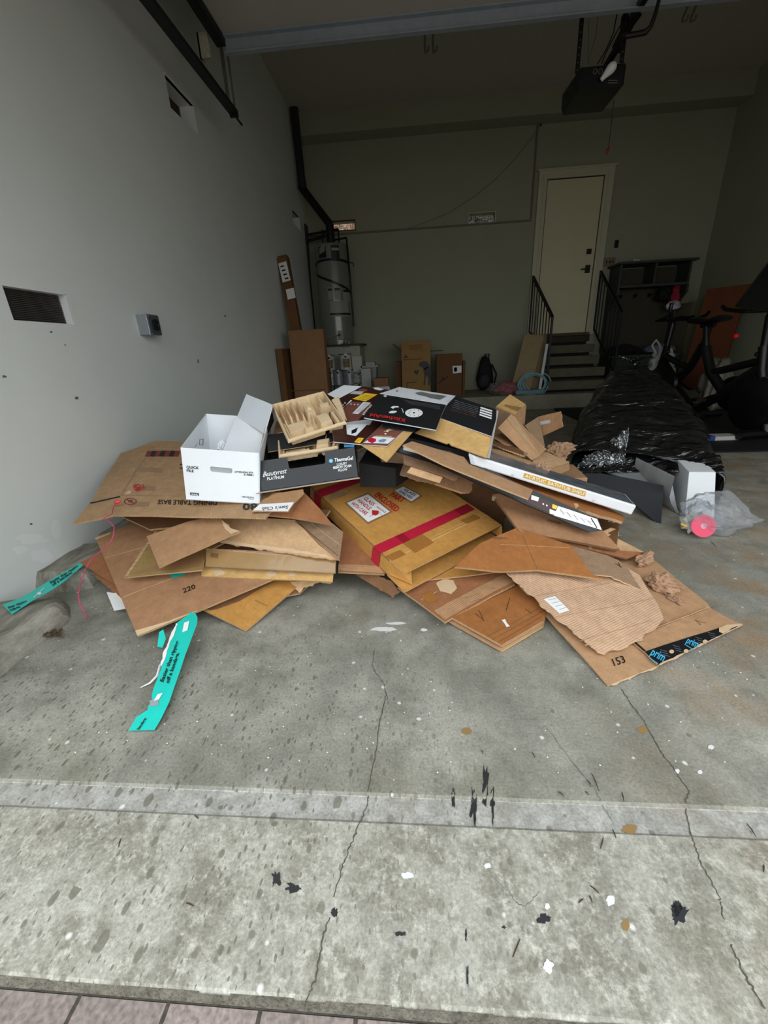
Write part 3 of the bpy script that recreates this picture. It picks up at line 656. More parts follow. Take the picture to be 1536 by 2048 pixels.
for nm, (xa_, ya_, xb_, yb_) in (('a', (1162, 42, 1154, 148)), ('b', (1250, 28, 1243, 126))):
    b_ = W(xb_, yb_, y=4.10); t_ = Vector((b_.x-0.01, 4.10, ZC)); t_.x = W(xa_, ya_, y=4.10).x + (W(xa_, ya_, y=4.10).x-b_.x)*0.6
    mb = MB(); mb.bar(b_, t_, 0.004, 0.030, up=Vector((1, 0, 0))); build('perforated_strap', mb, PERF, op)
    for k in range(14):
        pp = b_.lerp(t_, (k+0.5)/30); 
        if k == 0: hb = MB()
        hb.lathe(pp+Vector((0, -0.0035, 0)), [(0.0045, 0), (0.0045, 0.001)], 10, axis=Vector((0, 1, 0)))
    build('strap_hole', hb, mat('hole_pale', (110, 110, 102), rough=0.8, coord='Object'), op)['kind'] = 'stuff'
rl0 = W(1212, 132, y=4.12); rl1 = Vector((1.36, 3.30, 3.10))
mb = MB(); mb.bar(rl0, W(1232, 100, y=3.95), 0.035, 0.03); mb.bar(W(1232, 100, y=3.95), W(1262, 40, y=3.80), 0.05, 0.05); mb.bar(W(1262, 40, y=3.80), Vector((1.42, 0.62, 2.98)), 0.035, 0.04); build('drive_rail', mb, OPN, op)
mb = MB(); mb.bar(W(1241, 95, y=3.9), W(1248, 30, y=3.9), 0.035, 0.02); mb.bar(W(1240, 80, y=3.85), W(1278, 30, y=3.85), 0.04, 0.03); build('trolley', mb, IRON, op)
mb = MB(); mb.tube([W(1252, 72, y=3.7), W(1275, 68, y=3.68), W(1292, 64, y=3.66), W(1302, 52, y=3.64), W(1310, 30, y=3.6), W(1316, 8, y=3.56), W(1321, -12, y=3.52)], [0.015, 0.015, 0.017, 0.014, 0.012, 0.011, 0.011], 10); build('door_arm', mb, IRON, op, smooth=True)
for pts, r in (([(1195, 128), (1212, 100), (1227, 65), (1234, 28)], 0.004), ([(1203, 128), (1212, 105), (1230, 70), (1244, 45)], 0.004), ([(1176, 126), (1186, 92), (1192, 70), (1195, 32)], 0.0014), ([(1176, 128), (1177, 80), (1178, 40)], 0.0012)):
    mb = MB(); mb.tube([W(x, y, y=4.05) for x, y in pts], r, 6); build('cable', mb, BLACK, op, smooth=True)
mb = MB(); mb.tube([W(1228, 200, y=4.0), W(1222, 255, y=4.0), W(1217, 296, y=4.0)], 0.0022, 6); build('pull_cord', mb, BLACK, op)
mb = MB(); a_, b_ = W(1219, 293, y=4.0), W(1212, 309, y=4.0); mb.tube([a_, a_.lerp(b_, .3), a_.lerp(b_, .8), b_], [0.004, 0.011, 0.008, 0.003], 10); build('pull_handle', mb, mat('red_handle', (120, 22, 18), rough=0.5, coord='Object'), op, label='red pull handle', smooth=True)
# ceiling hooks
for i, (xa_, za) in enumerate(((858, 105), (1372, 44))):
    h_ = empty('ceiling_hook', W(xa_, za, y=5.2), ['grey double hook hanging from the ceiling above the back wall', 'double hook hanging from the ceiling right of the opener'][i], 'hook')
    for dx in (-8, 8):
        mb = MB(); b_ = W(xa_+dx, za, y=5.2)
        mb.tube([Vector((b_.x+ (0.16 if i else 0), 5.2, ZC)), b_+Vector((0, 0, 0.02)), b_, b_+Vector((0.03, -0.02, 0)), b_+Vector((0.035, -0.02, 0.03))], 0.010, 8); build('hook', mb, mat('hook_grey', (120, 120, 112), rough=0.5, coord='Object'), h_, smooth=True)
# thin cord across the back wall
mb = MB(); mb.tube([W(x, y, y=YB-0.03) for x, y in ((1081, 251), (1065, 275), (1030, 318), (990, 360), (950, 392), (900, 425), (850, 445), (800, 462))], 0.004, 6)
build('sagging_cord', mb, mat('pale_cord', (134, 134, 120), rough=0.7, coord='Object'), label='thin pale cord sagging diagonally across the upper back wall', cat='cord', smooth=True)
mb = MB(); mb.lathe(W(1081, 251, y=YB-0.005), [(0.012, 0), (0.012, 0.03), (0.006, 0.03)], 12, axis=Vector((0, -1, 0))); build('cord_screw', mb, IRON, label='dark screw holding the cord at the top of the back wall seam', cat='screw')

# ------------------------------------------------------------------ junction box on the left wall
jb = empty('junction_box', (XL, 2.60, 1.05), 'galvanised metal junction box with round socket on the left wall', 'junction box')
def jp(y, z, x=0.0): return Vector((XL+x, y, z))
mb = MB(); mb.box2(jp(2.565, 1.045), jp(2.675, 1.155, 0.062)); build('back_box', mb, GALV, jb, bevel=0.003)
mb = MB(); mb.box2(jp(2.562, 1.042, 0.058), jp(2.680, 1.158, 0.068)); build('cover_rim', mb, GALV, jb, bevel=0.003)
mb = MB(); mb.box2(jp(2.568, 1.048, 0.066), jp(2.674, 1.152, 0.074)); build('cover_plate', mb, mat('cover_dark', (86, 92, 98), rough=0.5, metal=0.3, coord='Object'), jb)
mb = MB(); mb.lathe(jp(2.622, 1.10, 0.073), [(0.032, 0), (0.032, 0.012), (0.022, 0.014), (0.02, 0.008)], 24, axis=Vector((1, 0, 0))); build('socket', mb, mat('socket_black', (28, 32, 38), rough=0.4, coord='Object'), jb)
mb = MB()
for y_, z_ in ((2.572, 1.148), (2.575, 1.05), (2.67, 1.10)): mb.lathe(jp(y_, z_, 0.073), [(0.005, 0), (0.005, 0.003)], 10, axis=Vector((1, 0, 0)))
build('screw', mb, GALV, jb)

# ------------------------------------------------------------------ water heater corner
TANK = mat('heater_enamel', (128, 130, 120), rough=0.25, metal=0.15, var=0.05, scale=4, coord='Object', coat=0.3)
hc = Vector((-1.19, 6.98, 0)); zT = 2.36; R_ = 0.245; zS = 1.02
hs = empty('heater_stand', (hc.x, hc.y, 0.2), 'white boxed stand under the water heater', 'stand')
mb = MB(); mb.box2((hc.x-0.33, 6.72, 0.2), (hc.x+0.36, 7.37, 0.98)); build('cabinet', mb, mat('stand_white', (176, 174, 160), rough=0.6, var=0.1, coord='Object'), hs)
mb = MB(); mb.box2((hc.x-0.36, 6.66, 0.98), (hc.x+0.40, 7.37, 1.005)); build('stand_top', mb, mat('stand_top_dark', (48, 46, 40), rough=0.6, coord='Object'), hs)
wh = empty('water_heater', (hc.x, hc.y, 1.005), 'tall grey cylindrical water heater in the back left corner', 'water heater')
mb = MB(); mb.lathe((hc.x, hc.y, 1.005), [(R_, 0), (R_, zT-1.005-0.03), (R_-0.02, zT-1.005-0.01), (R_-0.08, zT-1.005)], 48); build('tank', mb, TANK, wh, smooth=35)
def cyl_patch(px0, py0, px1, py1, m, name, rr=0.002, parent=wh, n=8, label=None):
    a = W(px0, py0, y=hc.y-0.2); b = W(px1, py1, y=hc.y-0.2); r = R_+rr
    def P(u, v):
        x = max(-r*0.985, min(r*0.985, a.x+(b.x-a.x)*u-hc.x)); return Vector((hc.x+x, hc.y-math.sqrt(r*r-x*x), a.z+(b.z-a.z)*v))
    mb = MB(); mb.grid(P, n, 3); return build(name, mb, m, parent, label, fixn=False)
LBG = mat('label_grey', (150, 150, 138), rough=0.5, var=0.12, scale=60, coord='Object')
cyl_patch(636, 494, 654, 516, BLACKP, 'brand_badge', label='round black badge with white stripes')
mb = MB()
for k in range(4):
    a = W(639, 508-k*3.5, y=hc.y-R_*0.97); b = W(650, 500-k*3.5, y=hc.y-R_*0.97); mb.bar(a, b, 0.006, 0.012)
build('badge_stripe', mb, LBG, wh)
cyl_patch(662, 491, 680, 522, BLACKP, 'warning_label'); cyl_patch(664, 497, 678, 501, LBG, 'warning_text', 0.004)
for a in ((656, 576, 667, 600), (669, 575, 682, 600), (685, 577, 699, 602)):
    cyl_patch(*a, LBG, 'rating_label'); cyl_patch(a[0]+1, a[1]+2, a[2]-2, a[1]+6, BLACKP, 'label_heading', 0.004)
cyl_patch(660, 603, 700, 632, LBG, 'instruction_label'); cyl_patch(661, 627, 699, 629, BLACKP, 'label_rule', 0.004)
for z_, t in ((2.105, 0.0), (1.86, 0.28)):
    mb = MB(); n = 25; pts = []
    for k in range(n):
        a = PI*(1.05)+PI*0.9*k/(n-1); pts.append(Vector((hc.x+(R_+0.008)*math.cos(a), hc.y+(R_+0.008)*math.sin(a), z_+ (t*(0.5-k/(n-1)) if t else 0.03*math.sin(k/(n-1)*PI)))))
    for a_, b_ in zip(pts[:-1], pts[1:]): mb.bar(a_, b_, 0.006, 0.03)
    build('seismic_strap', mb, BLACK, wh)
mb = MB(); a_ = Vector((hc.x+R_, hc.y-0.02, 2.12)); mb.tube([a_, a_+Vector((0.06, 0, -0.01)), a_+Vector((0.07, 0, -0.06))], 0.007, 6)
build('strap_tail', mb, BLACK, wh)
c = W(682, 670, y=hc.y-R_-0.03); mb = MB(); mb.box(c, (0.09, 0.06, 0.12)); mb.box(c+Vector((0.09, 0.02, -0.13)), (0.07, 0.05, 0.07)); mb.tube([c+Vector((-0.04, 0, 0)), c+Vector((-0.25, 0.05, -0.03))], 0.008, 6); build('gas_valve', mb, mat('valve_grey', (150, 150, 142), rough=0.5, coord='Object'), wh, bevel=0.008)
mb = MB(); mb.lathe(c+Vector((-0.02, -0.03, 0.0)), [(0.018, 0), (0.018, 0.012)], 14, axis=Vector((0, -1, 0))); mb.lathe(c+Vector((0.09, -0.01, -0.12)), [(0.016, 0), (0.016, 0.012)], 14, axis=Vector((0, -1, 0))); build('valve_knob', mb, BLACK, wh)
mb = MB()
for k in range(3):
    for j in range(2): mb.box(W(653+j*14, 690+k*6, y=hc.y-R_+0.012), (0.06, 0.02, 0.010))
for k in range(5): mb.box(W(683+k*4, 691, y=hc.y-R_-0.005), (0.010, 0.02, 0.06))
build('vent_slots', mb, BLACKM, wh)
mb = MB(); mb.tube([(hc.x+0.235, hc.y-0.08, 2.42), (hc.x+0.245, hc.y-0.1, 2.40), (hc.x+0.262, hc.y-0.11, 1.9), (hc.x+0.27, hc.y-0.11, 1.25)], 0.013, 10); mb.tube([(hc.x+0.05, hc.y, 2.42), (hc.x+0.235, hc.y-0.08, 2.42)], 0.012, 8); build('drain_pipe', mb, BLACK, wh, smooth=True)
mb = MB()
for dx in (-0.12, 0.12): mb.tube([(hc.x+dx, hc.y, zT-0.03), (hc.x+dx, hc.y, 2.55)], 0.012, 8)
mb.tube([(hc.x-0.12, hc.y, 2.55), (hc.x-0.12, YB, 2.55)], 0.012, 8); mb.tube([(hc.x+0.12, hc.y, 2.55), (hc.x-0.38, 7.2, 2.56)], 0.015, 8); mb.tube([(hc.x-0.1, 7.1, 2.50), (hc.x-0.38, 7.1, 2.46)], 0.022, 8); build('water_pipe', mb, BLACK, wh, smooth=True)
vp_ = empty('flue_pipe', (hc.x, hc.y, zT), 'dark metal flue pipe rising from the water heater to the ceiling', 'pipe')
PIPE = mat('flue_dark', (58, 64, 64), rough=0.4, metal=0.6, var=0.2, coord='Object')
q0 = Vector((hc.x, hc.y, zT-0.02)); q1 = Vector((hc.x, hc.y, 2.62)); q2 = W(605, 378, y=7.02); q3 = W(587, 232, y=7.02); q3.z = ZC; q2.x = min(q2.x, -1.45); q3.x = q2.x-0.01
mb = MB(); mb.tube([q0, q1], 0.06, 18); mb.tube([q1, q1.lerp(q2, 0.5), q2], 0.055, 18); mb.tube([q2, q2+Vector((0, 0, 0.1))], 0.058, 18); build('flexible_duct', mb, mat('duct_dark', (46, 48, 48), rough=0.35, metal=0.7, var=0.4, scale=30, stretch=(1, 1, 6), coord='Object'), vp_, smooth=True)
mb = MB(); mb.tube([q2+Vector((0, 0, 0.02)), q3], 0.055, 18); mb.tube([q2, q2+Vector((0, 0, 0.12))], 0.060, 18); build('upright_duct', mb, PIPE, vp_, smooth=True)
mb = MB(); mb.tube([W(612, 452, y=7.3), W(612, 470, y=7.3), (W(618, 560, y=7.3)), W(628, 660, y=7.3)+Vector((0, 0, -0.2))], 0.03, 10); mb.tube([W(604, 447, y=7.3), W(612, 452, y=7.3)], 0.02, 8)
build('drain_stack', mb, mat('stack_black', (34, 36, 36), rough=0.35, coord='Object'), label='dark vertical pipe in the corner left of the water heater', cat='pipe', smooth=True)

# ------------------------------------------------------------------ helper for boxes standing far back
def cbox(name, TL, TR, Y, zb, depth, m, label, group=None, lean=0.0, parent=None, kind='box', edge=EDGE_D, bevel=0.002, yaw=0.0):
    a = W(*TL, y=Y); b = W(*TR, y=Y); w = (b-a).length; H = (a.z+b.z)/2-zb
    t = empty(name, ((a.x+b.x)/2, Y+depth/2, zb), label, kind, group)
    mb = MB(); c = Vector(((a.x+b.x)/2, Y, zb))
    R = Matrix.Rotation(yaw, 3, 'Z')
    P = [Vector((sx_*w/2, sy*depth, sz*H)) for sz in (0, 1) for sx_, sy in ((-1, 0), (1, 0), (1, 1), (-1, 1))]
    P = [c+R @ (p+Vector((0, lean*p.z, 0))) for p in P]
    mb.hexa(P); build('carton_body', mb, m, t, bevel=bevel); return t, P
TAPEP = mat('faded_tape', (120, 84, 44), rough=0.4, coord='Object')
B_BG = card('carton_brown_bg', (142, 104, 74), rib=0.0); B_BG2 = card('carton_brown_bg_dark', (112, 78, 50), rib=0.0); B_BG3 = card('carton_tan_bg', (158, 122, 76), rib=0.0)
# long tube carton leaning in the corner
t = empty('long_carton', W(600, 660, y=5.5), 'narrow long carton with white shipping labels leaning on the left wall', 'box')
a = W(566, 514, y=5.70); b = W(600, 700, y=5.50); mb = MB(); mb.bar(a, b, 0.125, 0.10, up=Vector((0, 1, 0))); build('carton_body', mb, B_BG2, t, bevel=0.003)
S = Surf(W(552, 515, y=5.625), W(579, 513, y=5.625), W(605, 700, y=5.425))
decal(S, t, 'shipping_label', [(557, 528), (573, 523), (582, 561), (566, 566)], LABEL, 0.012); decal(S, t, 'shipping_label', [(572, 580), (588, 576), (592, 596), (576, 600)], LABEL, 0.012)
decal(S, t, 'tape_strip', [(553, 517), (572, 514), (575, 523), (556, 527)], TAPEP, 0.011)
for k in range(4): decal(S, t, 'printed_text', [(561+k*3.0, 533+k*8), (568+k*3.0, 531+k*8), (569+k*3.0, 534+k*8), (562+k*3.0, 536+k*8)], INK, 0.0135)
t, P = cbox('carton', (573, 661), (644, 657), 5.2, 0.0, 0.14, B_BG, 'large plain brown carton standing in front of the water heater stand', lean=0.05)
S = Surf(P[0]+Vector((0, -0.001, 0)), P[1]+Vector((0, -0.001, 0)), P[5]+Vector((0, -0.001, 0)))
decal(S, t, 'crease', [(580, 781), (652, 778), (652, 780), (580, 783)], B_BG2, 0.001)
t, P = cbox('carton', (551, 698), (563, 697), 5.05, 0.0, 0.45, B_BG2, 'narrow upright carton squeezed against the left wall beside the big plain one', lean=0.0)
t, P = cbox('carton', (646, 738), (652, 738), 5.5, 0.0, 0.3, B_BG2, 'sliver of dark carton between the big plain carton and the paint cans')
# paint cans
CAN = mat('can_white', (190, 190, 182), rough=0.4, var=0.12, scale=20, coord='Object'); CANG = mat('can_grey', (150, 156, 158), rough=0.35, metal=0.3, var=0.2, coord='Object'); LAB1 = mat('can_label_brown', (120, 98, 66), rough=0.5, coord='Object'); RIM = mat('can_rim', (120, 122, 120), rough=0.3, metal=0.8, coord='Object')
def can(x, y, z, r, h, label, body, lab):
    t = empty('paint_can', (x, y, z), label, 'paint can', 'paint cans by the water heater stand')
    mb = MB(); mb.lathe((x, y, z), [(r, 0), (r, h-0.01)], 28); build('can_body', mb, body, t, smooth=35)
    mb = MB(); mb.lathe((x, y, z+h-0.012), [(r+0.003, 0), (r+0.003, 0.012), (r-0.008, 0.012), (r-0.012, 0.006)], 28); build('lid', mb, RIM, t, smooth=35)
    if lab:
        mb = MB(); 
        def P(u, v): a = PI*1.42+u*PI*0.35; return Vector((x+(r+0.001)*math.cos(a), y+(r+0.001)*math.sin(a), z+h*(0.15+0.55*v)))
        mb.grid(P, 8, 1); build('can_label', mb, lab, t, fixn=False)
    mb = MB(); mb.lathe((x+r*0.2, y-r-0.001, z+h*0.82), [(0.016, 0), (0.016, 0.003)], 14, axis=Vector((0, -1, 0))); build('lid_sticker', mb, BLACKP, t)
    mb = MB(); mb.tube([(x-r, y-0.01, z+h*0.8), (x-r*0.8, y-r*0.7, z+h*0.55), (x, y-r-0.01, z+h*0.42), (x+r*0.8, y-r*0.7, z+h*0.55), (x+r, y-0.01, z+h*0.8)], 0.002, 5); build('handle', mb, RIM, t, smooth=True)
    return t
yc = 6.42
for (px_, pyT, r, h, zz, lb, bd, lbm) in ((657, 712, 0.085, 0.21, 0.65, 'upper left white paint can with a brown label, atop the can stack', CAN, LAB1), (690, 710, 0.088, 0.22, 0.65, 'upper right white paint can with an olive label, atop the can stack', CAN, LAB1),
    (672, 742, 0.09, 0.22, 0.43, 'grey paint can under the upper right white one', CANG, None), (658, 744, 0.085, 0.22, 0.43, 'dark grey paint can under the upper left white one', CANG, None), (714, 745, 0.07, 0.14, 0.46, 'small white paint can stacked beside the silver carton', CAN, None), (715, 765, 0.075, 0.15, 0.30, 'small white paint can at the bottom beside the silver carton', CAN, None), (695, 742, 0.09, 0.22, 0.43, 'bluish grey paint can with drips in the middle of the stack', CANG, None)):
    xx = W(px_, pyT, y=yc).x
    can(xx, yc+ (0.0 if lb[0] == 'u' else 0.12), zz, r, h, lb, bd, lbm)
for (px_, lb) in ((655, 'row bottom left'), (680, 'row bottom middle')):
    xx = W(px_, 770, y=yc).x; can(xx, yc+0.05, 0.2, 0.09, 0.23, 'scuffed grey paint can in the bottom %s of the stack' % lb, CANG, None)
t, P = cbox('white_panel_box', (703, 712), (723, 712), 6.5, 0.2, 0.15, mat('panel_white', (186, 186, 176), rough=0.6, coord='Object'), 'plain white box behind the upper paint cans')
t, P = cbox('silver_carton', (722, 738), (741, 737), 6.3, 0.2, 0.2, mat('carton_silver', (178, 180, 174), rough=0.5, var=0.15, scale=60, coord='Object'), 'narrow silver grey printed carton right of the paint cans')
t = empty('storage_tub', W(743, 745, y=6.6), 'cloudy plastic tub with lid behind the silver carton', 'tub'); a = W(726, 735, y=6.55); b = W(753, 735, y=6.55)
mb = MB(); mb.hexa([Vector((a.x+0.03, 6.55, 0.2)), Vector((b.x-0.03, 6.55, 0.2)), Vector((b.x-0.03, 6.8, 0.2)), Vector((a.x+0.03, 6.8, 0.2)), Vector((a.x, 6.52, a.z)), Vector((b.x, 6.52, a.z)), Vector((b.x, 6.85, a.z)), Vector((a.x, 6.85, a.z))]); build('tub_body', mb, mat('tub_plastic', (140, 142, 136), rough=0.4, coord='Object'), t)
mb = MB(); mb.box2((a.x-0.03, 6.5, a.z), (b.x+0.03, 6.87, a.z+0.025)); mb.box2((a.x+0.05, 6.5, a.z+0.025), (b.x-0.02, 6.7, a.z+0.075)); build('lid', mb, mat('tub_lid', (158, 160, 154), rough=0.4, coord='Object'), t)
t, P = cbox('open_carton', (748, 757), (776, 756), 6.0, 0.05, 0.25, B_BG, 'small open brown carton with a white tray in front, under the back wall')
mb = MB(); mb.prism([W(742, 775, y=5.9), W(778, 772, y=5.9), W(786, 800, y=5.75), W(745, 800, y=5.75)], (0, 0.03, 0)); build('white_flap', mb, WHITEG, t)
# dog food carton
t, P = cbox('pet_carton', (802, 683), (861, 679), 6.65, 0.2, 0.30, B_BG3, 'tall tan carton with a black dog silhouette and raised side flaps')
S = Surf(P[0]+Vector((0, -0.002, 0)), P[1]+Vector((0, -0.002, 0)), P[5]+Vector((0, -0.002, 0)))
def poly(S, t, pts, m, name='printed_silhouette', lift=0.001): return decal(S, t, name, pts, m, lift)
dog = [(838, 727), (843, 723), (850, 722), (856, 725), (860, 732), (862, 742), (862, 760), (859, 771), (856, 771), (857, 758), (854, 750), (851, 756), (850, 770), (847, 770), (849, 752), (847, 742), (846, 735), (841, 733), (837, 731)]
poly(S, t, dog, BLACKP); poly(S, t, [(828, 741), (831, 740), (833, 742), (835, 740), (838, 741), (838, 745), (833, 750), (828, 745)], BLACKP, 'printed_heart')
poly(S, t, [(848, 738), (855, 733), (856, 735), (849, 740)], LABEL, 'printed_collar')
for y_ in (690, 693, 696, 699): poly(S, t, [(818, y_), (845, y_-1), (845, y_-0.2), (818, y_+0.8)], B_BG2, 'printed_line')
poly(S, t, [(807, 716), (812, 708), (816, 716)], BLACKP, 'printed_triangle'); poly(S, t, [(806, 719), (846, 717), (846, 718.5), (806, 720.5)], B_BG2, 'printed_line')
for q in ([(813, 765), (834, 763), (834, 764.5), (813, 766.5)], [(813, 765), (814.5, 765), (815, 782), (813.5, 782)]): poly(S, t, q, B_BG2, 'printed_line')
mb = MB(); mb.prism([W(784, 688, y=6.6), W(787, 688, y=6.6), W(803, 702, y=6.68), W(803, 706, y=6.68)], (0, 0.25, 0)); mb.prism([W(862, 701, y=6.68), W(886, 700, y=6.55), W(886, 702, y=6.55), W(862, 703, y=6.68)], (0, 0.25, 0)); build('flap', mb, B_BG2, t)
t, P = cbox('carton', (791, 724), (802, 722), 6.75, 0.2, 0.25, B_BG2, 'half hidden carton left of the dog carton')
t, P = cbox('carton', (873, 710), (925, 706), 6.6, 0.2, 0.26, B_BG2, 'square brown carton with a white shipping label right of the dog carton')
S = Surf(P[0]+Vector((0, -0.002, 0)), P[1]+Vector((0, -0.002, 0)), P[5]+Vector((0, -0.002, 0)))
poly(S, t, [(905, 732), (923, 731), (923, 745), (906, 747)], LABEL, 'shipping_label'); poly(S, t, [(908, 735), (914, 734.5), (914, 743), (908, 743.5)], GP, 'printed_barcode'); 
for q in ([(875, 766), (895, 752), (896, 754), (876, 768)], [(884, 752), (890, 759), (888, 760), (883, 754)]): poly(S, t, q, INK, 'printed_mark')
t, P = cbox('carton', (926, 722), (931, 722), 6.65, 0.2, 0.25, B_BG2, 'thin carton with white labels behind the square brown carton')
# backpack
def bag(name, c, size, m, label, cat, seed=0, amp=0.2, top=0.6, mods=True, n=4, group=None, parent=None, kink=2.5):
    bm = bmesh.new(); bmesh.ops.create_icosphere(bm, subdivisions=n, radius=1.0); mb = MB(); vs = []
    for v in bm.verts:
        d = v.co.normalized(); q = Vector((abs(d.x)**0.75*math.copysign(1, d.x), abs(d.y)**0.75*math.copysign(1, d.y), abs(d.z)**0.8*math.copysign(1, d.z)))
        k = 1-(1-top)*max(0, (q.z+1)/2)**1.5; q.x *= k; q.y *= k
        f = 1+amp*(noise.noise(d*kink+Vector((seed, 0, 0)))+0.6*abs(noise.noise(d*kink*2.6+Vector((0, seed, 0))))-0.15)
        q *= f; z = (q.z+1)/2
        vs.append(Vector(c)+Vector((q.x*size[0]/2, q.y*size[1]/2, max(0.0, z)*size[2])))
    bm.verts.ensure_lookup_table(); mb.add(vs, [[v.index for v in f.verts] for f in bm.faces]); bm.free()
    return build(name, mb, m, parent, label, cat if parent is None else None, group, smooth='all')
c = W(970, 774, z=0.2); c.y = 7.2; c.x = W(970, 760, y=7.2).x
bp = empty('backpack', (c.x, c.y, 0.2), 'black backpack leaning on the back wall', 'backpack')
bag('pack_body', (c.x, 7.24, 0.2), (0.29, 0.22, 0.52), BLACKM, None, None, 3, 0.15, 0.55, parent=bp); bag('front_pocket', (c.x-0.02, 7.12, 0.22), (0.22, 0.12, 0.25), mat('pack_grey', (34, 34, 38), rough=0.7, coord='Object'), None, None, 5, 0.12, 0.8, parent=bp, n=3)
mb = MB(); mb.tube([(c.x-0.02, 7.24, 0.68), (c.x-0.01, 7.22, 0.76), (c.x+0.05, 7.22, 0.76), (c.x+0.05, 7.24, 0.68)], 0.01, 8); mb.tube([(c.x+0.10, 7.2, 0.6), (c.x+0.17, 7.16, 0.45), (c.x+0.14, 7.14, 0.28)], 0.014, 8); build('strap', mb, BLACKM, bp, smooth=True)
# leaning flattened cartons and white strip by the steps
for (pts, lb, m, dy) in (([(1049, 670), (1088, 671), (1062, 752), (1022, 752)], 'tan flattened carton leaning on the railing, the one in front', card('leaner_tan', (150, 132, 98)), 0.0), ([(1056, 668), (1097, 669), (1078, 745), (1040, 748)], 'tan flattened carton leaning on the railing, the one behind', card('leaner_tan2', (132, 116, 86)), 0.06)):
    mb = MB(); T = [W(x, y, y=6.62+dy) for x, y in pts[:2]]; Bq = [W(x, y, y=6.45+dy) for x, y in pts[2:]]; Bq = [Vector((q.x, q.y, 0.205)) for q in Bq]
    mb.prism(T+Bq, (0, 0.012, 0)); build('flattened_carton', mb, m, label=lb, cat='cardboard', group='flattened cartons leaning by the steps')
mb = MB(); a = W(1094, 688, y=6.55); b = W(1082, 742, y=6.38); b.z = 0.21; mb.bar(a, b, 0.035, 0.02, up=Vector((0, 1, 0))); build('white_strip', mb, WHITEG, label='narrow white strip leaning beside the flattened cartons at the steps', cat='strip')
# railings
def railing(name, ptsT, ptsB, label, nb_):
    t = empty(name, ptsB[0], label, 'railing'); mb = MB(); mb.bar(ptsT[0], ptsT[1], 0.035, 0.03); build('top_rail', mb, IRON, t)
    mb = MB(); mb.bar(ptsB[0], ptsB[1], 0.02, 0.02); build('bottom_rail', mb, IRON, t)
    for k in range(nb_+1):
        a = ptsT[0].lerp(ptsT[1], k/nb_); b = ptsB[0].lerp(ptsB[1], k/nb_); w = 0.028 if k in (0, nb_) else 0.013
        if k == nb_: b = Vector((b.x, b.y, 0.2))
        mb = MB(); mb.bar(b, a, w, w); build('post' if k in (0, nb_) else 'baluster', mb, IRON, t)
railing('stair_railing', [W(1066, 553, y=7.36), W(1105, 634, y=6.52)], [W(1058, 664, y=7.36), W(1100, 692, y=6.52)], 'black iron railing on the left side of the steps', 8)
railing('stair_railing', [W(1201, 543, y=7.36), W(1243, 624, y=6.5)], [W(1187, 657, y=7.36), W(1228, 745, y=6.5)], 'black iron railing on the right side of the steps', 8)
# pink and blue items
PLC = mat('clear_wrap_grey', (150, 140, 136), rough=0.3, alpha=0.35, coord='Object')
pb = empty('wrapped_pink_cloth', W(1010, 782, z=0.2), 'crumpled pink cloth in clear wrap on the raised slab', 'cloth')
c = W(1014, 772, y=6.5); bag('cloth', (c.x, 6.5, 0.2), (0.36, 0.24, 0.17), mat('pink_cloth', (176, 52, 84), rough=0.7, var=0.3, scale=9, coord='Object'), None, None, 7, 0.6, 0.6, parent=pb, kink=3.5)
bag('clear_wrap', (c.x-0.05, 6.47, 0.2), (0.46, 0.28, 0.18), PLC, None, None, 9, 0.5, 0.7, parent=pb, kink=3)
rnd = random.Random(5); mb = MB(); c = W(1062, 755, y=6.42); HOSE = mat('pale_blue_rope', (136, 170, 176), rough=0.6, coord='Object')
for j in range(7):
    pts = []; ph = rnd.random()*6; rr = 0.13+rnd.random()*0.05; tl = rnd.uniform(-0.5, 0.5)
    for k in range(17):
        a = ph+k/16*2*PI*0.93; u = Vector((math.cos(a)*rr*1.15, -0.05+math.sin(a)*rr*0.35, 0.10+math.sin(a)*rr*0.85+math.cos(a)*0.06*tl)); pts.append(Vector((c.x, 6.42, 0.24))+u+Vector((0.015*j, 0.012*j, 0)))
    mb.tube(pts, 0.010, 7)
build('rope_coil', mb, HOSE, label='pale blue coiled rope heaped beside the pink cloth', cat='rope', smooth=True)
mb = MB(); a = W(1030, 783, y=6.36); b = W(1088, 788, y=6.36); mb.box2((a.x, 6.30, 0.2), (b.x, 6.55, 0.265)); build('blue_folded_cloth', mb, mat('pale_blue_cloth', (112, 140, 150), rough=0.8, var=0.15, coord='Object'), label='flat pale blue folded cloth under the rope coil', cat='cloth', bevel=0.02)
mb = MB(); P4 = [W(1097, 811, z=0.0), W(1204, 808, z=0.0), W(1216, 824, z=0.0), W(1128, 827, z=0.0)]; mb.prism([p+Vector((0, 0, 0.0)) for p in P4], (0, 0, 0.008)); build('blue_mat', mb, mat('navy_mat', (52, 72, 98), rough=0.9, var=0.1, coord='Object'), label='dark blue mat on the floor at the foot of the steps', cat='mat')
# wall fittings right of the door
p = W(1233, 488, y=YB-0.01); mb = MB(); mb.box(p, (0.055, 0.02, 0.10)); build('wall_keypad', mb, BLACK, label='small black keypad on the wall right of the door frame', cat='keypad', bevel=0.004)
sp_ = empty('switch_plate', W(1219, 524, y=YB-0.01), 'wide metal switch plate with switches right of the door', 'light switch'); p = W(1219, 524, y=YB-0.006)
mb = MB(); mb.box(p, (0.16, 0.012, 0.12)); build('plate', mb, mat('switch_plate_metal', (128, 118, 96), rough=0.5, coord='Object'), sp_)
for dx in (-0.045, 0, 0.045): mb = MB(); mb.box(p+Vector((dx, -0.01, 0)), (0.014, 0.012, 0.03)); build('switch', mb, BLACK, sp_)
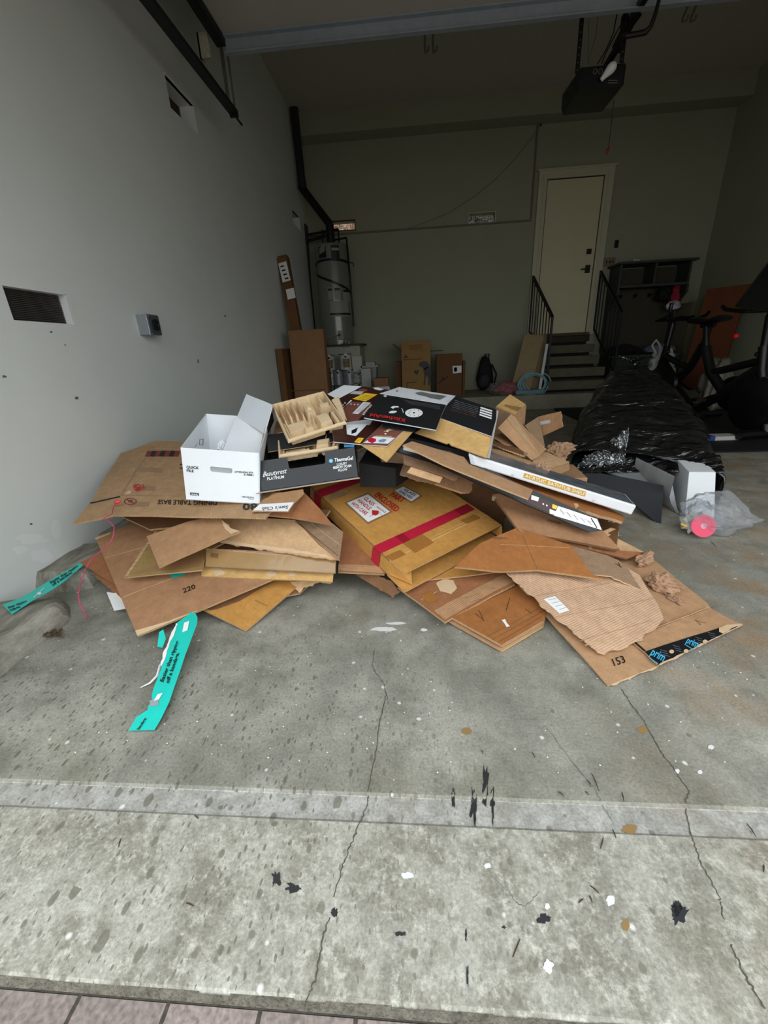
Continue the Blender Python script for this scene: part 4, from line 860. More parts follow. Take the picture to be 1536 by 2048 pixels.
# hall tree bench
HT = mat('hall_tree_green', (58, 66, 58), rough=0.55, var=0.12, coord='Object'); HT2 = mat('hall_tree_panel', (66, 62, 48), rough=0.7, var=0.12, coord='Object')
xa = W(1236, 540, y=7.05).x; xb = W(1388, 525, y=7.05).x; zt = W(1310, 520, y=7.0).z
ht = empty('hall_tree', ((xa+xb)/2, 7.2, 0.2), 'dark green hall tree bench with shelf and hooks against the back wall', 'hall tree')
mb = MB(); mb.box2((xa+0.03, 7.33, 0.2), (xb-0.03, 7.37, zt-0.05)); build('back_panel', mb, HT2, ht)
mb = MB()
mb.box2((xa-0.02, 6.98, zt-0.03), (xb+0.03, 7.38, zt)); mb.box2((xa+0.02, 7.02, zt-0.33), (xb-0.03, 7.38, zt-0.30))
for x in (xa+0.02, (xa+xb)/2-0.015, xb-0.06): mb.box2((x, 7.02, zt-0.30), (x+0.03, 7.37, zt-0.03))
build('cubby_shelf', mb, HT, ht, bevel=0.004)
mb = MB()
for x, s_ in ((xa+0.02, 1), (xb-0.05, 1)):
    mb = MB(); mb.prism([Vector((x, 7.02, zt-0.33)), Vector((x, 7.02, zt-0.42)), Vector((x, 7.12, zt-0.50)), Vector((x, 7.24, zt-0.62)), Vector((x, 7.24, 0.70)), Vector((x, 7.37, 0.70)), Vector((x, 7.37, zt-0.33))], (0.03, 0, 0)); build('side_bracket', mb, HT, ht)
mb = MB(); mb.box2((xa, 6.85, 0.62), (xb, 7.37, 0.66)); mb.box2((xa+0.02, 6.88, 0.2), (xb-0.02, 7.36, 0.62)); build('bench_box', mb, HT, ht, bevel=0.005)
for k in range(4):
    x = xa+0.2+(xb-xa-0.4)*k/3; mb = MB(); mb.tube([(x, 7.33, zt-0.42), (x, 7.27, zt-0.43), (x, 7.25, zt-0.40)], 0.010, 8); mb.box((x, 7.325, zt-0.42), (0.03, 0.01, 0.06)); build('coat_hook', mb, IRON, ht)
mb = MB(); p = W(1274, 521, y=7.1); mb.box((p.x, 7.15, zt+0.02), (0.09, 0.06, 0.04)); build('small_white_box', mb, WHITEG, label='small white box on top of the hall tree', cat='box')
c = W(1349, 590, y=7.1); pb = empty('hanging_bag', c, 'red and white bag hanging from the hall tree hook', 'bag')
bag('bag_body', (c.x+0.02, 7.12, c.z-0.14), (0.15, 0.12, 0.30), mat('crimson_cloth', (150, 22, 48), rough=0.6, var=0.2, coord='Object'), None, None, 11, 0.3, 0.5, parent=pb); bag('white_panel', (c.x+0.0, 7.08, c.z-0.20), (0.20, 0.10, 0.12), mat('cloth_white_black', (190, 190, 192), rough=0.6, var=0.8, scale=14, coord='Object'), None, None, 12, 0.35, 0.9, parent=pb)
c = W(1334, 590, y=7.1); bag('hanging_helmet', (c.x-0.02, 7.15, c.z-0.08), (0.20, 0.18, 0.20), BLACKM, 'black helmet hanging beside the red and white bag', 'helmet', 13, 0.25, 0.9)
c = W(1318, 700, y=7.0); bag('pillow', (c.x, 7.0, 0.665), (0.46, 0.3, 0.13), mat('grey_blue_cloth', (110, 124, 140), rough=0.85, coord='Object'), 'grey blue pillow on the hall tree bench', 'pillow', 14, 0.15, 0.7)
c = W(1250, 700, y=6.95); bag('dark_clothes', (c.x, 7.0, 0.665), (0.42, 0.3, 0.14), mat('charcoal_cloth', (26, 26, 30), rough=0.9, coord='Object'), 'dark clothes heaped on the left end of the bench', 'clothes', 15, 0.5, 0.7)
PLW = mat('white_plastic_bag', (190, 188, 182), rough=0.35, var=0.1, coord='Object')
c = W(1318, 760, y=5.9); wb = empty('plastic_bag', c, 'cream plastic shopping bag behind the black wrapped bundle', 'bag')
bag('bag_body', (c.x, 5.9, 0.40), (0.32, 0.22, 0.36), PLW, None, None, 16, 0.7, 0.5, parent=wb, kink=3)
mb = MB(); mb.tube([(c.x-0.12, 5.86, 0.70), (c.x-0.20, 5.84, 0.80), (c.x-0.16, 5.84, 0.86), (c.x-0.10, 5.85, 0.80), (c.x-0.05, 5.88, 0.68)], 0.014, 8); build('bag_handle', mb, PLW, wb, smooth=True)
t, P = cbox('dark_crate', (1270, 735), (1345, 735), 6.0, 0.0, 0.4, BLACKM, 'dark crate carrying the cream plastic bag')
# orange door panel, white edge board
ORG = mat('orange_wood', (112, 60, 34), rough=0.5, var=0.15, scale=4, stretch=(1, 1, 0.15), coord='Object')
mb = MB(); P4 = [W(1412, 580, y=6.6), W(1500, 566, y=5.9), W(1446, 745, y=5.9), W(1388, 760, y=6.6)]; P4[2].z = 0.21 if False else P4[2].z
P4 = [Vector((3.98, 6.65, 1.56)), Vector((4.30, 5.62, 1.56)), Vector((4.00, 5.55, 0.2)), Vector((3.70, 6.60, 0.2))]
a = W(1414, 580, x=3.98); b = W(1500, 566, x=4.25); zz = (a.z+b.z)/2
P4 = [Vector((a.x, a.y, zz)), Vector((b.x, b.y, zz)), Vector((b.x-0.14, b.y-0.05, 0.0)), Vector((a.x-0.14, a.y-0.05, 0.0))]
mb.prism(P4, (0.03, 0.02, 0)); build('orange_door_slab', mb, ORG, label='orange brown wooden slab door leaning on the right wall', cat='door slab')
mb = MB(); mb.box2((4.06, 7.0, 0.2), (4.2, 7.38, 1.35)); build('board_offcut', mb, mat('board_grey', (128, 122, 98), rough=0.8, coord='Object'), label='pale board offcut standing in the back right corner', cat='board')
c = W(1418, 760, y=5.6); bag('plastic_bag', (c.x+0.1, 5.6, 0.0), (0.34, 0.3, 0.62), mat('grey_plastic_bag', (128, 122, 110), rough=0.4, coord='Object'), 'grey plastic bag standing behind the exercise bike by the orange slab', 'bag', 18, 0.45, 0.6)
# mats and exercise bikes
mb = MB(); P4 = [W(1300, 905, z=0), W(1560, 903, z=0), Vector((4.3, 3.9, 0)), Vector((4.3, 6.1, 0)), Vector((2.6, 6.1, 0)), Vector((2.0, 3.45, 0))]
mb = MB(); mb.box2((1.95, 3.46, 0), (4.30, 6.1, 0.012)); build('gym_mat', mb, BLACKM, label='black rubber gym mat under the exercise bikes', cat='mat')
BK = mat('bike_black', (15, 15, 17), rough=0.35, coord='Object'); CHR = mat('bike_chrome', (150, 152, 156), rough=0.25, metal=0.9, coord='Object')
def bike(c, yaw, label, sc=1.0, screen=None):
    t = empty('exercise_bike', (c[0], c[1], 0.012), label, 'exercise bike', 'exercise bikes on the black mat')
    R = Matrix.Rotation(yaw, 3, 'Z'); o = Vector((c[0], c[1], 0.012))
    L = lambda x, y, z: o + R @ (Vector((x, y, z))*sc)     # x = forward
    def part(name, fn, m=BK, sm=True):
        mb = MB(); fn(mb); build(name, mb, m, t, smooth=sm)
    part('front_foot', lambda b: b.tube([L(0.50, -0.28, 0.05), L(0.50, 0.28, 0.05)], 0.035, 12)); part('rear_foot', lambda b: b.tube([L(-0.50, -0.28, 0.05), L(-0.50, 0.28, 0.05)], 0.035, 12))
    part('frame', lambda b: (b.tube([L(-0.50, 0, 0.06), L(-0.05, 0, 0.33), L(0.10, 0, 0.42)], 0.04, 12), b.tube([L(0.50, 0, 0.06), L(0.30, 0, 0.60), L(0.26, 0, 0.80)], 0.04, 12), b.tube([L(-0.35, 0, 0.80), L(-0.22, 0, 0.55), L(0.0, 0, 0.36)], 0.045, 12), b.tube([L(-0.05, 0, 0.36), L(0.30, 0, 0.62)], 0.05, 12), b.tube([L(-0.22, 0, 0.55), L(0.28, 0, 0.68)], 0.035, 12)))
    part('flywheel', lambda b: b.lathe(L(0.32, -0.03, 0.30), [(0.02, -0.02), (0.20, -0.02), (0.235, 0.0), (0.235, 0.05), (0.20, 0.07), (0.02, 0.07)], 40, axis=R @ Vector((0, 1, 0))))
    part('flywheel_rim', lambda b: b.lathe(L(0.32, -0.03, 0.30), [(0.222, -0.006), (0.238, 0.002), (0.238, 0.010), (0.222, -0.006)], 40, axis=R @ Vector((0, 1, 0)), cap=False), CHR)
    part('belt_guard', lambda b: b.lathe(L(0.0, 0.05, 0.36), [(0.02, 0), (0.15, 0), (0.16, 0.02), (0.15, 0.05), (0.02, 0.05)], 30, axis=R @ Vector((0, 1, 0))))
    part('seat_post', lambda b: (b.tube([L(-0.33, 0, 0.74), L(-0.40, 0, 1.0)], 0.028, 10), b.tube([L(-0.46, 0, 1.01), L(-0.30, 0, 1.01)], 0.022, 10)))
    def sad(b):
        rings = []
        for k in range(12):
            u = k/11; w = 0.10*(1-u)**0.7+0.022; h = 0.035*(1-0.4*u)
            rings.append([L(-0.54+0.30*u, math.cos(a)*w, 1.055+math.sin(a)*h+0.012*math.cos(u*6)) for a in [2*PI*j/12 for j in range(12)]])
        b.loft(rings)
    part('saddle', sad)
    part('handlebar_post', lambda b: b.tube([L(0.27, 0, 0.76), L(0.24, 0, 1.05), L(0.26, 0, 1.10)], 0.032, 10))
    part('handlebar', lambda b: (b.tube([L(0.20, -0.24, 1.10), L(0.02, -0.24, 1.13), L(-0.04, -0.22, 1.16)], 0.017, 8), b.tube([L(0.20, 0.24, 1.10), L(0.02, 0.24, 1.13), L(-0.04, 0.22, 1.16)], 0.017, 8), b.tube([L(0.20, -0.24, 1.10), L(0.20, 0.24, 1.10)], 0.018, 8), b.tube([L(0.2, -0.1, 1.1), L(0.0, -0.07, 1.12), L(0.0, 0.07, 1.12), L(0.2, 0.1, 1.1)], 0.016, 8)))
    part('screen_arm', lambda b: b.tube([L(0.26, 0, 1.08), L(0.34, 0, 1.22), L(0.33, 0, 1.30)], 0.022, 8))
    def scr(b):
        if screen: return b.prism(screen, (0.02, 0.05, 0.0))
        X = R @ Vector((-0.25, 0, 1)).normalized(); Yv = R @ Vector((0, 1, 0)); Nv = R @ Vector((1, 0, 0.25)).normalized(); cc = L(0.32, 0, 1.36)
        P = [cc+Yv*sy*0.28*sc+X*sx_*0.165*sc+Nv*sn*0.014 for sn in (-1, 1) for sx_, sy in ((-1, -1), (-1, 1), (1, 1), (1, -1))]; b.hexa(P)
    if screen is not False: part('screen', scr, BLACK, False)
    for s_ in (-1, 1):
        part('crank_pedal', lambda b: (b.tube([L(0.0, s_*0.10, 0.36), L(0.13*s_, s_*0.11, 0.30)], 0.013, 8), b.box(L(0.13*s_, s_*0.16, 0.30), (0.09, 0.09, 0.025))), CHR if False else BK)
    part('knob', lambda b: b.lathe(L(0.22, 0.0, 0.66)+Vector((0, 0, 0.05)), [(0.01, 0), (0.022, 0.01), (0.022, 0.03), (0.008, 0.04)], 14))
    return t
c1 = W(1490, 868, z=0.0)
bike((2.98, 4.32), math.radians(-78), 'black exercise bike with a tilted screen, the nearer one to the camera', 0.96, [W(1472, 612, y=3.80), W(1575, 628, y=3.55), W(1640, 535, y=3.55), W(1540, 522, y=3.85)])
bike((3.14, 5.46), math.radians(95), 'black exercise bike with its saddle showing in front of the orange slab', 0.97, False)
c = W(1472, 672, y=4.4); mb = MB(); mb.lathe(c, [(0.003, -0.022), (0.016, -0.016), (0.022, 0), (0.016, 0.016), (0.003, 0.022)], 16, axis=Vector((0, -1, 0.2))); build('red_reflector', mb, mat('red_reflector', (210, 20, 24), rough=0.2, coord='Object', emit=((255, 20, 20), 0.06)), label='small red ball glowing on the nearer exercise bike', cat='light', smooth=True)  # reflector material carries a faint emission of its own
a = W(1424, 875, z=0.04); t = empty('striped_mat_roll', a, 'blue and white rolled towel lying on the black mat edge', 'towel')
mb = MB(); mb.box2((a.x, a.y-0.03, 0.014), (a.x+0.22, a.y+0.11, 0.052)); build('towel_body', mb, mat('towel_white', (196, 190, 184), rough=0.8, coord='Object'), t, bevel=0.008)
mb = MB(); mb.box2((a.x-0.035, a.y-0.035, 0.013), (a.x+0.01, a.y+0.115, 0.058)); build('blue_end', mb, mat('towel_blue', (40, 70, 130), rough=0.6, coord='Object'), t, bevel=0.008)

# ------------------------------------------------------------------ black wrapped bundle
def film_mat():
    m = bpy.data.materials.new('black_plastic_film'); m.use_nodes = True; n = m.node_tree; N = n.nodes; L = n.links; b = N['Principled BSDF']
    b.inputs['Base Color'].default_value = (0.010, 0.010, 0.011, 1); b.inputs['Roughness'].default_value = 0.13; b.inputs['IOR'].default_value = 2.0
    tc = N.new('ShaderNodeTexCoord'); mp = N.new('ShaderNodeMapping'); mp.inputs['Scale'].default_value = (1, 2.2, 1.6); mp.inputs['Rotation'].default_value = (0, 0, 0.3); L.new(tc.outputs['Object'], mp.inputs[0])
    z = N.new('ShaderNodeTexNoise'); z.inputs['Scale'].default_value = 3.2; z.inputs['Detail'].default_value = 6; z.inputs['Roughness'].default_value = 0.45; z.inputs['Distortion'].default_value = 1.8; L.new(mp.outputs[0], z.inputs['Vector'])
    bp = N.new('ShaderNodeBump'); bp.inputs['Strength'].default_value = 1.0; bp.inputs['Distance'].default_value = 0.06; L.new(z.outputs['Fac'], bp.inputs['Height']); L.new(bp.outputs[0], b.inputs['Normal']); return m
FILM = film_mat()
# stations: left foot pixel, right foot pixel, height
bw = empty('wrapped_bundle', (1.7, 3.2, 0), 'long bundle wrapped in black plastic film, open at its near end', 'bundle')
ST = [(Vector((1.05, 2.84, 0)), Vector((1.68, 2.28, 0)), 0.235, 0.215), (Vector((1.12, 3, 0)), Vector((1.88, 2.66, 0)), 0.32, 0.28), (Vector((1.2, 3.24, 0)), Vector((2.06, 3.02, 0)), 0.37, 0.33), (Vector((1.34, 3.57, 0)), Vector((2.24, 3.4, 0)), 0.41, 0.38), (Vector((1.56, 4, 0)), Vector((2.36, 3.8, 0)), 0.47, 0.44), (Vector((1.78, 4.4, 0)), Vector((2.46, 4.2, 0)), 0.52, 0.5), (Vector((2, 4.75, 0)), Vector((2.52, 4.55, 0)), 0.58, 0.57), (Vector((2.12, 4.95, 0)), Vector((2.52, 4.8, 0)), 0.6, 0.58), (Vector((2.2, 5.08, 0)), Vector((2.46, 5, 0)), 0.5, 0.5), (Vector((2.27, 5.15, 0)), Vector((2.4, 5.1, 0)), 0.3, 0.3)]
def interp(S_, t):
    i = min(int(t), len(S_)-2); f = t-i; f = f*f*(3-2*f)*0.4+f*0.6; a, b = S_[i], S_[i+1]
    return a[0].lerp(b[0], f), a[1].lerp(b[1], f), a[2]+(b[2]-a[2])*f, a[3]+(b[3]-a[3])*f
rings = []; NK = 64
for i in range(110):
    t = i/109*(len(ST)-1)*0.9999; l, r, hl, hr = interp(ST, t); rg = []
    for k in range(NK):
        a = k/(NK-1)   # 0 left foot .. 1 right foot, over the top
        s_ = 2*a-1; sup = math.copysign(abs(s_)**0.8, s_)
        x = math.sin(s_*PI/2); x = math.copysign(abs(x)**0.75, x); zc = max(0, 1-abs(s_)**3.2)**0.62
        hh = hl+(hr-hl)*(x+1)/2; p = l.lerp(r, (x+1)/2) + Vector((0, 0, hh*zc))
        q = Vector((t*1.3, s_*1.6, 0)); fo = abs(noise.noise(Vector((t*2.6+s_*0.9, s_*0.8, 4))))
        sag = 0.030*noise.noise(q*1.3)+0.030*(0.5-fo) - 0.015*abs(noise.noise(Vector((t*5+s_*1.2, s_*1.5, 9))))+0.010*noise.noise(Vector((t*11, s_*3, 2)))
        ctr = l.lerp(r, 0.5)+Vector((0, 0, 0.15)); d = (p-ctr).normalized(); p = p+d*sag*(0.3+zc)
        if i < 14:   # front hem hangs and ripples
            e = (14-i)/14; p += Vector((0, 0, 0.012*noise.noise(Vector((s_*5, 3, 1)))*e)); 
        p.z = max(0.001, p.z); rg.append(p)
    rings.append(rg)
# clip the lower left/right sides at the very front so the end stays open
mb = MB(); mb.loft(rings, closed=False, cap=False); o = build('film_cover', mb, FILM, bw, smooth='all', fixn=False)
sol = o.modifiers.new('thickness', 'SOLIDIFY'); sol.thickness = 0.002
mb = MB(); c = W(1266, 735, y=5.0); pts = [c+Vector((0.02, 0, -0.1)), c, c+Vector((0.03, 0, 0.06))]
mb.tube(pts, [0.05, 0.022, 0.04], 10)
for k in range(9):
    a = k*0.7; mb.tube([c+Vector((0, 0, 0.04)), c+Vector((math.cos(a)*0.07, math.sin(a)*0.05, 0.09)), c+Vector((math.cos(a)*0.14-0.03, math.sin(a)*0.08, 0.10+0.03*math.sin(k*2))) ], [0.012, 0.012, 0.004], 5)
build('twisted_top', mb, FILM, bw, smooth=True)
# crumpled bright film peak near the front left, and hem
def crumpled(name, fn, nu, nv, m, parent, amp, fr, seed, th=0.001, label=None, cat=None):
    mb = MB()
    def P(u, v):
        p, n = fn(u, v); q = Vector((u*fr, v*fr, seed))
        d = amp*(abs(noise.noise(q))*2-0.6 + 0.7*(abs(noise.noise(q*2.3))*2-0.5)+0.35*noise.noise(q*5)); return p+n*d
    mb.grid(P, nu, nv); o = build(name, mb, m, parent, label, cat, smooth='all', fixn=False); s = o.modifiers.new('thickness', 'SOLIDIFY'); s.thickness = th; return o
cA, cB, cC, cD = W(1136, 944, y=2.82), W(1245, 944, y=2.60), W(1259, 857, y=2.72), W(1196, 896, y=2.88)
def peak(u, v):
    a = cA.lerp(cB, u); b = cD.lerp(cC, u); p = a.lerp(b, v) + Vector((0, 0, 0.035*math.sin(v*PI)*math.sin(u*PI))); n = (cB-cA).cross(cD-cA).normalized(); n = n if n.z > 0 else -n; return p, n
FILM2 = mat('film_reflection_grey', (84, 86, 90), rough=0.22, spec=0.8, coord='Object', coat=1.0, bump=0.3, bscale=30, ior=2.2)  # black film greyed to stand in for its bright reflection
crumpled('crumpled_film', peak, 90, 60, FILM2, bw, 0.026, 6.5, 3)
hA, hB = W(1136, 948, y=2.80), W(1450, 948, y=2.22)
def hem(u, v):
    a = hA.lerp(hB, u); b = W(1150+290*u, 912-10*math.sin(u*PI), y=2.95+(2.40-2.95)*u); 
    p = a.lerp(b, v); p.z += 0.02*math.sin(u*PI)*(0.3+v)+0.01; return p, Vector((0, -0.5, 0.8))
crumpled('film_hem', hem, 110, 14, FILM, bw, 0.012, 9.0, 7)
# what shows inside the open end
FELT = mat('dark_felt', (52, 54, 57), rough=0.9, var=0.12, scale=40, bump=0.3, bscale=200)
pf = [W(1140, 948, y=2.60), W(1325, 972, y=2.22), W(1322, 1046, z=0.004), W(1300, 1040, z=0.004), W(1245, 1000, z=0.03), W(1160, 968, z=0.03)]
P3 = (1150, 950, 'y2.50'), (1325, 972, 'y2.24'), (1316, 1044, 'z0.006')
fo, S = sheet('felt_panel', [(1140, 949), (1200, 947), (1327, 970), (1322, 1046), (1312, 1044), (1262, 1002), (1180, 965)], P3, FELT, edge=FELT, th=0.012, warp=0.004, label='dark grey felt covered panel sticking out under the black film', cat='panel', cell=0.04)
mb = MB(); a, b = W(1195, 945, y=2.62), W(1335, 943, y=2.30)
GREYB = mat('pale_grey_board', (150, 154, 158), rough=0.5, var=0.05)
_, S = sheet('grey_board', [(1212, 944), (1333, 944), (1318, 968), (1240, 953)], ((1212, 944, 'y2.66'), (1333, 944, 'y2.40'), (1318, 968, 'y2.36')), GREYB, edge=GREYB, th=0.01, warp=0.0, label='pale grey board inside the open end of the wrapped bundle', cat='board')
FOAM = mat('white_foam', (226, 228, 230), rough=0.7, var=0.02)
wb = empty('foam_carton', W(1400, 1000, z=0.0), 'white foam block standing in the open end of the wrapped bundle', 'foam')
mb = MB(); F = [W(1366, 1045, y=2.02), W(1425, 985, y=2.20), W(1434, 943, y=2.26), W(1378, 944, y=2.14)]; F[0].z = 0.01; F[1].z = 0.01
F = [Vector((1.47, 2.10, 0.005)), Vector((1.63, 2.10, 0.005)), Vector((1.63, 2.16, 0.225)), Vector((1.47, 2.16, 0.225))]
a = W(1378, 944, y=2.2); b = W(1432, 944, y=2.2)
F = [Vector((a.x-0.02, 2.12, 0.002)), Vector((b.x-0.02, 2.10, 0.002)), b, a]
mb.hexa([F[0], F[1], F[1]+Vector((0.2, 0.6, 0)), F[0]+Vector((0.2, 0.6, 0)), F[3], F[2], F[2]+Vector((0.2, 0.6, 0.0)), F[3]+Vector((0.2, 0.6, 0.0))]); build('foam_block', mb, FOAM, wb, bevel=0.004)
a = W(1336, 946, y=2.22); b = W(1372, 944, y=2.2); c_ = W(1352, 1040, y=2.05)
mb = MB(); rr = []
for k in range(7):
    t_ = k/6; rr.append([Vector((a.x+(b.x-a.x)*s_, 2.16+0.05*math.sin(s_*PI)+t_*0.4, z_)) for s_, z_ in ((0.0, a.z), (0.15, a.z-0.05), (0.35, a.z-0.08), (0.55, 0.10), (0.75, 0.06), (0.9, 0.01), (1.0, 0.004), (0.85, 0.004), (0.55, 0.05), (0.3, 0.09), (0.1, 0.13), (-0.05, a.z-0.01))])
mb.loft(rr); build('foam_liner', mb, mat('foam_grey', (170, 172, 174), rough=0.6, var=0.2, scale=10), wb, smooth=50)
# clear bag with a red disc
CLR = bpy.data.materials.new('clear_film'); CLR.use_nodes = True
n = CLR.node_tree; n.nodes.clear(); ou = n.nodes.new('ShaderNodeOutputMaterial'); mx = n.nodes.new('ShaderNodeMixShader'); tr_ = n.nodes.new('ShaderNodeBsdfTransparent'); mx2 = n.nodes.new('ShaderNodeMixShader'); gl = n.nodes.new('ShaderNodeBsdfGlossy'); df = n.nodes.new('ShaderNodeBsdfTranslucent'); df2 = n.nodes.new('ShaderNodeBsdfDiffuse')
tr_.inputs[0].default_value = (0.90, 0.91, 0.92, 1); gl.inputs['Roughness'].default_value = 0.12; df2.inputs[0].default_value = (0.75, 0.77, 0.8, 1)
fr = n.nodes.new('ShaderNodeLayerWeight'); fr.inputs[0].default_value = 0.35
n.links.new(fr.outputs['Facing'], mx2.inputs[0]); n.links.new(df2.outputs[0], mx2.inputs[1]); n.links.new(gl.outputs[0], mx2.inputs[2])
rpm = n.nodes.new('ShaderNodeMapRange'); rpm.inputs['To Min'].default_value = 0.10; rpm.inputs['To Max'].default_value = 0.55; n.links.new(fr.outputs['Facing'], rpm.inputs[0])
n.links.new(rpm.outputs[0], mx.inputs[0]); n.links.new(tr_.outputs[0], mx.inputs[1]); n.links.new(mx2.outputs[0], mx.inputs[2]); n.links.new(mx.outputs[0], ou.inputs[0])
c = Vector((1.41, 1.93, 0)); cb = empty('clear_plastic_bag', c, 'clear plastic bag holding a pink disc on the floor beside the white foam block', 'bag')
def cbag(name, m, sx_, sy, sz, seed, amp, off=Vector((0, 0, 0)), kink=3.0, sub=5):
    bm = bmesh.new(); bmesh.ops.create_icosphere(bm, subdivisions=sub, radius=1.0); mb = MB(); vs = []
    for v in bm.verts:
        d = v.co.normalized(); q = d*kink+Vector((seed, seed*0.7, 0))
        f = 1+amp*(abs(noise.noise(q))*1.6-0.4+0.6*(abs(noise.noise(q*2.2))*1.6-0.4)+0.12*noise.noise(q*5.5)); tail = max(0, d.x-0.3)
        p = Vector((d.x*f*sx_*(1+0.9*tail), d.y*f*sy*(1-0.5*tail), (d.z*f*(1-0.8*tail)+0.98-0.55*tail)*sz)); p.z = max(0.001, p.z); vs.append(c+off+p)
    mb.add(vs, [[v.index for v in f.verts] for f in bm.faces]); bm.free(); return build(name, mb, m, cb, smooth='all')
cbag('film', CLR, 0.135, 0.10, 0.105, 4, 0.20, kink=1.8); cbag('crumpled_wrap', CLR, 0.085, 0.07, 0.075, 9, 0.3, Vector((-0.03, 0.02, 0.0)), kink=2.6)
cd_ = W(1407, 1052, y=1.86); mb = MB(); ax_ = Vector((-0.12, -0.95, 0.35)).normalized(); mb.lathe(cd_, [(0.008, 0), (0.052, 0), (0.052, 0.0016), (0.008, 0.0016)], 48, axis=ax_)
build('pink_disc', mb, mat('pink_disc', (222, 60, 96), rough=0.25, coord='Object'), cb)
mb = MB(); mb.lathe(cd_+ax_*0.0017, [(0.013, 0), (0.013, 0.0006)], 24, axis=ax_); build('disc_centre', mb, mat('disc_centre', (200, 150, 160), rough=0.3, coord='Object'), cb)
cbag('tissue', mat('tissue_white', (206, 204, 198), rough=0.7, coord='Object'), 0.06, 0.05, 0.05, 14, 0.45, Vector((-0.065, 0.0, 0.004)), kink=4, sub=4)
mb = MB(); a = W(1362, 1048, y=1.86); mb.bar(a, a+Vector((0.035, 0.01, -0.015)), 0.003, 0.009); build('yellow_band', mb, GOLD, cb)

# ================================================================== THE PILE
# ---- left side, lowest sheets first
_, S = sheet('flattened_carton', [(160, 1126), (205, 1100), (290, 1120), (262, 1182), (238, 1172)], ((160, 1126, .105), (205, 1100, .135), (260, 1180, .075)), K_red, th=.009, seed=1, torn=(3,), label='brown double layer sheet poking out left of the 220 sheet, upper of two')
_, S = sheet('flattened_carton', [(182, 1145), (245, 1135), (300, 1180), (246, 1199)], ((182, 1145, .075), (245, 1135, .095), (246, 1199, .045)), K_red, th=.009, seed=2, torn=(3,), label='brown double layer sheet poking out under the sheet marked 220, lower of two')
mb = MB(); S0 = Surf((215, 1188, .05), (260, 1192, .04), (228, 1220, .03)); mb.prism([S0.p(x, y) for x, y in ((213, 1184), (262, 1190), (252, 1217), (228, 1221))], (0, 0, -.001)); build('white_paper', mb, LABEL, label='white paper corner showing under the left edge of the pile', cat='paper')
_, S = sheet('flattened_carton', [(396, 1214), (491.5, 1260), (606, 1163), (533, 1135), (430, 1170)], ((396, 1214, .05), (491, 1260, .012), (606, 1163, .05)), K_och, th=.007, seed=3, label='ochre corrugated sheet at the front, right of the sheet marked 220')
crease(S, _, (510, 1200), (535, 1212), TAPE2, .004)
_, S = sheet('flattened_carton', [(380, 1195), (600, 1130), (640, 1150), (600, 1185), (420, 1222)], ((380, 1195, .07), (640, 1150, .05), (420, 1222, .04)), K_dk, th=.008, seed=4, label='dark brown sheet sandwiched between the 220 sheet and the ochre sheet')
o220, S = sheet('flattened_carton', [(191, 1076), (312, 1030), (600, 1060), (650, 1110), (600, 1140), (540, 1160), (398, 1223), (275, 1272)], ((192, 1076, .165), (275, 1272, .035), (560, 1150, .105)), K_220, th=.007, seed=5, warp=.004, label='large brown flattened carton printed 220 at the front left of the pile')
text(S, o220, '220', (368, 1188.5), (392.5, 1179), (365.5, 1179.5), INK, .01)
crease(S, o220, (246, 1196), (532, 1083), TORN, .0035); crease(S, o220, (211, 1116), (420, 1060), TORN, .003)
decal(S, o220, 'torn_edge', [(275, 1272.5), (398, 1223.5), (385, 1226), (340, 1243), (271, 1262)], TORN, .0011, torn=(1, 2), seed=2)
decal(S, o220, 'torn_edge', [(190, 1077), (222, 1066), (221, 1069), (193, 1081)], TORN, .0011, torn=(2,), seed=3)
decal(S, o220, 'teal_tape', [(336, 1146), (380, 1140), (366, 1152), (345, 1157)], TEAL, .0011)
oL2, S = sheet('flattened_carton', [(248, 1155), (329, 1032), (450, 1085), (413, 1102), (404, 1139)], ((249, 1155, .135), (329, 1033, .235), (404, 1138, .15)), K_olv, th=.007, seed=6, label='taped olive brown open flap with a pale cut edge above the sheet marked 220')
decal(S, oL2, 'cut_edge', [(248, 1155), (329, 1032), (333, 1034), (257, 1151)], EDGE, .0012); decal(S, oL2, 'cut_edge', [(249, 1156), (257, 1149), (404, 1133), (404, 1138)], K_olv, .0011)
decal(S, oL2, 'tape_shine', [(259, 1149), (400, 1105), (404, 1120), (395, 1133)], TAPE2, .0013)
o, S = sheet('flattened_carton', [(403, 1131), (667, 1144), (665, 1163.5), (403, 1152.5)], ((403, 1134, .125), (665, 1146, .115), (665, 1163, .10)), K_yel, th=.006, seed=7, label='narrow yellowish cardboard strip with torn paper bits along the pile front')
for c_, w_ in (((438, 1145), (26, 16)), ((544, 1148), (22, 14)), ((585, 1149), (16, 10))):
    decal(S, o, 'torn_label', [(c_[0]+w_[0]/2*math.cos(k*.7)*(1+.3*math.sin(k*3)), c_[1]+w_[1]/2*math.sin(k*.7)*(1+.3*math.cos(k*2))) for k in range(9)], TORN, .0014, torn=range(9), seed=c_[0])
o, S = sheet('flattened_carton', [(413, 1097), (540, 1103), (672, 1117), (671, 1147), (411, 1133)], ((413, 1098, .195), (672, 1118, .17), (411, 1133, .145)), K_gry, th=.005, seed=8, label='dull brown taped side panel facing the camera above the yellowish strip')
decal(S, o, 'packing_tape', [(414, 1099), (671, 1119), (670, 1146), (412, 1132)], mat('amber_tape', (158, 126, 82), rough=.25, var=.12, scale=7, coat=.4), .0011, seed=4)
crease(S, o, (413, 1099), (671, 1118), K_lt, .003)
decal(S, o, 'printed_mark', [(423, 1106), (438, 1108), (437, 1117), (422, 1115)], K_dk, .0016)
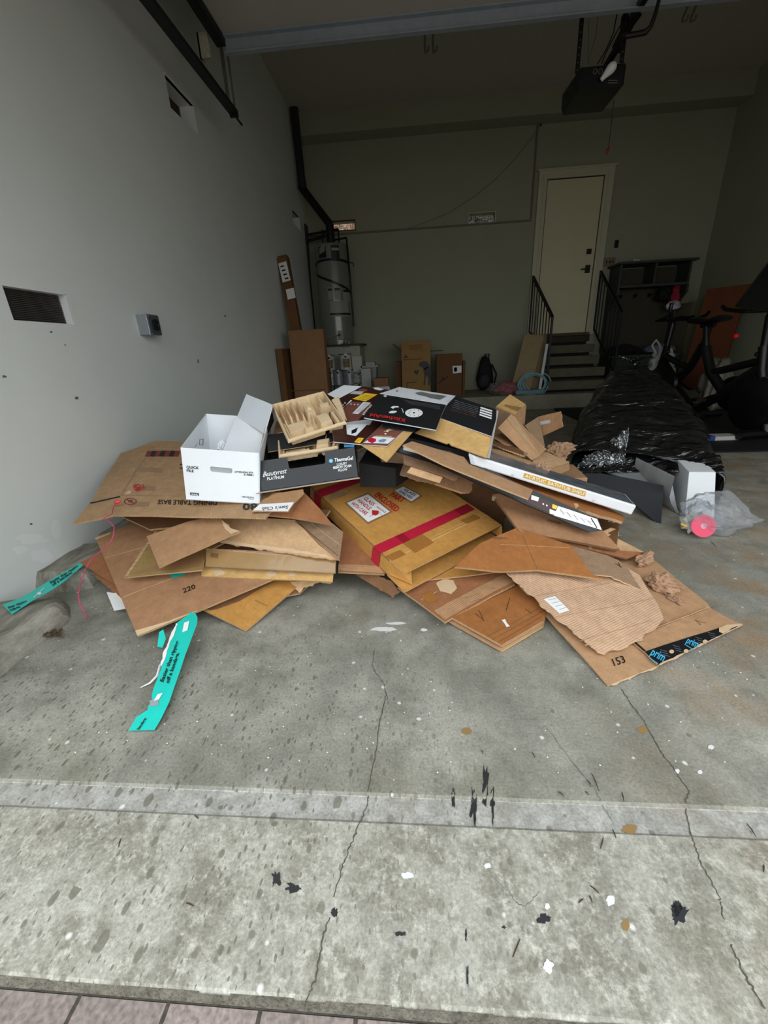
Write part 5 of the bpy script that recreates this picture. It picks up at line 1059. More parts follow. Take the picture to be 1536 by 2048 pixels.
o, S = sheet('flattened_carton', [(440, 1030), (590, 1040), (640, 1092), (680, 1121), (560, 1106), (500, 1093), (436, 1082)], ((442, 1081, .215), (672, 1120, .18), (584, 1043, .27)), K_lt, th=.006, seed=9, torn=(3, 4, 5), label='broad light tan flattened carton with a torn front edge, left of the glass shelves box')
decal(S, o, 'torn_edge', [(448, 1079), (640, 1108), (676, 1118), (640, 1113), (540, 1100), (440, 1085)], TORN, .0012, torn=(0, 2, 3), seed=7)
crease(S, o, (590, 1043), (660, 1100), K_dk, .003); crease(S, o, (497, 1062), (520, 1092), EDGE, .002)
o, S = sheet('flattened_carton', [(586, 1038), (665, 1046), (686, 1064), (679, 1120), (640, 1088)], ((600, 1042, .265), (684, 1065, .235), (678, 1120, .19)), K_gry, th=.006, seed=10, label='grey brown folded sheet beside the left edge of the glass shelves box')
crease(S, o, (600, 1048), (676, 1112), K_dk, .003); crease(S, o, (622, 1046), (680, 1090), K_lt, .003)
o, S = sheet('flattened_carton', [(292.5, 1072), (377, 1043), (436, 1031), (459, 1054), (480, 1062), (443, 1078), (317, 1134)], ((293, 1072, .25), (317, 1133, .20), (436, 1032, .31)), K_wood, th=.006, seed=11, torn=(2, 3, 4), label='small ribbed brown sheet with a torn right end lying on the olive flap')
decal(S, o, 'torn_edge', [(440, 1036), (459, 1054), (480, 1062), (462, 1068), (450, 1058)], TORN, .0012, torn=(1, 2, 3, 4), seed=9)
# dark folded carton filling the gap under the dining table base carton
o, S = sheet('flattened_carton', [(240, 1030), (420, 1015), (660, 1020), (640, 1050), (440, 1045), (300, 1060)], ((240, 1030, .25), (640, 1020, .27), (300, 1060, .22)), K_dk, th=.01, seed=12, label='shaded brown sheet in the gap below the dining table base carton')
# dining table base carton
od, S = sheet('flattened_carton', [(242, 906), (312, 881), (380, 884), (560, 905), (560, 1000), (530, 1034), (225, 1030), (146, 1048), (180, 1004)], ((150, 1047, .30), (530, 1033, .345), (297, 895, .455)), K_din, th=.009, seed=13, warp=.005, label='big flattened carton printed DINING TABLE BASE upside down under the white file box', cell=.06)
crease(S, od, (293, 913), (242, 990), K_gry, .006); crease(S, od, (242, 990), (372, 994), K_gry, .004); crease(S, od, (299, 889), (310, 897), K_gry, .004); crease(S, od, (300, 896), (375, 899), TORN, .002)
decal(S, od, 'cut_gap', [(179, 1005), (239, 992), (241, 994), (182, 1007)], BLACKM, .0012)
text(S, od, 'DINING TABLE BASE', (434, 1003), (317, 1002), (434, 1011.5), INK, .012)
text(S, od, '80', (516, 1009), (486, 1009), (516, 1021), INK, .03); text(S, od, 'C', (368, 928), (360, 928), (368, 937), INK, .03)
text(S, od, 'TOP', (290, 970), (266, 969), (291, 977), INKR, .01)
decal(S, od, 'printed_arrow', [(272, 976), (283, 976), (282, 979), (290, 978), (274, 984), (266, 976), (273, 979)], INKR, .0014)
mb = MB(); n_ = 24
ringp = lambda r_: [S.p(261+13*r_*math.cos(2*PI*k/n_), 1003.5+6.8*r_*math.sin(2*PI*k/n_), .0016) for k in range(n_)]
a_, b_ = ringp(1.0), ringp(.84); mb.add(a_+b_, [(k, (k+1) % n_, n_+(k+1) % n_, n_+k) for k in range(n_)]); build('printed_ring', mb, INKDR, od, fixn=False)
decal(S, od, 'printed_slash', [(253, 1000), (255, 999), (269, 1007), (267, 1008)], INKDR, .0014); decal(S, od, 'printed_figure', [(256, 1005), (260, 1000), (266, 1001), (264, 1006)], INKDR, .0014)
for k in range(7):
    x = 295+k*9.4; decal(S, od, 'red_stripe' if k % 2 == 0 else 'black_stripe', [(x, 901.5), (x+9.6, 902.2), (x+4.4, 913.7), (x-5.2, 913.0)], INKDR if k % 2 == 0 else INK, .0013)
for q in ([(272, 936), (326, 938), (324, 946), (270, 944)], [(270, 972), (312, 973), (310, 982), (268, 981)], [(262, 1004), (300, 1005), (298, 1014), (258, 1013)]): decal(S, od, 'packing_tape', q, TAPE2, .0009)
decal(S, od, 'torn_patch', [(252, 986), (258, 981), (264, 984), (260, 988), (250, 989)], TORN, .0015, torn=range(5), seed=3)
# red plastic string hanging from it
pts = [(233, 1003), (226, 1016), (224, 1028), (207, 1037), (222, 1046), (228.6, 1054.6), (227, 1070), (223, 1082), (206, 1099), (190, 1112), (180, 1122), (170, 1140), (161, 1168), (156.6, 1188), (159, 1205), (167, 1222), (175, 1235)]
zs = [.352, .347, .345, .325, .31, .295, .27, .25, .222, .20, .18, .15, .10, .07, .05, .02, .004]
mb = MB(); mb.tube([W(x, y, z=z) for (x, y), z in zip(pts, zs)], .0022, 7); so = build('plastic_string', mb, mat('red_pink_string', (196, 74, 104), rough=.35, var=.35, scale=30, coord='Object'), label='thin red and pink plastic string trailing from the dining table base carton to the floor', cat='string', smooth=True)
mb = MB(); p = W(234, 1004, z=.357); mb.tube([p+Vector((-.012, 0, 0)), p, p+Vector((.014, .003, .002))], [.004, .009, .003], 8); build('string_knot', mb, mat('red_ribbon', (226, 60, 66), rough=.4, coord='Object'), so, label='bright red knot', smooth=True)

# ---- Sam's Club sheets
o, S = sheet('flattened_carton', [(504, 1027), (545, 985), (606, 983), (640, 1018), (666, 1050), (586, 1036)], ((504, 1027, .35), (664, 1050, .275), (606, 985, .385)), K_red, th=.008, seed=14, label='red brown sheet between the dining table base carton and the glass shelves box, lower layer')
crease(S, o, (580, 1034), (608, 990), K_dk, .003)
o, S = sheet('flattened_carton', [(504, 1021), (526, 999), (552, 986), (606, 978), (608, 987), (588, 1007), (577, 1023)], ((505, 1020, .366), (606, 980, .405), (576, 1023, .36)), K_wood, th=.004, seed=15, label='brown flap with a white printed strip, below the black pillow box')
decal(S, o, 'white_strip', [(505, 1020), (519, 1008), (588, 1005), (576, 1023)], LABEL, .0012, torn=(2,), seed=5)
text(S, o, "Sam's Club", (577, 1012.0), (524, 1014.5), (576, 1018.5), INKB, .01)

# ---- under the glass shelves box
o, S = sheet('flattened_carton', [(684, 1058), (676, 1143), (768, 1148), (790, 1110)], ((684, 1060, .19), (676, 1143, .105), (768, 1148, .10)), K_red, th=.009, seed=16, label='brown folded sheet directly under the left corner of the glass shelves box')
decal(S, o, 'scuffed_band', [(677, 1128), (758, 1132), (767, 1146), (676, 1141)], K_wood, .0011)
o, S = sheet('cardboard_scrap', [(700, 1143), (741, 1142), (778, 1160), (800, 1183), (785, 1196), (748, 1172)], ((705, 1143, .075), (800, 1183, .045), (785, 1196, .02)), K_dk, th=.005, seed=17, torn=(1, 2, 3, 4), amp=1.5, label='dark torn scrap sticking out below the left corner of the glass shelves box')
o, S = sheet('cardboard_scrap', [(580, 1163), (640, 1160), (665, 1163), (625, 1172), (598, 1186)], ((580, 1163, .06), (640, 1160, .07), (598, 1186, .03)), K_lt, th=.004, seed=18, torn=(2, 3, 4), amp=1.5, label='crooked light scrap hanging below the yellowish strip')
R2 = [(899, 1230), (940, 1195), (1030, 1160), (1100, 1195), (1087, 1241), (1003, 1288)]
oR2, S = sheet('flattened_carton', R2, ((899, 1230, .042), (1003, 1288, .036), (1087, 1241, .038)), K_org, edge=K_tan, th=.009, seed=19, label='thick folded orange brown carton at the front centre with a white fragment on it')
for k in range(1, 4):
    dx = (0, 3, -2, 2)[k]; dz = .0085*k
    A3 = [W(899, 1230, z=.05), W(1003, 1288, z=.042), W(1087, 1241, z=.045)]; A3 = [q+Vector((0.003*dx, .002*k, -dz)) for q in A3]
    S_ = Surf(*A3, warp=.002, seed=19+k); uv_ = [S_.uv(*q) for q in R2]
    p0 = [S.p(*q)+Vector((0.0015*dx, .0015*dx, -dz)) for q in R2]; mb = MB(); mb.prism(p0, (0, 0, -.006)); build('lower_layer', mb, K_yel if k == 3 else K_tan, oR2)
for a_, b_ in (((996, 1284), (1086, 1232)), ((985, 1278), (1088, 1222)), ((975, 1272), (1090, 1210))): crease(S, oR2, a_, b_, K_dk, .002)
decal(S, oR2, 'white_fragment', [(1003, 1240), (1010, 1238), (1014, 1246), (1020, 1252), (1013, 1254), (1009, 1247)], LABEL, .002)
for q in (((950, 1226), (966, 1238)), ((1020, 1195), (1012, 1222)), ((1050, 1218), (1064, 1228)), ((958, 1220), (968, 1242))): crease(S, oR2, *q, INK, .0015, 'scratch', .0012)
o, S = sheet('flattened_carton', [(795, 1174), (860, 1140), (960, 1110), (1010, 1143), (1030, 1168), (890, 1244)], ((796, 1175, .055), (890, 1243, .034), (1028, 1169, .058)), K_red, th=.008, seed=20, label='brown sheet with tape marks in front of the glass shelves box opening')
decal(S, o, 'scuffed_band', [(868, 1222), (1008, 1148), (1028, 1163), (890, 1240)], K_wood, .0011); decal(S, o, 'packing_tape', [(842, 1192), (862, 1184), (877, 1200), (856, 1208)], TAPE, .0012)
decal(S, o, 'torn_label', [(872, 1168), (890, 1158), (907, 1162), (914, 1178), (903, 1190), (880, 1184)], TORN, .0015, torn=range(6), seed=8); crease(S, o, (842, 1200), (875, 1184), K_lt, .003)
for q in (((985, 1176), (990, 1180)), ((930, 1198), (955, 1190)), ((940, 1206), (962, 1200))): crease(S, o, *q, K_dk, .002, 'scratch', .0013)
o, S = sheet('flattened_carton', [(847, 1161), (928, 1153), (1006, 1142), (1000, 1120), (880, 1130)], ((847, 1161, .068), (1006, 1142, .076), (900, 1122, .082)), K_och, th=.005, seed=21, label='thin ochre sheet just in front of the glass shelves box mouth')

# ---- right front sheets
oR5, S = sheet('flattened_carton', [(1036, 1168), (1130, 1085), (1285, 1103), (1414, 1207), (1422, 1217), (1267, 1284), (1318, 1331), (1216, 1371)], ((1216, 1371, .009), (1422, 1216, .012), (1060, 1150, .05)), K_tan, th=.005, seed=22, warp=.003, torn=(6,), amp=.3, label='large flattened carton printed 153, lowest on the floor at the right front')
text(S, oR5, '153', (1228.5, 1333.5), (1252, 1325.5), (1222.5, 1319.5), INK, .01)
decal(S, oR5, 'torn_edge', [(1220, 1370), (1316, 1331), (1312, 1336), (1226, 1372)], TORN, .0011, torn=(1, 2), seed=9)
o, S = sheet('flattened_carton', [(1290, 1266), (1420, 1215), (1466, 1242), (1486, 1249), (1317, 1330), (1289, 1303), (1266, 1285)], ((1317, 1330, .018), (1485, 1249, .018), (1290, 1267, .022)), K_tan, th=.004, seed=23, warp=.002, label='flap with black shipping tape at the far right front, lying on the 153 carton')
decal(S, o, 'black_shipping_tape', [(1289.6, 1303), (1360, 1280), (1438, 1256), (1484, 1249.5), (1317, 1330)], BLACKP, .0012)
decal(S, o, 'torn_corner', [(1438, 1256), (1452, 1250), (1485, 1249), (1462, 1258), (1446, 1268), (1438, 1264)], TORN, .0018, torn=range(6), seed=4)
decal(S, o, 'torn_edge', [(1317, 1330), (1484, 1250), (1482, 1253), (1322, 1331)], TORN, .0019, torn=(0, 2), seed=5, amp=.4)
text(S, o, 'prim', (1300, 1309), (1326, 1323.5), (1306, 1299.5), INKC, .02, lift=.0022, name='printed_logo'); text(S, o, 'prim', (1371, 1286), (1393, 1296), (1376, 1277.5), INKC, .02, lift=.0022, name='printed_logo')
for a_, b_ in (((1299, 1316), (1316, 1328)), ((1372, 1291), (1386, 1300))): crease(S, o, a_, b_, INKC, .004, 'printed_smile', .0022)
for x, y in ((1320, 1306), (1345, 1297), (1390, 1281), (1415, 1271)):
    for k in range(3): crease(S, o, (x+k*3, y-6+k*5), (x+14+k*3, y-2+k*5), GP, .0016, 'printed_line', .0022)
for x, y in ((1343, 1304), (1372, 1303), (1410, 1284)): disc(S, o, 'printed_icon', (x, y), 5, TORN, 4, .0023, 10)
crease(S, o, (1388, 1240), (1412, 1246), INK, .0012, 'scratch', .0012); crease(S, o, (1391, 1239), (1402, 1250), INK, .0012, 'scratch', .0012)
crease(S, o, (1296, 1262), (1418, 1214), K_lt, .004); decal(S, o, 'cut_gap', [(1267, 1284), (1270, 1282), (1292, 1301), (1289, 1303)], BLACKM, .0012)
o, S = sheet('flattened_carton', [(1012, 1144), (1110, 1115), (1230, 1120), (1279, 1150), (1300, 1185), (1316, 1208), (1328, 1236), (1316, 1250), (1290, 1267), (1286, 1278), (1209, 1308), (1195, 1304), (1153, 1270), (1094, 1221)], ((1012, 1145, .105), (1205, 1305, .032), (1328, 1235, .045)), K_pnk, edge=TORN, th=.005, seed=24, warp=.005, torn=(7, 8, 9, 10, 11, 12, 13), amp=1.3, label='pale ribbed torn inner panel with a white address label, right front')
decal(S, o, 'address_label', [(1087, 1198.8), (1110, 1192.5), (1139, 1221.4), (1118.6, 1227.4)], LABEL, .0013)
for k in range(4): crease(S, o, (1096+k*7.5, 1201+k*6.5), (1112+k*6.5, 1197.5+k*6.0), GP, .0014, 'printed_line', .0022)
for a_, b_ in (((1070, 1192), (1240, 1160)), ((1110, 1235), (1310, 1196)), ((1160, 1283), (1300, 1240))): crease(S, o, a_, b_, K_wood, .002)
crease(S, o, (1170, 1292), (1290, 1262), K_lt, .004)
o, S = sheet('flattened_carton', [(1141, 1092), (1213, 1111), (1240, 1124), (1258, 1141), (1268, 1158), (1281, 1181), (1252, 1168), (1222, 1154), (1183, 1150)], ((1141, 1094, .145), (1281, 1180, .065), (1183, 1149, .105)), K_gry, edge=TORN, th=.005, seed=25, torn=(1, 2, 3, 4, 5, 6), label='grey brown torn sheet tip lying on the pale ribbed panel', amp=1.2)
crease(S, o, (1230, 1128), (1243, 1136), INK, .003, 'scratch', .0012); crease(S, o, (1236, 1126), (1240, 1136), INK, .003, 'scratch', .0012)
o, S = sheet('flattened_carton', [(910, 1133), (960, 1085), (1035, 1055), (1141, 1090), (1184, 1149), (1219, 1161), (1075, 1139), (1000, 1142)], ((911, 1132, .145), (1218, 1160, .105), (1035, 1061, .205)), K_org, th=.009, seed=26, warp=.004, label='glossy orange brown sheet right of the glass shelves box')
crease(S, o, (1075, 1138), (1045, 1070), K_dk, .0025); crease(S, o, (1000, 1088), (1140, 1096), K_lt, .002)
decal(S, o, 'printed_line', [(985, 1073), (1012, 1074), (1016, 1078), (988, 1077)], K_dk, .0013)
o, S = sheet('flattened_carton', [(1150, 1040), (1199, 1058), (1288, 1104), (1262, 1116), (1180, 1095)], ((1199, 1060, .14), (1288, 1104, .055), (1180, 1095, .12)), K_lt, th=.005, seed=27, label='light tan sheet under the white label at the right edge of the pile')
o, S = sheet('flattened_carton', [(1095, 1074), (1220, 1098), (1292, 1103), (1256, 1116), (1103, 1081)], ((1103, 1079, .155), (1254, 1114, .08), (1230, 1085, .115)), K_red, edge=EDGE_D, th=.008, seed=28, label='thin brown layered sheet edge below the sheet with small black print')
o, S = sheet('flattened_carton', [(984, 990), (1060, 978), (1150, 1020), (1204, 1062), (1240, 1098), (1228, 1098), (1039, 1063)], ((985, 992, .285), (1040, 1062, .205), (1235, 1098, .115)), K_220, edge=EDGE_D, th=.010, seed=29, label='brown double wall sheet with small black print under the black edged carton')
text(S, o, 'INDONESIA', (1119, 1051), (1092, 1043.5), (1120, 1047), INK, .0)
decal(S, o, 'frayed_edge', [(984, 994), (992, 996), (988, 1004), (982, 1002)], TORN, .0012, torn=range(4), seed=11)

# ---- the glass shelves box
GB = K_och
NL, NR, FL = W(778.7, 1122, z=.165), W(973.6, 1030, z=.178), W(622, 974, z=.325)
FR = NR+(FL-NL); nrm = (NR-NL).cross(FL-NL).normalized(); Hb = .070
gb = empty('glass_shelves_box', (NL+FR)/2-nrm*Hb, 'shallow ochre box with red tape bands marked PART ENCLOSED, open at its near end', 'box')
def panel(name, pts, th, m, parent, label=None, edge=None):
    mb = MB(); pts = [Vector(p) for p in pts]; nn = (pts[1]-pts[0]).cross(pts[2]-pts[0]).normalized()
    mb.prism(pts, nn*th, 0, 1); return build(name, mb, [m, edge or EDGE], parent, label)
dn = -nrm*Hb
panel('top_panel', [NL, NR, FR, FL], -.004, GB, gb); panel('bottom_panel', [NL+dn, NR+dn, FR+dn, FL+dn], .004, GB, gb)
panel('side_panel', [NL, FL, FL+dn, NL+dn], -.004, GB, gb); panel('side_panel', [NR, FR, FR+dn, NR+dn], .004, GB, gb); panel('end_panel', [FL, FR, FR+dn, FL+dn], .004, GB, gb)
TL_, TR_ = W(809.5, 1147, z=.142), W(1003, 1050, z=.160)
BL_, BR_ = W(809.5, 1184, z=.078), W(1003, 1080, z=.100)
panel('top_flap', [NL, NR, TR_, TL_], .004, GB, gb); panel('bottom_flap', [NL+dn, NR+dn, BR_, BL_], .004, GB, gb)
panel('side_flap', [NL+Vector((0, 0, -.004)), W(822, 1141, z=.14), W(824, 1169, z=.088), NL+dn+Vector((0, 0, .004))], .003, GB, gb); panel('side_flap', [NR, W(1003, 1053, z=.156), W(1003, 1076, z=.108), NR+dn], .003, GB, gb)
S = Surf(NL, NR, FL)
crease(S, gb, (779, 1121), (973, 1029.5), K_yel, .006); crease(S, gb, (776, 1116), (969, 1026), K_yel, .003)
decal(S, gb, 'red_tape_band', [(746.5, 1093), (934, 1008), (950, 1019), (761, 1107.5)], REDT, .0012); decal(S, gb, 'red_tape_overlap', [(908, 1019.8), (934, 1008), (950, 1019), (924, 1031.5)], REDT2, .0016); decal(S, gb, 'red_tape_overlap', [(790, 1073), (805, 1066.5), (821, 1080), (806, 1087)], REDT2, .0016)
decal(S, gb, 'red_tape_band', [(632, 981.5), (768.5, 937.6), (776, 943.5), (644, 994.5)], REDT, .0012)
for q in ([(805, 1087), (845, 1069), (868, 1085), (830, 1106)], [(660, 1000), (690, 991), (698, 985), (664, 984)], [(920, 1041), (948, 1029), (962, 1036), (935, 1048)], [(770, 1113), (800, 1100), (812, 1109), (784, 1122)]): decal(S, gb, 'clear_tape', q, TAPE, .0009)
decal(S, gb, 'pale_tape', [(655, 991), (694, 979), (700, 985), (660, 1001)], CLEART, .002)
Sl = Surf(NL, FL, NL+dn); Sl.n = -Sl.n if Sl.n.dot(CAM-NL) < 0 else Sl.n
q1 = [S.uv(746.5, 1093), S.uv(761, 1107.5), S.uv(632, 981.5), S.uv(644, 994.5)]
for (x1, y1), (x2, y2) in (((746.5, 1093), (761, 1107.5)), ((632, 981.5), (644, 994.5))):
    d_ = (NL-FL).normalized(); t1 = (S.p(x1, y1)-FL).dot(d_); t2 = (S.p(x2, y2)-FL).dot(d_); out = d_.cross(nrm).normalized(); out = out if out.dot(CAM-NL) > 0 else -out
    mb = MB(); q = [FL+d_*t1, FL+d_*t2, FL+d_*t2+dn, FL+d_*t1+dn]; mb.add([p_+out*.0055 for p_ in q], [(0, 1, 2, 3)]); build('red_tape_band', mb, REDT, gb, fixn=False)
decal(S, gb, 'glass_shelves_label', [(789, 981.5), (806.6, 973.3), (840, 991.8), (822.7, 1003.5)], LABEL, .0014); decal(S, gb, 'tape_patch', [(786, 982), (806, 970), (845, 992), (822, 1007)], TAPE2, .0009)
text(S, gb, 'GLASS', (807, 981), (829, 993.5), (811, 977.5), INKB, .02, .0022); text(S, gb, 'SHELVES', (796.5, 984.5), (822, 999), (800.5, 980.8), INKB, .02, .0022)
text(S, gb, 'PART', (778, 992.5), (804, 1006), (786, 985.5), INKR, .03); text(S, gb, 'ENCLOSED', (748, 992), (792, 1025), (757, 985), INKR, .03)
decal(S, gb, 'fragile_label', [(693.8, 1006.4), (736, 989), (780, 1024), (736, 1044.5)], LABEL, .0014); decal(S, gb, 'tape_patch', [(689, 1006), (736, 985), (786, 1024), (736, 1049)], TAPE2, .0009)
text(S, gb, 'GLASS', (726, 998.5), (745, 1013), (732, 994), INKR, .02); text(S, gb, 'HANDLE', (714, 1003), (738, 1021.5), (720, 998.5), INKR, .02); text(S, gb, 'WITH CARE', (701, 1008.5), (731, 1031), (707, 1004), INKR, .02); text(S, gb, 'FRAGILE', (752, 1015.5), (770, 1027), (754.5, 1013), INKR, .01)
decal(S, gb, 'printed_glass', [(744, 1021), (757, 1022), (757, 1029), (751, 1032), (744, 1030)], INKR, .0022); crease(S, gb, (746, 1031), (739, 1034), INKR, .002, 'printed_glass_stem', .0022)
for a_, b_ in (((757, 1024), (761, 1027)), ((760, 1029), (763, 1030))): crease(S, gb, a_, b_, INK, .002, 'printed_shard', .0022)

# ---- right stack: grey corrugated, scraps, black edged carton
o, S = sheet('flattened_carton', [(752, 911), (800, 900), (880, 935), (947, 966), (938, 978), (860, 968), (783, 947)], ((754, 912, .475), (783, 947, .41), (946, 966, .35)), K_gry, edge=EDGE, th=.006, seed=31, warp=.008, torn=(3, 4, 5, 6), label='grey brown curled corrugated sheet behind the far right corner of the glass shelves box')
o, S = sheet('cardboard_scrap', [(870, 966), (880, 948), (945, 964), (944, 980), (925, 984)], ((870, 966, .37), (944, 962, .36), (925, 984, .33)), K_wood, th=.012, seed=32, torn=(2, 3), label='rolled brown scrap end under the curled corrugated sheet')
o, S = sheet('cardboard_scrap', [(806, 910), (860, 925), (916, 953), (912, 961), (860, 942), (808, 926)], ((806, 911, .505), (916, 955, .425), (808, 926, .49)), K_gry, edge=EDGE_D, th=.005, seed=33, torn=(1, 2, 3), label='long dark scrap lying on the curled corrugated sheet')
o, S = sheet('cardboard_scrap', [(823, 932), (886, 953), (880, 965), (814, 944)], ((823, 933, .475), (886, 953, .435), (814, 944, .46)), K_lt, th=.004, seed=34, label='small clean tan rectangle of card on the curled corrugated sheet')
ob, S = sheet('flattened_carton', [(793, 902), (815, 888), (900, 903), (1064, 980), (1196, 1037), (1205, 1061), (1180, 1064), (1120, 1038), (881, 933)], ((795, 903, .515), (1180, 1063, .19), (900, 905, .50)), BLACKC, edge=BLACKC, th=.012, seed=35, warp=.002, label='long black edged printed carton sloping down to the right under the tan strip')
decal(S, ob, 'paper_label', [(1116, 1012), (1194, 1038), (1203.6, 1060), (1108, 1031)], LABEL, .0013)
for k in range(5): crease(S, ob, (1120+k*14, 1018+k*6), (1128+k*14, 1030+k*5), GP, .002, 'printed_line', .0022)
crease(S, ob, (1120, 1022), (1190, 1046), GP, .0014, 'printed_line', .0022); crease(S, ob, (1182, 1036), (1194, 1056), INK, .004, 'printed_line', .0022)
decal(S, ob, 'brown_print', [(1058, 988), (1114, 1010), (1106, 1030), (1050, 1003)], BRN, .0013)
decal(S, ob, 'white_print', [(1063, 990), (1078, 995), (1076, 1003), (1062, 999)], LABEL, .0018); decal(S, ob, 'yellow_print', [(1105, 1008), (1115, 1012), (1112, 1019), (1104, 1016)], YEL, .0018); decal(S, ob, 'white_print', [(1099, 1018), (1116, 1024), (1113, 1031), (1099, 1027)], LABEL, .0018)
decal(S, ob, 'silver_print', [(808, 892), (838, 898), (862, 906), (900, 926), (896, 932), (850, 912), (806, 900)], SILV, .0013); decal(S, ob, 'yellow_print', [(822, 898), (836, 903), (834, 906), (820, 901)], YEL, .0018)
for x, y in ((938, 948), (942, 950), (1085, 1006), (1092, 1009)): decal(S, ob, 'white_print', [(x, y), (x+3, y+1), (x+3, y+4), (x, y+3)], LABEL, .0018)
o, S = sheet('cardboard_strip', [(806, 890), (824, 883), (928, 914), (938, 928), (1066, 980), (1057, 998), (887, 929)], ((812, 885, .565), (1065, 981, .375), (860, 922, .515)), K_tan, edge=EDGE, th=.006, seed=36, warp=.002, label='long smooth tan cardboard strip lying along the black edged carton')
o, S = sheet('flattened_carton', [(985, 940), (1060, 955), (1180, 1000), (1251, 1034), (1246, 1044), (1150, 1018), (1064, 984)], ((1000, 948, .375), (1250, 1037, .175), (1064, 986, .325)), K_org, edge=EDGE, th=.012, seed=37, torn=(4,), warp=.003, label='orange brown folded carton directly under the white acrylic shelf box')
crease(S, o, (1010, 955), (1150, 1013), K_lt, .004); decal(S, o, 'torn_patch', [(1146, 1008), (1154, 1008), (1158, 1014), (1150, 1018)], TORN, .0014, torn=range(4), seed=6)

# ---- acrylic bathtub shelf box
a, b = W(937, 908, z=.500), W(1273.7, 1012, z=.235); a2, b2 = W(941, 929, z=.455), W(1263, 1030.5, z=.200)
ab = empty('acrylic_shelf_box', (a+b)/2, 'long flat white box labelled ACRYLIC BATHTUB SHELF with glossy grey top', 'box')
dd = Vector((.015, .135, .006)); mb = MB(); b2 = Surf(a, b, a2).p(1263, 1030.5)
mb.hexa([a2, b2, b2+dd, a2+dd, a, b, b+dd, a+dd]); 
lo_ = a.lerp(a2, .5); 
build('box_body', mb, WHITE, ab, bevel=.006)
St = Surf(a+Vector((0, 0, .0004)), b+Vector((0, 0, .0004)), a+dd+Vector((0, 0, .0004)))
mb = MB(); up_ = St.n*.0015; mb.add([a.lerp(b, t_)+dd*(.06 if k == 0 else .97)+up_ for t_ in (.01, .985) for k in (0, 1)], [(0, 1, 3, 2)]); build('glossy_top', mb, mat('grey_gloss_print', (96, 100, 104), rough=.18, var=.5, scale=16, stretch=(1, 4, 1)), ab, fixn=False)
Sf = Surf(a, b, a2); decal(Sf, ab, 'yellow_label', [(1048.4, 945.4), (1172.7, 983), (1169.5, 993), (1046.4, 955)], GOLD, .0012)
text(Sf, ab, 'ACRYLIC BATHTUB SHELF', (1049, 954), (1169, 991), (1050.5, 947.5), INKW, .01, .0018)
for x, y in ((1025, 950), (1187, 1001)): disc(Sf, ab, 'thumb_notch', (x, y), 3.2, WHITEG, 2.2, .0012, 12)
decal(Sf, ab, 'end_fold', [(937, 909), (945, 911), (950, 930), (942, 928)], WHITEG, .0012)

# ---- mixer cartons on top
def Y_(x, y, d): return (x, y, 'y%f' % d)
ok, S = sheet('open_mixer_carton', [(760, 787.5), (892, 809.5), (872, 860), (728.5, 835)], (Y_(760, 788, 1.98), Y_(892, 810, 1.93), Y_(872, 859, 1.66)), BLACKC, edge=WHITEG, th=.004, seed=40, warp=.002, cat='box', label='black mixer carton lid printed KitchenAid upside down beside a white disc picture')
text(S, ok, 'KitchenAid', (810.5, 838.5), (741, 827.3), (809.2, 845.0), INKR, .03, name='printed_logo')
disc(S, ok, 'printed_disc', (827.7, 826.9), 17.6, INKW, 8.8); disc(S, ok, 'printed_hole', (827.7, 826.9), 2.2, INK, 1.4, .002)
for k in range(9):
    an = k*.7; x, y = 827.7+11.5*math.cos(an), 826.9+5.8*math.sin(an); crease(S, ok, (x, y), (x+3*math.cos(an*2), y+2*math.sin(an*2)), INK, .0025, 'printed_slot', .002)
decal(S, ok, 'printed_blade', [(781, 815), (786, 812.5), (796, 812.5), (798, 815), (790, 815.5), (786, 818)], INKW, .0014); decal(S, ok, 'printed_blade', [(777, 825), (783, 822), (792, 822), (794, 824.5), (787, 827), (780, 827)], INKW, .0014)
for k in range(4): crease(S, ok, (802+k*1.5, 817+k*2), (806, 819+k*2.5), INKW, .002, 'printed_line', .0014)
disc(S, ok, 'printed_emblem', (770.5, 792.5), 3.6, SILV, 2.2)
for k in range(4): crease(S, ok, (808+k*4, 801+k*2.4), (880, 812.5+k*2.2), GP, .0016, 'printed_line', .0012)
o, S = sheet('carton_top', [(760, 786.5), (798, 774), (911, 791.5), (894, 809.5)], (Y_(760, 787, 1.98), Y_(911, 791, 2.16), Y_(894, 809.5, 1.94)), WHITE, edge=WHITEG, th=.003, parent=ok, seed=41, warp=.001)
for k in range(9): crease(S, o, (772+k*8, 786+k*1.6), (777+k*8, 787+k*1.6), GP, .002, 'printed_text_line', .0012)
disc(S, o, 'printed_emblem', (794, 782), 2.5, GP, 1.3); decal(S, o, 'printed_machine', [(830, 786), (842, 784), (860, 788), (884, 791), (893, 793), (880, 800), (862, 797), (850, 793), (836, 790)], mat('print_dim', (120, 122, 124), rough=.5, var=.5, scale=80), .0012)
o, S = sheet('carton_side', [(911, 792), (993, 819), (992.5, 838), (983, 872.5), (881.5, 836), (893.5, 809.5)], (Y_(893, 810, 1.94), Y_(993, 820, 1.90), Y_(983, 872, 1.70)), BLACKC, edge=WHITEG, th=.004, parent=ok, seed=42, warp=.002)
for k in range(7): crease(S, o, (910-k*1.5, 801+k*3.2), (958-k*1, 815+k*3.1), GP if k < 5 else BRN2, .0022, 'printed_line', .0012)
for k in range(4): decal(S, o, 'barcode_label', [(961-k*.6, 813.5+k*4.7), (984.5-k*.4, 821+k*4.9), (984.2-k*.4, 824+k*4.9), (960.5-k*.6, 816.5+k*4.7)], LABEL, .0014)
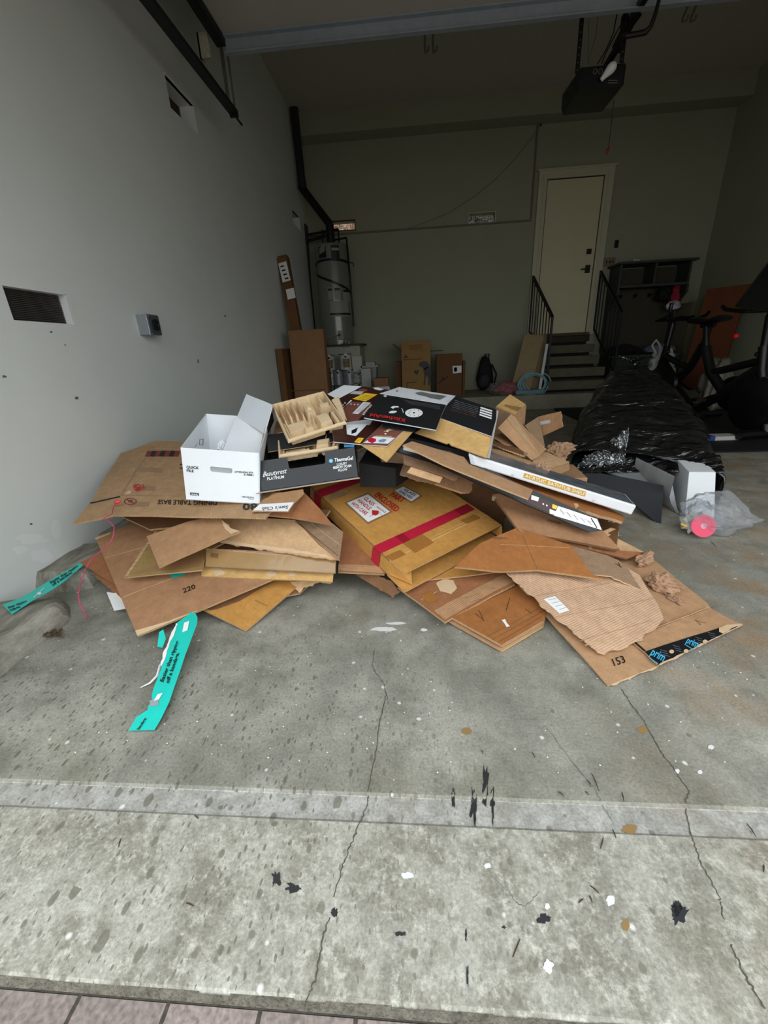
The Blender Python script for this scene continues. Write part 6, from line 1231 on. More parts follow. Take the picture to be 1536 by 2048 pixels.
o, S = sheet('inner_flap', [(881, 836.5), (984, 872.5), (973, 916), (902, 891), (898, 886.5), (893, 888), (830, 866)], (Y_(881, 837, 1.83), Y_(984, 873, 1.71), Y_(973, 915, 1.60)), K_yel, edge=EDGE, th=.004, parent=ok, seed=43, warp=.002, label='bare tan inner flap')
panel('side_edge', [W(993, 820, y=1.905), W(983.5, 872, y=1.705), W(973, 916, y=1.605), W(978, 917, y=1.66), W(996, 822, y=1.95)], .003, WHITEG, ok)
A_, B_, C_, D_ = W(728, 836, y=1.70), W(872, 860, y=1.70), W(985, 880, y=1.80), W(800, 830, y=2.1)
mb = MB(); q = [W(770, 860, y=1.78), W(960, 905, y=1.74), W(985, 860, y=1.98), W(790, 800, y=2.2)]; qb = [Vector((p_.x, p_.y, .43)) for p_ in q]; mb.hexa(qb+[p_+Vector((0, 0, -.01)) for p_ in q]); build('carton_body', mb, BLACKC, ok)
# espresso machine carton
oe, S = sheet('printed_coffee_carton', [(652, 790), (688, 770.5), (724, 773), (790, 782), (770, 800), (765, 848), (722, 889), (668, 884)], (Y_(675, 798, 2.02), Y_(724, 773.5, 2.2), Y_(722, 888, 1.62)), BRN, edge=WHITEG, th=.004, seed=44, warp=.002, cat='box', label='dark brown glossy printed carton with yellow and white panels behind the pulp trays')
decal(S, oe, 'white_panel', [(654.5, 789), (688, 771), (724, 773.6), (675, 799)], WHITE, .0012)
decal(S, oe, 'yellow_panel', [(704.5, 798), (730, 786.7), (755, 789.6), (731.5, 803)], YEL, .0014)
for k in range(4): crease(S, oe, (717+k*3.5, 798-k*2.2), (736+k*3.5, 800.2-k*2.4), INK, .002, 'printed_line', .002)
decal(S, oe, 'copper_panel', [(682, 825), (700, 803), (743, 806), (716, 842), (690, 843)], BRN2, .0013); decal(S, oe, 'silver_panel', [(690, 845), (747, 838), (739, 851), (694, 850)], SILV, .0014); decal(S, oe, 'white_panel', [(692, 850), (735, 849), (712, 873), (694, 870)], WHITE, .0015)
decal(S, oe, 'printed_cup', [(703, 862), (716, 856), (712, 866), (703, 869)], BLACKP, .002)
decal(S, oe, 'white_stripe', [(680, 823), (701, 800.5), (704.5, 801), (682, 818)], WHITE, .0016); decal(S, oe, 'white_block', [(704.5, 827), (726.5, 804), (741.7, 805.7), (716, 828.5)], WHITE, .0017)
for k in range(3): crease(S, oe, (712+k*4, 824-k*0.3), (730+k*3.4, 806.5), GP, .0018, 'printed_line', .0025)
for x, y in ((702, 808), (709, 809), (716, 809), (690, 806), (686, 810)): disc(S, oe, 'printed_icon', (x, y), 2, SILV, 1.4, .002, 10)
decal(S, oe, 'grey_panel', [(699, 788), (708, 783), (728, 784), (722, 790)], SILV, .0016); disc(S, oe, 'printed_emblem', (726, 781.5), 9, BRN2, 3, .0012)
decal(S, oe, 'yellow_panel', [(708, 885.5), (717, 876.5), (728, 877), (720, 888)], YEL, .0014); crease(S, oe, (712, 884), (722, 880), INK, .0015, 'printed_line', .002)
text(S, oe, 'KitchenAid', (724, 829), (741, 809), (728, 831), INKW, .03, name='printed_logo')
decal(S, oe, 'white_scrap', [(746, 777), (756, 776), (768, 780), (760, 782), (750, 780)], LABEL, .0016)
oy, S = sheet('tan_inner_panel', [(721.5, 889.5), (790, 850), (825, 864), (773, 923.5)], (Y_(722, 890, 1.62), Y_(773, 923, 1.52), Y_(824, 865, 1.70)), K_yel, edge=EDGE, th=.003, seed=45, warp=.001, label='plain tan card corner pointing to the camera under the pink mixer picture')
o, S = sheet('mixer_picture_flap', [(722, 889), (763, 849.7), (810.5, 858), (774, 892)], (Y_(722, 889, 1.615), Y_(763, 850, 1.76), Y_(774, 892, 1.60)), BRN2, edge=WHITEG, th=.003, seed=46, warp=.001, label='copper toned printed flap with a red mixer picture')
decal(S, o, 'white_counter', [(727, 886), (748, 873), (790, 876), (776, 888)], WHITE, .0012); decal(S, o, 'printed_red_mixer', [(735, 880), (742, 876), (752, 878), (752, 883), (745, 887), (737, 884)], mat('print_red', (190, 24, 50), rough=.4), .0016)
decal(S, o, 'printed_cups', [(757, 881), (768, 878), (774, 880), (768, 885), (758, 885)], BLUEG, .0016); crease(S, o, (752, 872), (784, 874), K_lt, .006, 'printed_shelf', .0014)
for k in range(3): disc(S, o, 'printed_icon', (771+k*4, 868-k*5), 2.2, WHITE, 1.6, .0016, 10)
o, S = sheet('black_flap', [(763, 843), (833, 853), (828, 864), (767, 855)], (Y_(764, 844, 1.76), Y_(833, 853, 1.74), Y_(828, 864, 1.70)), BLACKC2, edge=BLACKC2, th=.003, seed=47, label='narrow charcoal flap just below the KitchenAid lid')
# black block added below these for the dark gap behind the glass box
mb = MB(); q = [W(716, 905, y=1.66), W(790, 915, y=1.64), W(840, 890, y=1.9), W(740, 870, y=1.95)]; qb = [Vector((p_.x, p_.y, .36)) for p_ in q]; t = empty('gap_shade_block', qb[0], 'black block added for the shade in the gap under the tan card corner', 'box'); mb.hexa(qb+[p_+Vector((0, 0, -.045)) for p_ in q]); build('carton_body', mb, BLACKM, t)
o, S = sheet('flattened_carton', [(540, 900), (552, 845), (580, 830), (680, 850), (740, 890), (690, 910)], (Y_(540, 900, 1.72), Y_(740, 890, 1.75), Y_(580, 830, 2.0)), K_wood, th=.005, seed=48, label='brown sheet showing between the white file box and the pulp trays')

# ---- black pillow box
def opened_box(name, F4, dep, th, m_out, m_in, label, cat='box', edge=None, lean=None):
    """F4: front face corners (bl, br, tr, tl) as points; dep: vector to the back"""
    bl, br, tr, tl = F4; t = empty(name, (bl+br)/2, label, cat); E_ = edge or m_in
    cen = (bl+br+tr+tl)/4+dep/2
    def pn(nm, q):
        mb = MB(); q = [Vector(p_) for p_ in q]; nn = (q[1]-q[0]).cross(q[2]-q[0]).normalized()
        if nn.dot(cen-q[0]) < 0: nn = -nn
        k = [p_+nn*th for p_ in q]; n = len(q)
        mb.add(q, [tuple(range(n))], 0); mb.add(k, [tuple(range(n-1, -1, -1))], 1)
        for i in range(n): j = (i+1) % n; mb.add([q[i], q[j], k[j], k[i]], [(0, 1, 2, 3)], 2)
        return build(nm, mb, [m_out, m_in, E_], t)
    pn('back_panel', [bl+dep, br+dep, tr+dep, tl+dep]); pn('side_panel', [bl, bl+dep, tl+dep, tl]); pn('side_panel', [br, br+dep, tr+dep, tr]); pn('bottom_panel', [bl, br, br+dep, bl+dep])
    return t, pn
Fb = [W(523, 984, y=1.475), W(716, 955, y=1.545), W(708.5, 894.5, y=1.60), (W(511.5, 923, y=1.525))]
depb = Vector((-.03, .24, .055))
pb_, pn = opened_box('pillow_box', Fb, depb, .003, BLACKC, mat('box_inner_dark', (20, 20, 20), rough=.7), 'black open pillow box printed Beautyrest PLATINUM under the pulp trays')  # inner faces blackened to stand for the shade inside
Sb = Surf(Fb[0], Fb[1], Fb[3])
# front panel with the hand cut-out
U = lambda x, y: Sb.p(x, y)
pl_ = [(523, 984), (574, 976.5), (649, 965.5), (716, 955), (708.5, 894.5), (650, 903), (650.5, 925), (648, 927.5), (581, 937.5), (578, 935), (574, 915), (511.5, 923)]
mb = MB(); q = [Sb.p(*p_) for p_ in pl_]; nn = -Sb.n*.003
tr3 = tessellate_polygon([[Vector((*Sb.uv(*p_), 0)) for p_ in pl_]]); mb.add(q, tr3, 0); mb.add([p_+nn for p_ in q], [t_[::-1] for t_ in tr3], 1)
for i in range(len(q)): j = (i+1) % len(q); mb.add([q[i], q[j], q[j]+nn, q[i]+nn], [(0, 1, 2, 3)], 2)
# close the strip above the cut-out
a_, b_, c2_, d2_ = Sb.p(574, 915), Sb.p(650, 903), Sb.p(649.3, 897.5), Sb.p(573, 909.5)
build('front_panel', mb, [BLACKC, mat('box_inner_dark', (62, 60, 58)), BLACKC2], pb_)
text(Sb, pb_, 'Beautyrest', (526, 954), (572.5, 946.5), (525, 944.2), INKW, .0, shear=.08, name='printed_logo'); text(Sb, pb_, 'PLATINUM', (535, 960.8), (568.5, 956.5), (534.6, 955.2), INKW, .01)
text(Sb, pb_, 'ThermaGel', (669, 924), (706, 919.5), (668.6, 917), INKW, .02, name='printed_logo'); text(Sb, pb_, 'LUXURY', (674, 931.8), (694, 929), (673.7, 926.8), INKW, .01); text(Sb, pb_, 'MEMORY FOAM', (666.7, 938.5), (702.6, 934), (666.4, 933.4), INKW, .01); text(Sb, pb_, 'PILLOW', (676.5, 943.6), (694.5, 941), (676.3, 938.8), INKW, .01)
disc(Sb, pb_, 'printed_emblem', (662, 922), 4.6, INKC, 4.6, .0014, 6); disc(Sb, pb_, 'printed_emblem', (662, 922), 2.4, SILV, 2.4, .002, 8); disc(Sb, pb_, 'punched_dot', (547, 936), 2.6, BLACKC2, 2.6)
lip = W(512, 988, y=1.46); panel('bottom_flap', [lip, W(720, 957, y=1.53), Fb[1]+Vector((0, 0, -.002)), Fb[0]+Vector((0, 0, -.002))], .003, WHITEG, pb_, 'whitish bottom flap')
Sl_ = Surf(Fb[3], Fb[3]+depb, Fb[0]); mb = MB(); e1 = Vector((.0042, 0, 0)); mb.add([Fb[3]+e1, Fb[3]+depb*.95+e1, Fb[3]+depb*.95+Vector((.004, 0, -.05)), Fb[3]+e1+Vector((0, 0, -.03))], [(0, 1, 2, 3)]); build('blue_label', mb, BLUEG, pb_, fixn=False)
# back flap folded inward with blue corner label
q = [Fb[2]+depb*.12, Fb[2]+depb, Fb[3]+depb, Fb[3]+depb*.35]; S_ = Surf(Fb[3]+depb*.3+Vector((0, 0, .0)), Fb[2]+depb*.15, Fb[3]+depb)
panel('folded_flap', [Fb[3]+depb*.42+Vector((.03, 0, -.012)), Fb[2]+depb*.42+Vector((-.01, 0, -.012)), Fb[2]+depb, Fb[3]+depb], .003, BLACKC2, pb_)
mb = MB(); c_ = Fb[2]; mb.add([c_+Vector((-.04, 0.0, .001)), c_+Vector((0, 0, .001)), c_+depb*.3+Vector((0, 0, .003)), c_+depb*.3+Vector((-.045, 0, .003))], [(0, 1, 2, 3)]); build('blue_label', mb, BLUEP, pb_, fixn=False)

# ---- moulded pulp trays
def tray(name, C, depth, label, seed, skirt=.012):
    """C: rim corners front-left, front-right, back-right, back-left"""
    fl, fr, br, bl = C; n = (fr-fl).cross(bl-fl).normalized(); n = n if n.z > 0 else -n
    NU, NV = 110, 90
    def box_(a, b, a0, a1, b0, b1, s=.018):
        f = lambda v, lo, hi: max(0, min(1, (v-lo)/s+.5))*max(0, min(1, (hi-v)/s+.5))
        return f(a, a0, a1)*f(b, b0, b1)
    def H(a, b):
        inside = box_(a, b, .055, .945, .06, .94, .035)
        h = -depth*inside
        def up(v, *r, s=.022):
            nonlocal h
            h = max(h, -depth*inside*(1-v*box_(a, b, *r, s)))
        up(.45, .10, .42, .30, .52); up(.28, .05, .95, .06, .22)                      # low shelves
        up(.92, .10, .135, .50, .96); up(.92, .20, .245, .55, .96); up(.92, .31, .355, .58, .96); up(.8, .42, .455, .55, .96)   # fins at the back left
        up(.85, .50, .66, .52, .78); up(1.0, .53, .63, .60, .72, s=.03); up(.75, .54, .58, .40, .60)
        up(.95, .60, .82, .16, .40, s=.03); up(.55, .62, .72, .05, .22); up(.9, .72, .76, .34, .60); up(.8, .86, .93, .10, .42)
        up(.9, .76, .94, .60, .68); up(.9, .80, .86, .66, .96); up(.6, .34, .50, .22, .28); up(.7, .06, .10, .15, .5)
        up(.5, .62, .70, .80, .96)
        for k in range(4): up(.5, .055, .085, .20+.15*k, .26+.15*k, s=.02)
        edge = min(a, 1-a, b, 1-b)
        if edge < .018: h -= skirt*(1-edge/.018)
        return h + .0012*noise.noise(Vector((a*22, b*18, seed)))
    mb = MB(); g = []
    for j in range(NV+1):
        for i in range(NU+1):
            a, b = i/NU, j/NV; p = fl.lerp(fr, a).lerp(bl.lerp(br, a), b); g.append(p+n*H(a, b))
    mb.add(g, [(j*(NU+1)+i, j*(NU+1)+i+1, (j+1)*(NU+1)+i+1, (j+1)*(NU+1)+i) for j in range(NV) for i in range(NU)])
    o = build(name, mb, PULP, label=label, cat='pulp tray', group='moulded pulp packing trays', smooth=35, fixn=False); s = o.modifiers.new('thickness', 'SOLIDIFY'); s.thickness = .003; s.offset = -1
    return o
tray('moulded_pulp_tray', [W(575, 882, y=1.60), W(694, 843, y=1.70), W(648, 780.5, y=1.98), W(541, 808, y=1.86)], .055, 'tan moulded pulp tray with upright ribs, upper one of the two on the black box', 1)
tray('moulded_pulp_tray', [W(556, 911, y=1.56), W(676, 893, y=1.62), W(694, 838, y=1.86), W(552, 866, y=1.80)], .05, 'tan moulded pulp tray mostly hidden beneath the other one', 2)
mb = MB(); S_ = Surf(W(655, 800, y=1.90), W(676, 790, y=1.93), W(690, 835, y=1.76)); q = [S_.p(*p_) for p_ in ((662, 800), (676, 792), (684, 812), (692, 838), (684, 840), (672, 815))]; mb.prism(q, (0.0, .03, -.012)); build('pulp_corner_piece', mb, PULP, label='small tan pulp corner piece poking out right of the upper pulp tray', cat='pulp tray', bevel=.003)

# ---- white file box
FB = [W(372.6, 999.5, y=1.46), W(520, 1008.5, y=1.47), W(519, 906, y=1.50), W(361, 895, y=1.50)]
bk = W(412, 827.5, y=1.90)-FB[3]; bkv = Vector((0.035 if False else bk.x, bk.y, bk.z))
bkv = bk
fb, pn = opened_box('file_box', FB, bkv, .004, WHITE, WHITE, 'white open storage box printed QUICK FILE on the left of the pile', edge=WHITEG)
mb = MB(); Sf = Surf(FB[0], FB[1], FB[3]); hole = [(420.5, 934), (423, 933), (463, 937), (465, 940), (464, 945), (461, 946), (424, 942.5), (421, 940)]
outer = [(372.6, 999.5), (520, 1008.5), (519, 906), (361, 895)]
pu = [Vector((*Sf.uv(*p_), 0)) for p_ in outer]; ph = [Vector((*Sf.uv(*p_), 0)) for p_ in hole]
tr3 = tessellate_polygon([pu, ph]); q = [Sf.p(*p_) for p_ in outer+hole]; nn = -Sf.n*.004
mb.add(q, tr3, 0); mb.add([p_+nn for p_ in q], [t_[::-1] for t_ in tr3], 0)
for i in range(4): j = (i+1) % 4; mb.add([q[i], q[j], q[j]+nn, q[i]+nn], [(0, 1, 2, 3)], 1)
for i in range(8): j = 4+(i+1) % 8; mb.add([q[4+i], q[j], q[j]+nn, q[4+i]+nn], [(0, 1, 2, 3)], 1)
build('front_panel', mb, [WHITE, WHITEG], fb)
mb = MB(); mb.add([Sf.p(x, y, -.005) for x, y in ((418, 931), (467, 935), (467, 949), (418, 945))], [(0, 1, 2, 3)]); mb.add([Sf.p(x, y, .0035) for x, y in ((423, 942), (463, 946), (461, 942), (424, 938))], [(0, 1, 2, 3)]); build('handle_flap', mb, mat('handle_shade_board', (168, 170, 172), rough=.6), fb, fixn=False)  # board behind the hand hole greyed for the hole's shade
text(Sf, fb, 'QUICK', (373.5, 936.5), (398.3, 938.5), (373, 931.3), INK, .02); text(Sf, fb, 'FILE', (374, 943.3), (388, 944.5), (373.6, 938.3), INK, .02)
text(Sf, fb, 'LETTER/LEGAL BOX', (469.5, 945), (507, 946.8), (469.2, 941.8), INK, .02); text(Sf, fb, 'S-9881', (488, 950.8), (507, 952), (487.8, 947.2), INK, .02)
decal(Sf, fb, 'printed_plate', [(380, 985), (397.6, 986), (398, 991.3), (380.5, 990.3)], INK, .0012); text(Sf, fb, 'ULINE', (382, 989.6), (396, 990.5), (381.7, 986.3), INKW, .02, .002)
text(Sf, fb, '1-800-295-5510', (483.5, 994.3), (508, 996), (483.3, 992), INK, .02); text(Sf, fb, 'uline.com', (497, 998), (508, 998.8), (496.9, 995.8), INK, .0)
# sketch printed on the inner left wall
Si = Surf(FB[3], FB[3]+bkv, FB[0]); Si.n = Si.n if Si.n.x > 0 else -Si.n
for q in ([(397, 878), (405, 878), (405, 879), (397, 879)], [(397, 878), (398, 878), (397, 890), (396, 890)], [(404, 878), (405, 878), (404, 890), (403, 890)], [(396, 889), (404, 889), (404, 890), (396, 890)], [(392, 886), (393, 886), (389, 893), (388, 893)]):
    decal(Si, fb, 'printed_sketch', q, GP, .0055)
# second white carton standing in it
oi, S1 = sheet('white_liner', [(473, 833), (528, 868), (518, 908), (512, 912), (443, 908), (447, 898)], ((473, 833, 'y1.86'), (528, 868, 'y1.75'), (447, 900, 'y1.68')), WHITE, edge=WHITEG, th=.006, seed=51, warp=.002, cat='box', label='bent white carton standing inside the QUICK FILE box')
o, S = sheet('upper_panel', [(474, 833), (493, 788), (497, 790), (542, 808), (543, 813), (528, 868)], ((473, 833, 'y1.86'), (528, 868, 'y1.72'), (495, 790, 'y1.90')), WHITEG, edge=WHITE, th=.006, parent=oi, seed=52, warp=.002)
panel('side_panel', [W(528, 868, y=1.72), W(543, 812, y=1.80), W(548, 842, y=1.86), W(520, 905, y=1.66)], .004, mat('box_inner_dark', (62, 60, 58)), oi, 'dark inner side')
def crumple(name, c, size, m, label, cat, seed, amp=.55, kink=2.2, sub=4, parent=None, rz=0.0, rx=0.0):
    bm = bmesh.new(); bmesh.ops.create_icosphere(bm, subdivisions=sub, radius=1.0); mb = MB(); vs = []; R = Matrix.Rotation(rz, 3, 'Z') @ Matrix.Rotation(rx, 3, 'Y')
    rnd = random.Random(seed); planes = [(Vector((rnd.uniform(-1, 1), rnd.uniform(-1, 1), rnd.uniform(-1, 1))).normalized(), rnd.uniform(.35, .8)) for _ in range(26)]
    for v in bm.verts:
        d = v.co.normalized(); f = 1.0
        for n_, h_ in planes:
            q = d.dot(n_)
            if q > 0: f = min(f, h_/max(q, 1e-3))
        f = .35+.65*f; q = d*kink*.62+Vector((seed, 0, seed*.3))
        q = q+Vector((noise.noise(q*1.3), noise.noise(q*1.3+Vector((9, 0, 0))), noise.noise(q*1.3+Vector((0, 9, 0)))))*.7
        f *= 1+amp*.50*(abs(noise.noise(q))*2.0-.45) + amp*.30*(.35-abs(noise.noise(q*1.9))*1.6)
        p = R @ Vector((d.x*f*size[0], d.y*f*size[1], d.z*f*size[2])); p = Vector(c)+p; p.z = max(p.z, .004 if c[2] < .2 else p.z); vs.append(p)
    mb.add(vs, [[v.index for v in f.verts] for f in bm.faces]); bm.free()
    return build(name, mb, m, parent, label, cat if parent is None else None, smooth=False)
p = W(443, 893, y=1.74); crumple('white_tissue', p, (.025, .025, .035), mat('tissue_bag', (232, 236, 240), rough=.5, coord='Object'), 'small white plastic bag inside the QUICK FILE box', 'bag', 60, sub=3)
# ---- crumpled kraft paper
p = W(1292, 1119, z=.065); crumple('crumpled_kraft_paper', p, (.055, .03, .034), KRAFT, 'small twist of crumpled kraft paper at the right edge of the pile, the farther one', 'paper', 61, .8, 2.4, rz=.5, rx=-.3)
p = W(1322, 1162, z=.055); o = crumple('crumpled_kraft_paper', p, (.070, .058, .046), KRAFT, 'large crumpled kraft paper ball at the right front edge of the pile', 'paper', 64, .75, 2.2, rz=-.5)
p = W(1348, 1196, z=.025); crumple('paper_tail', p, (.030, .045, .016), KRAFT, None, None, 66, .8, 2.6, rz=.35, parent=o, sub=4)
p = W(1110, 908, y=2.36); crumple('crumpled_kraft_paper', p, (.09, .09, .075), KRAFT, 'crumpled kraft paper lying between the tan carton and the black wrapped bundle', 'paper', 67, .8, 2.4)
p = W(1118, 898, y=2.36); crumple('crumpled_kraft_paper', p, (.09, .05, .045), KRAFT, 'crumpled kraft paper just under the open carton flaps', 'paper', 69, .8, 2.3, rz=.2)
p = W(1052, 931, y=1.86); crumple('crumpled_kraft_paper', p, (.13, .035, .026), KRAFT, 'long crumpled kraft paper along the back of the acrylic shelf box', 'paper', 71, .8, 2.6, rz=.1, rx=.22)
p = W(1085, 936, y=1.80); crumple('crumpled_kraft_paper', p, (.05, .035, .035), KRAFT, 'small crumpled kraft paper ball behind the acrylic shelf box label', 'paper', 72, .8, 2.3)
p = W(1222, 1047, z=.11); crumple('crumpled_wrap', p, (.045, .03, .022), mat('grey_tan_wrap', (150, 138, 118), rough=.6, var=.2, coord='Object'), 'dull grey tan crumpled wrap under the end of the acrylic shelf box', 'paper', 73, .8, 2.4, sub=4)
o, S = sheet('cardboard_scrap', [(1207, 1062), (1222, 1055), (1238, 1060), (1238, 1072), (1230, 1076)], ((1207, 1062, .13), (1222, 1055, .13), (1230, 1076, .10)), K_lt, th=.012, seed=74, label='small rounded light tan scrap right of the white paper label')
# ---- cartons at the right back of the pile
P1, P2, P2b = W(995, 856, y=1.98), W(1012, 838.6, y=2.02), W(1023, 827, y=2.12)
P4, P3, P3b = W(1063, 921, y=1.90), W(1078.5, 912.8, y=1.93), W(1093, 898.5, y=2.03)
tb = empty('slim_tan_carton', P4, 'slim smooth tan carton standing slanted at the right back of the pile', 'box')
mb = MB(); mb.hexa([P1, P4, P3, P2, P1+(P2b-P2), P4+(P3b-P3), P3b, P2b]); build('carton_body', mb, K_tan, tb, bevel=.002)
S = Surf(P2, P3, P2b); decal(S, tb, 'lit_face', [(1012.5, 838.6), (1022.5, 827.8), (1092.5, 898.5), (1078.4, 912.4)], K_lt, .0008)  # paler kraft decal puts the lit top face into the colour
sq = [W(992, 814, y=2.25), W(1020, 790, y=2.42), W(1051, 810, y=2.32), W(1030, 830, y=2.16)]
t = empty('folded_tan_carton', sq[3], 'folded tan carton corner with tape rising behind the slim tan carton', 'box')
panel('top_panel', [sq[0], sq[3], sq[2], sq[1]], .004, K_yel, t); sd = [Vector((p_.x, p_.y, .01)) for p_ in sq]; panel('side_panel', [sq[3], sd[3], sd[2], sq[2]], .004, K_tan, t); panel('side_panel', [sq[0], sd[0], sd[3], sq[3]], .004, K_gry, t)
S = Surf(sq[0], sq[3], sq[1]); decal(S, t, 'packing_tape', [(995, 815), (1003, 808), (1044, 815), (1033, 826)], mat('amber_tape', (158, 126, 82)), .0012)
t = empty('torn_open_carton', W(1090, 880, y=2.25), 'torn open carton flaps with a small label at the right back of the pile', 'box')
for nm, pp, aa, mm in (('left_flap', [(1051, 850), (1077, 833), (1090, 893), (1078, 885)], ((1051, 850, 'y2.25'), (1077, 833, 'y2.40'), (1090, 893, 'y2.20')), K_gry), ('right_flap', [(1077, 833), (1121, 822.5), (1126, 853), (1080, 874)], ((1077, 833, 'y2.40'), (1121, 823, 'y2.30'), (1080, 874, 'y2.34')), K_wood), ('inner_flap', [(1051, 862), (1078, 866), (1088, 885), (1068, 882)], ((1051, 862, 'y2.30'), (1078, 866, 'y2.34'), (1068, 882, 'y2.26')), K_tan)):
    o, S = sheet(nm, pp, aa, mm, edge=EDGE, th=.004, seed=len(pp)+int(pp[0][1]), torn=(1,) if nm == 'right_flap' else (), parent=t)
    if nm == 'right_flap': decal(S, o, 'small_label', [(1080, 843), (1100, 839.5), (1101, 846), (1081, 850)], SILV, .0014)
# curved strips under the slim carton
for i, (pp, aa, mm, lb) in enumerate((([(978, 896), (1000, 900), (1062, 922), (1060, 927), (985, 905)], ((978, 896, 'y1.86'), (1062, 922, 'y1.82'), (985, 905, 'y1.80')), K_tan, 'light tan strip edge lowest under the slim tan carton'),
    ([(980, 884), (1000, 876), (1046, 904), (1048, 914), (1005, 897)], ((980, 884, 'y1.95'), (1046, 904, 'y1.90'), (1005, 897, 'y1.88')), K_dk, 'dark folded strip under the slim tan carton'),
    ([(985, 872), (1003, 868), (1056, 906), (1050, 913), (1018, 893)], ((985, 872, 'y2.02'), (1056, 906, 'y1.92'), (1018, 893, 'y1.93')), K_wood, 'ribbed brown strip just beneath the slim tan carton'),
    ([(1060, 905), (1095, 903), (1138, 924), (1100, 936), (1066, 925)], ((1060, 905, 'y2.02'), (1138, 924, 'y2.05'), (1066, 925, 'y1.90')), K_lt, 'light tan board lying flat behind the crumpled kraft paper, upper'),
    ([(1095, 925), (1138, 922), (1140, 938), (1118, 948), (1100, 945)], ((1095, 925, 'y1.95'), (1138, 922, 'y2.10'), (1118, 948, 'y1.88')), K_tan, 'tan block lying flat beside the black wrapped bundle, lower'))):
    sheet('cardboard_strip', pp, aa, mm, edge=EDGE, th=.006, seed=80+i, warp=.006, label=lb)

# ---- cartons buried inside the pile that carry the sheets
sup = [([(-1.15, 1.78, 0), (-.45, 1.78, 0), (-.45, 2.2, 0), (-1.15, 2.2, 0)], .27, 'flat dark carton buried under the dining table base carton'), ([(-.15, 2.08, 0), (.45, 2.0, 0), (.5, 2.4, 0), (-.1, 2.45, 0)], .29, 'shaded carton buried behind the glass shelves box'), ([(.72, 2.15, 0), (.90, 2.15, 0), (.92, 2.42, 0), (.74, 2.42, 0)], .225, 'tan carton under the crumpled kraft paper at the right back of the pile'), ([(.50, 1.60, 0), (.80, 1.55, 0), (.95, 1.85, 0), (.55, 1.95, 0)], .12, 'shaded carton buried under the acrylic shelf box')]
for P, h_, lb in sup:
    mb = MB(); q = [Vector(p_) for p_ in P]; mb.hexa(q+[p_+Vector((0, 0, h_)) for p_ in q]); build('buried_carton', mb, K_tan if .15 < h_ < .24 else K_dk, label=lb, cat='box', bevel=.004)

# ---- teal mailer strips
TEXTB = INK
s1, S = sheet('teal_mailer_strip', [(5, 1210), (34, 1199), (46, 1193), (63, 1183), (110, 1153), (158.6, 1125.6), (167, 1130.5), (130, 1162), (100, 1182), (65.6, 1202), (24.6, 1230)], ((5, 1210, .085), (163, 1127, .105), (24.6, 1230, .080)), TEAL, edge=TEAL, th=.0008, seed=90, warp=.006, cat='mailer strip', label='teal plastic tear strip draped on the concrete mound beside the left wall', cell=.02)
text(S, s1, 'Easier than ripping', (102, 1168), (157, 1133), (99, 1164), INK, .03); text(S, s1, 'off a bandage.', (106, 1173), (146, 1146.5), (103, 1169), INK, .03)
text(S, s1, 'than ripping', (17, 1219), (55, 1205), (15, 1215), INK, .03); text(S, s1, 'ndage.', (21, 1224.5), (43, 1216), (19, 1220.5), INK, .03)
for k in range(3): crease(S, s1, (68+k*2, 1196-k*2), (85+k*2, 1180-k*2), INKW, .003, 'printed_logo_line', .0022)
disc(S, s1, 'printed_logo', (79, 1188), 4.5, INKW, 3.0, .0022, 14)
s2, S = sheet('teal_mailer_strip', [(373, 1232), (381, 1224), (391, 1227), (395, 1235), (394, 1247), (370, 1312), (343.5, 1391), (340, 1402), (322, 1440), (309.5, 1461), (257.5, 1462), (273.5, 1435), (296, 1420), (304, 1405), (304, 1391), (308, 1376), (320, 1345), (335, 1300), (352, 1247)], ((390, 1230, .07), (309, 1462, .006), (257, 1462, .006)), TEAL, edge=TEAL, th=.0008, seed=91, warp=.004, cat='mailer strip', label='teal plastic tear strip on the floor reading Easier than ripping off a bandage', cell=.02, torn=(12, 13))
text(S, s2, 'Easier than ripping', (327, 1366), (358, 1284), (320.5, 1364), INK, .03); text(S, s2, 'off a bandage.', (338, 1369), (359, 1307), (331.5, 1367), INK, .03); text(S, s2, 'bandage', (279, 1462), (294, 1439), (274, 1460), INK, .03)
for k in range(4): crease(S, s2, (366+k*2.6, 1265-k*1), (370+k*2.6, 1246-k*1), INKW, .004, 'printed_logo_line', .0022)
for k in range(3): crease(S, s2, (310+k*3.5, 1403-k), (318+k*3.5, 1390-k), INKW, .004, 'printed_logo_line', .0022)
decal(S, s2, 'white_tear', [(352, 1247), (356, 1249), (348, 1272), (338, 1295), (330, 1320), (322, 1335), (322, 1325), (330, 1300), (342, 1270)], LABEL, .0014, torn=range(9), seed=3)
decal(S, s2, 'transparent_patch', [(300, 1402), (318, 1400), (318, 1411), (302, 1414)], GREYB, .0014, torn=range(4), seed=4)
mb = MB(); mb.tube([W(320, 1330, z=.02), W(314, 1352, z=.012), W(300, 1366, z=.008), W(281, 1375, z=.006)], [.003, .004, .003, .001], 6); build('torn_tail', mb, LABEL, s2, smooth=True)
s3 = sheet('teal_scrap', [(320, 1265), (328, 1260), (333, 1278), (326, 1296), (316, 1294)], ((320, 1265, .04), (328, 1260, .045), (322, 1296, .012)), TEAL, edge=TEAL, th=.001, seed=92, warp=.006, cat='plastic scrap', label='small curled teal scrap hanging under the 220 sheet left of the long teal strip', cell=.02)
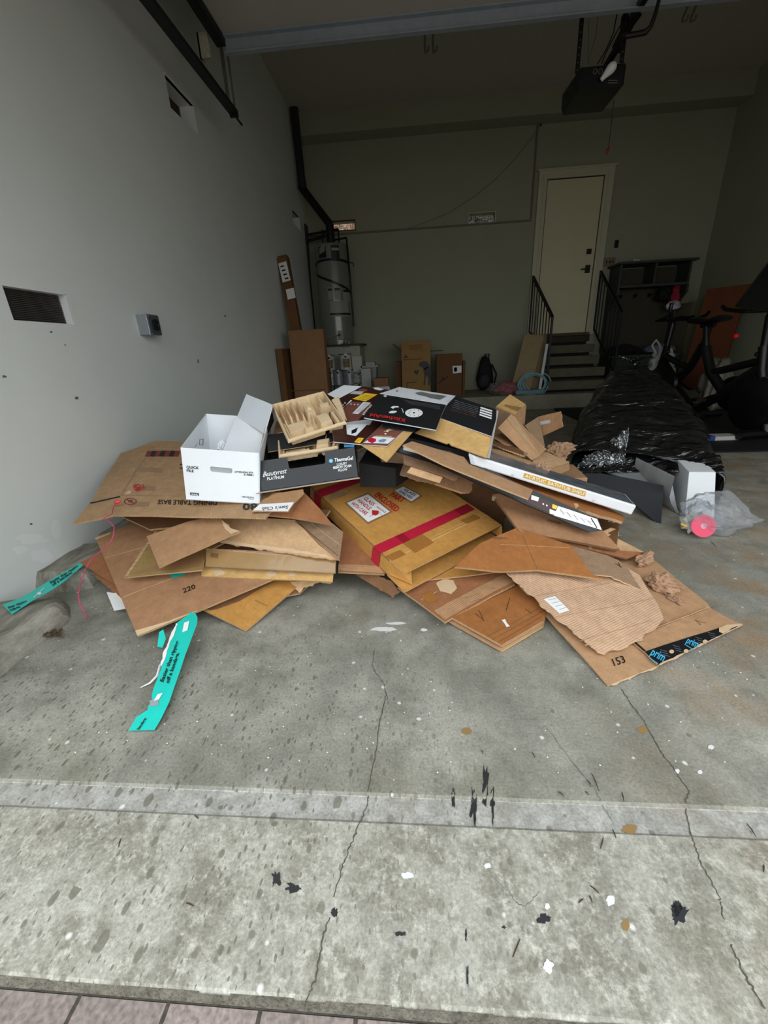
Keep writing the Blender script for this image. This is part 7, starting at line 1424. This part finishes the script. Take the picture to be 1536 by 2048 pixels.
# ---- small debris
DEB = mat('pine_needle', (72, 52, 38), rough=.9, coord='Object'); rnd = random.Random(11); mb = MB()
needles = [((1183, 1546), (1198, 1582)), ((1175, 1560), (1182, 1574)), ((1116, 1583), (1129, 1594)), ((1244, 1584), (1248, 1604)), ((1181, 1766), (1200, 1782)), ((1180, 1786), (1186, 1800)), ((1158, 1800), (1168, 1792)), ((1026, 1908), (1041, 1871)), ((1202, 1693), (1208, 1670)), ((1226, 1655), (1233, 1672)), ((1495, 1643), (1514, 1670)), ((1530, 1725), (1529, 1740)), ((1170, 1583), (1178, 1590)), ((235, 1690), (240, 1672)), ((370, 1800), (385, 1806)), ((1064, 1505), (1070, 1515)), ((963, 1500), (966, 1508)), ((1390, 965), (1398, 974)), ((1422, 1083), (1432, 1094)), ((388, 1627), (396, 1634))]
for a_, b_ in needles:
    pa, pb2 = W(*a_, z=.003), W(*b_, z=.003); off = 0 if pa.y > .607 else -.006-.02*max(0, .547-pa.y); pa.z += off; pb2.z += off; mb.tube([pa, pa.lerp(pb2, .5)+Vector((0, 0, .002)), pb2], [.0008, .0013, .0006], 5)
build('fallen_needles', mb, DEB, label='scattered dry brown pine needles and twigs on the concrete', cat='needles', kind='stuff')
mb = MB(); rnd = random.Random(3)
for i in range(240):
    x, y = rnd.uniform(60, 1500), rnd.uniform(1180, 1560) if i % 3 else rnd.uniform(950, 1250)
    if y < 1180 and x < 1300: continue
    p = W(x, y, z=.0015); r_ = rnd.uniform(.0012, .0028); mb.add([p+Vector((math.cos(a)*r_, math.sin(a)*r_, 0)) for a in (0, 1.3, 2.6, 3.7, 5.0)]+[p+Vector((0, 0, r_*.8))], [(0, 1, 5), (1, 2, 5), (2, 3, 5), (3, 4, 5), (4, 0, 5)])
build('floor_crumbs', mb, mat('pale_crumb', (212, 204, 190), rough=.9, coord='Object'), label='tiny pale crumbs of foam and paper scattered on the floor', cat='crumbs', kind='stuff')
mb = MB(); c = W(112, 1268, z=.01)
for k in range(14): d_ = Vector((rnd.uniform(-.03, .03), rnd.uniform(-.02, .02), rnd.uniform(0, .008))); mb.box(c+d_, (rnd.uniform(.004, .018), rnd.uniform(.004, .012), rnd.uniform(.002, .008)), R=Matrix.Rotation(rnd.random()*3, 3, 'Z'))
build('dirt_heap', mb, mat('leaf_dirt', (86, 66, 50), rough=.95, var=.3, coord='Object'), label='small heap of dirt and leaf bits at the foot of the left concrete mound', cat='dirt', kind='stuff')
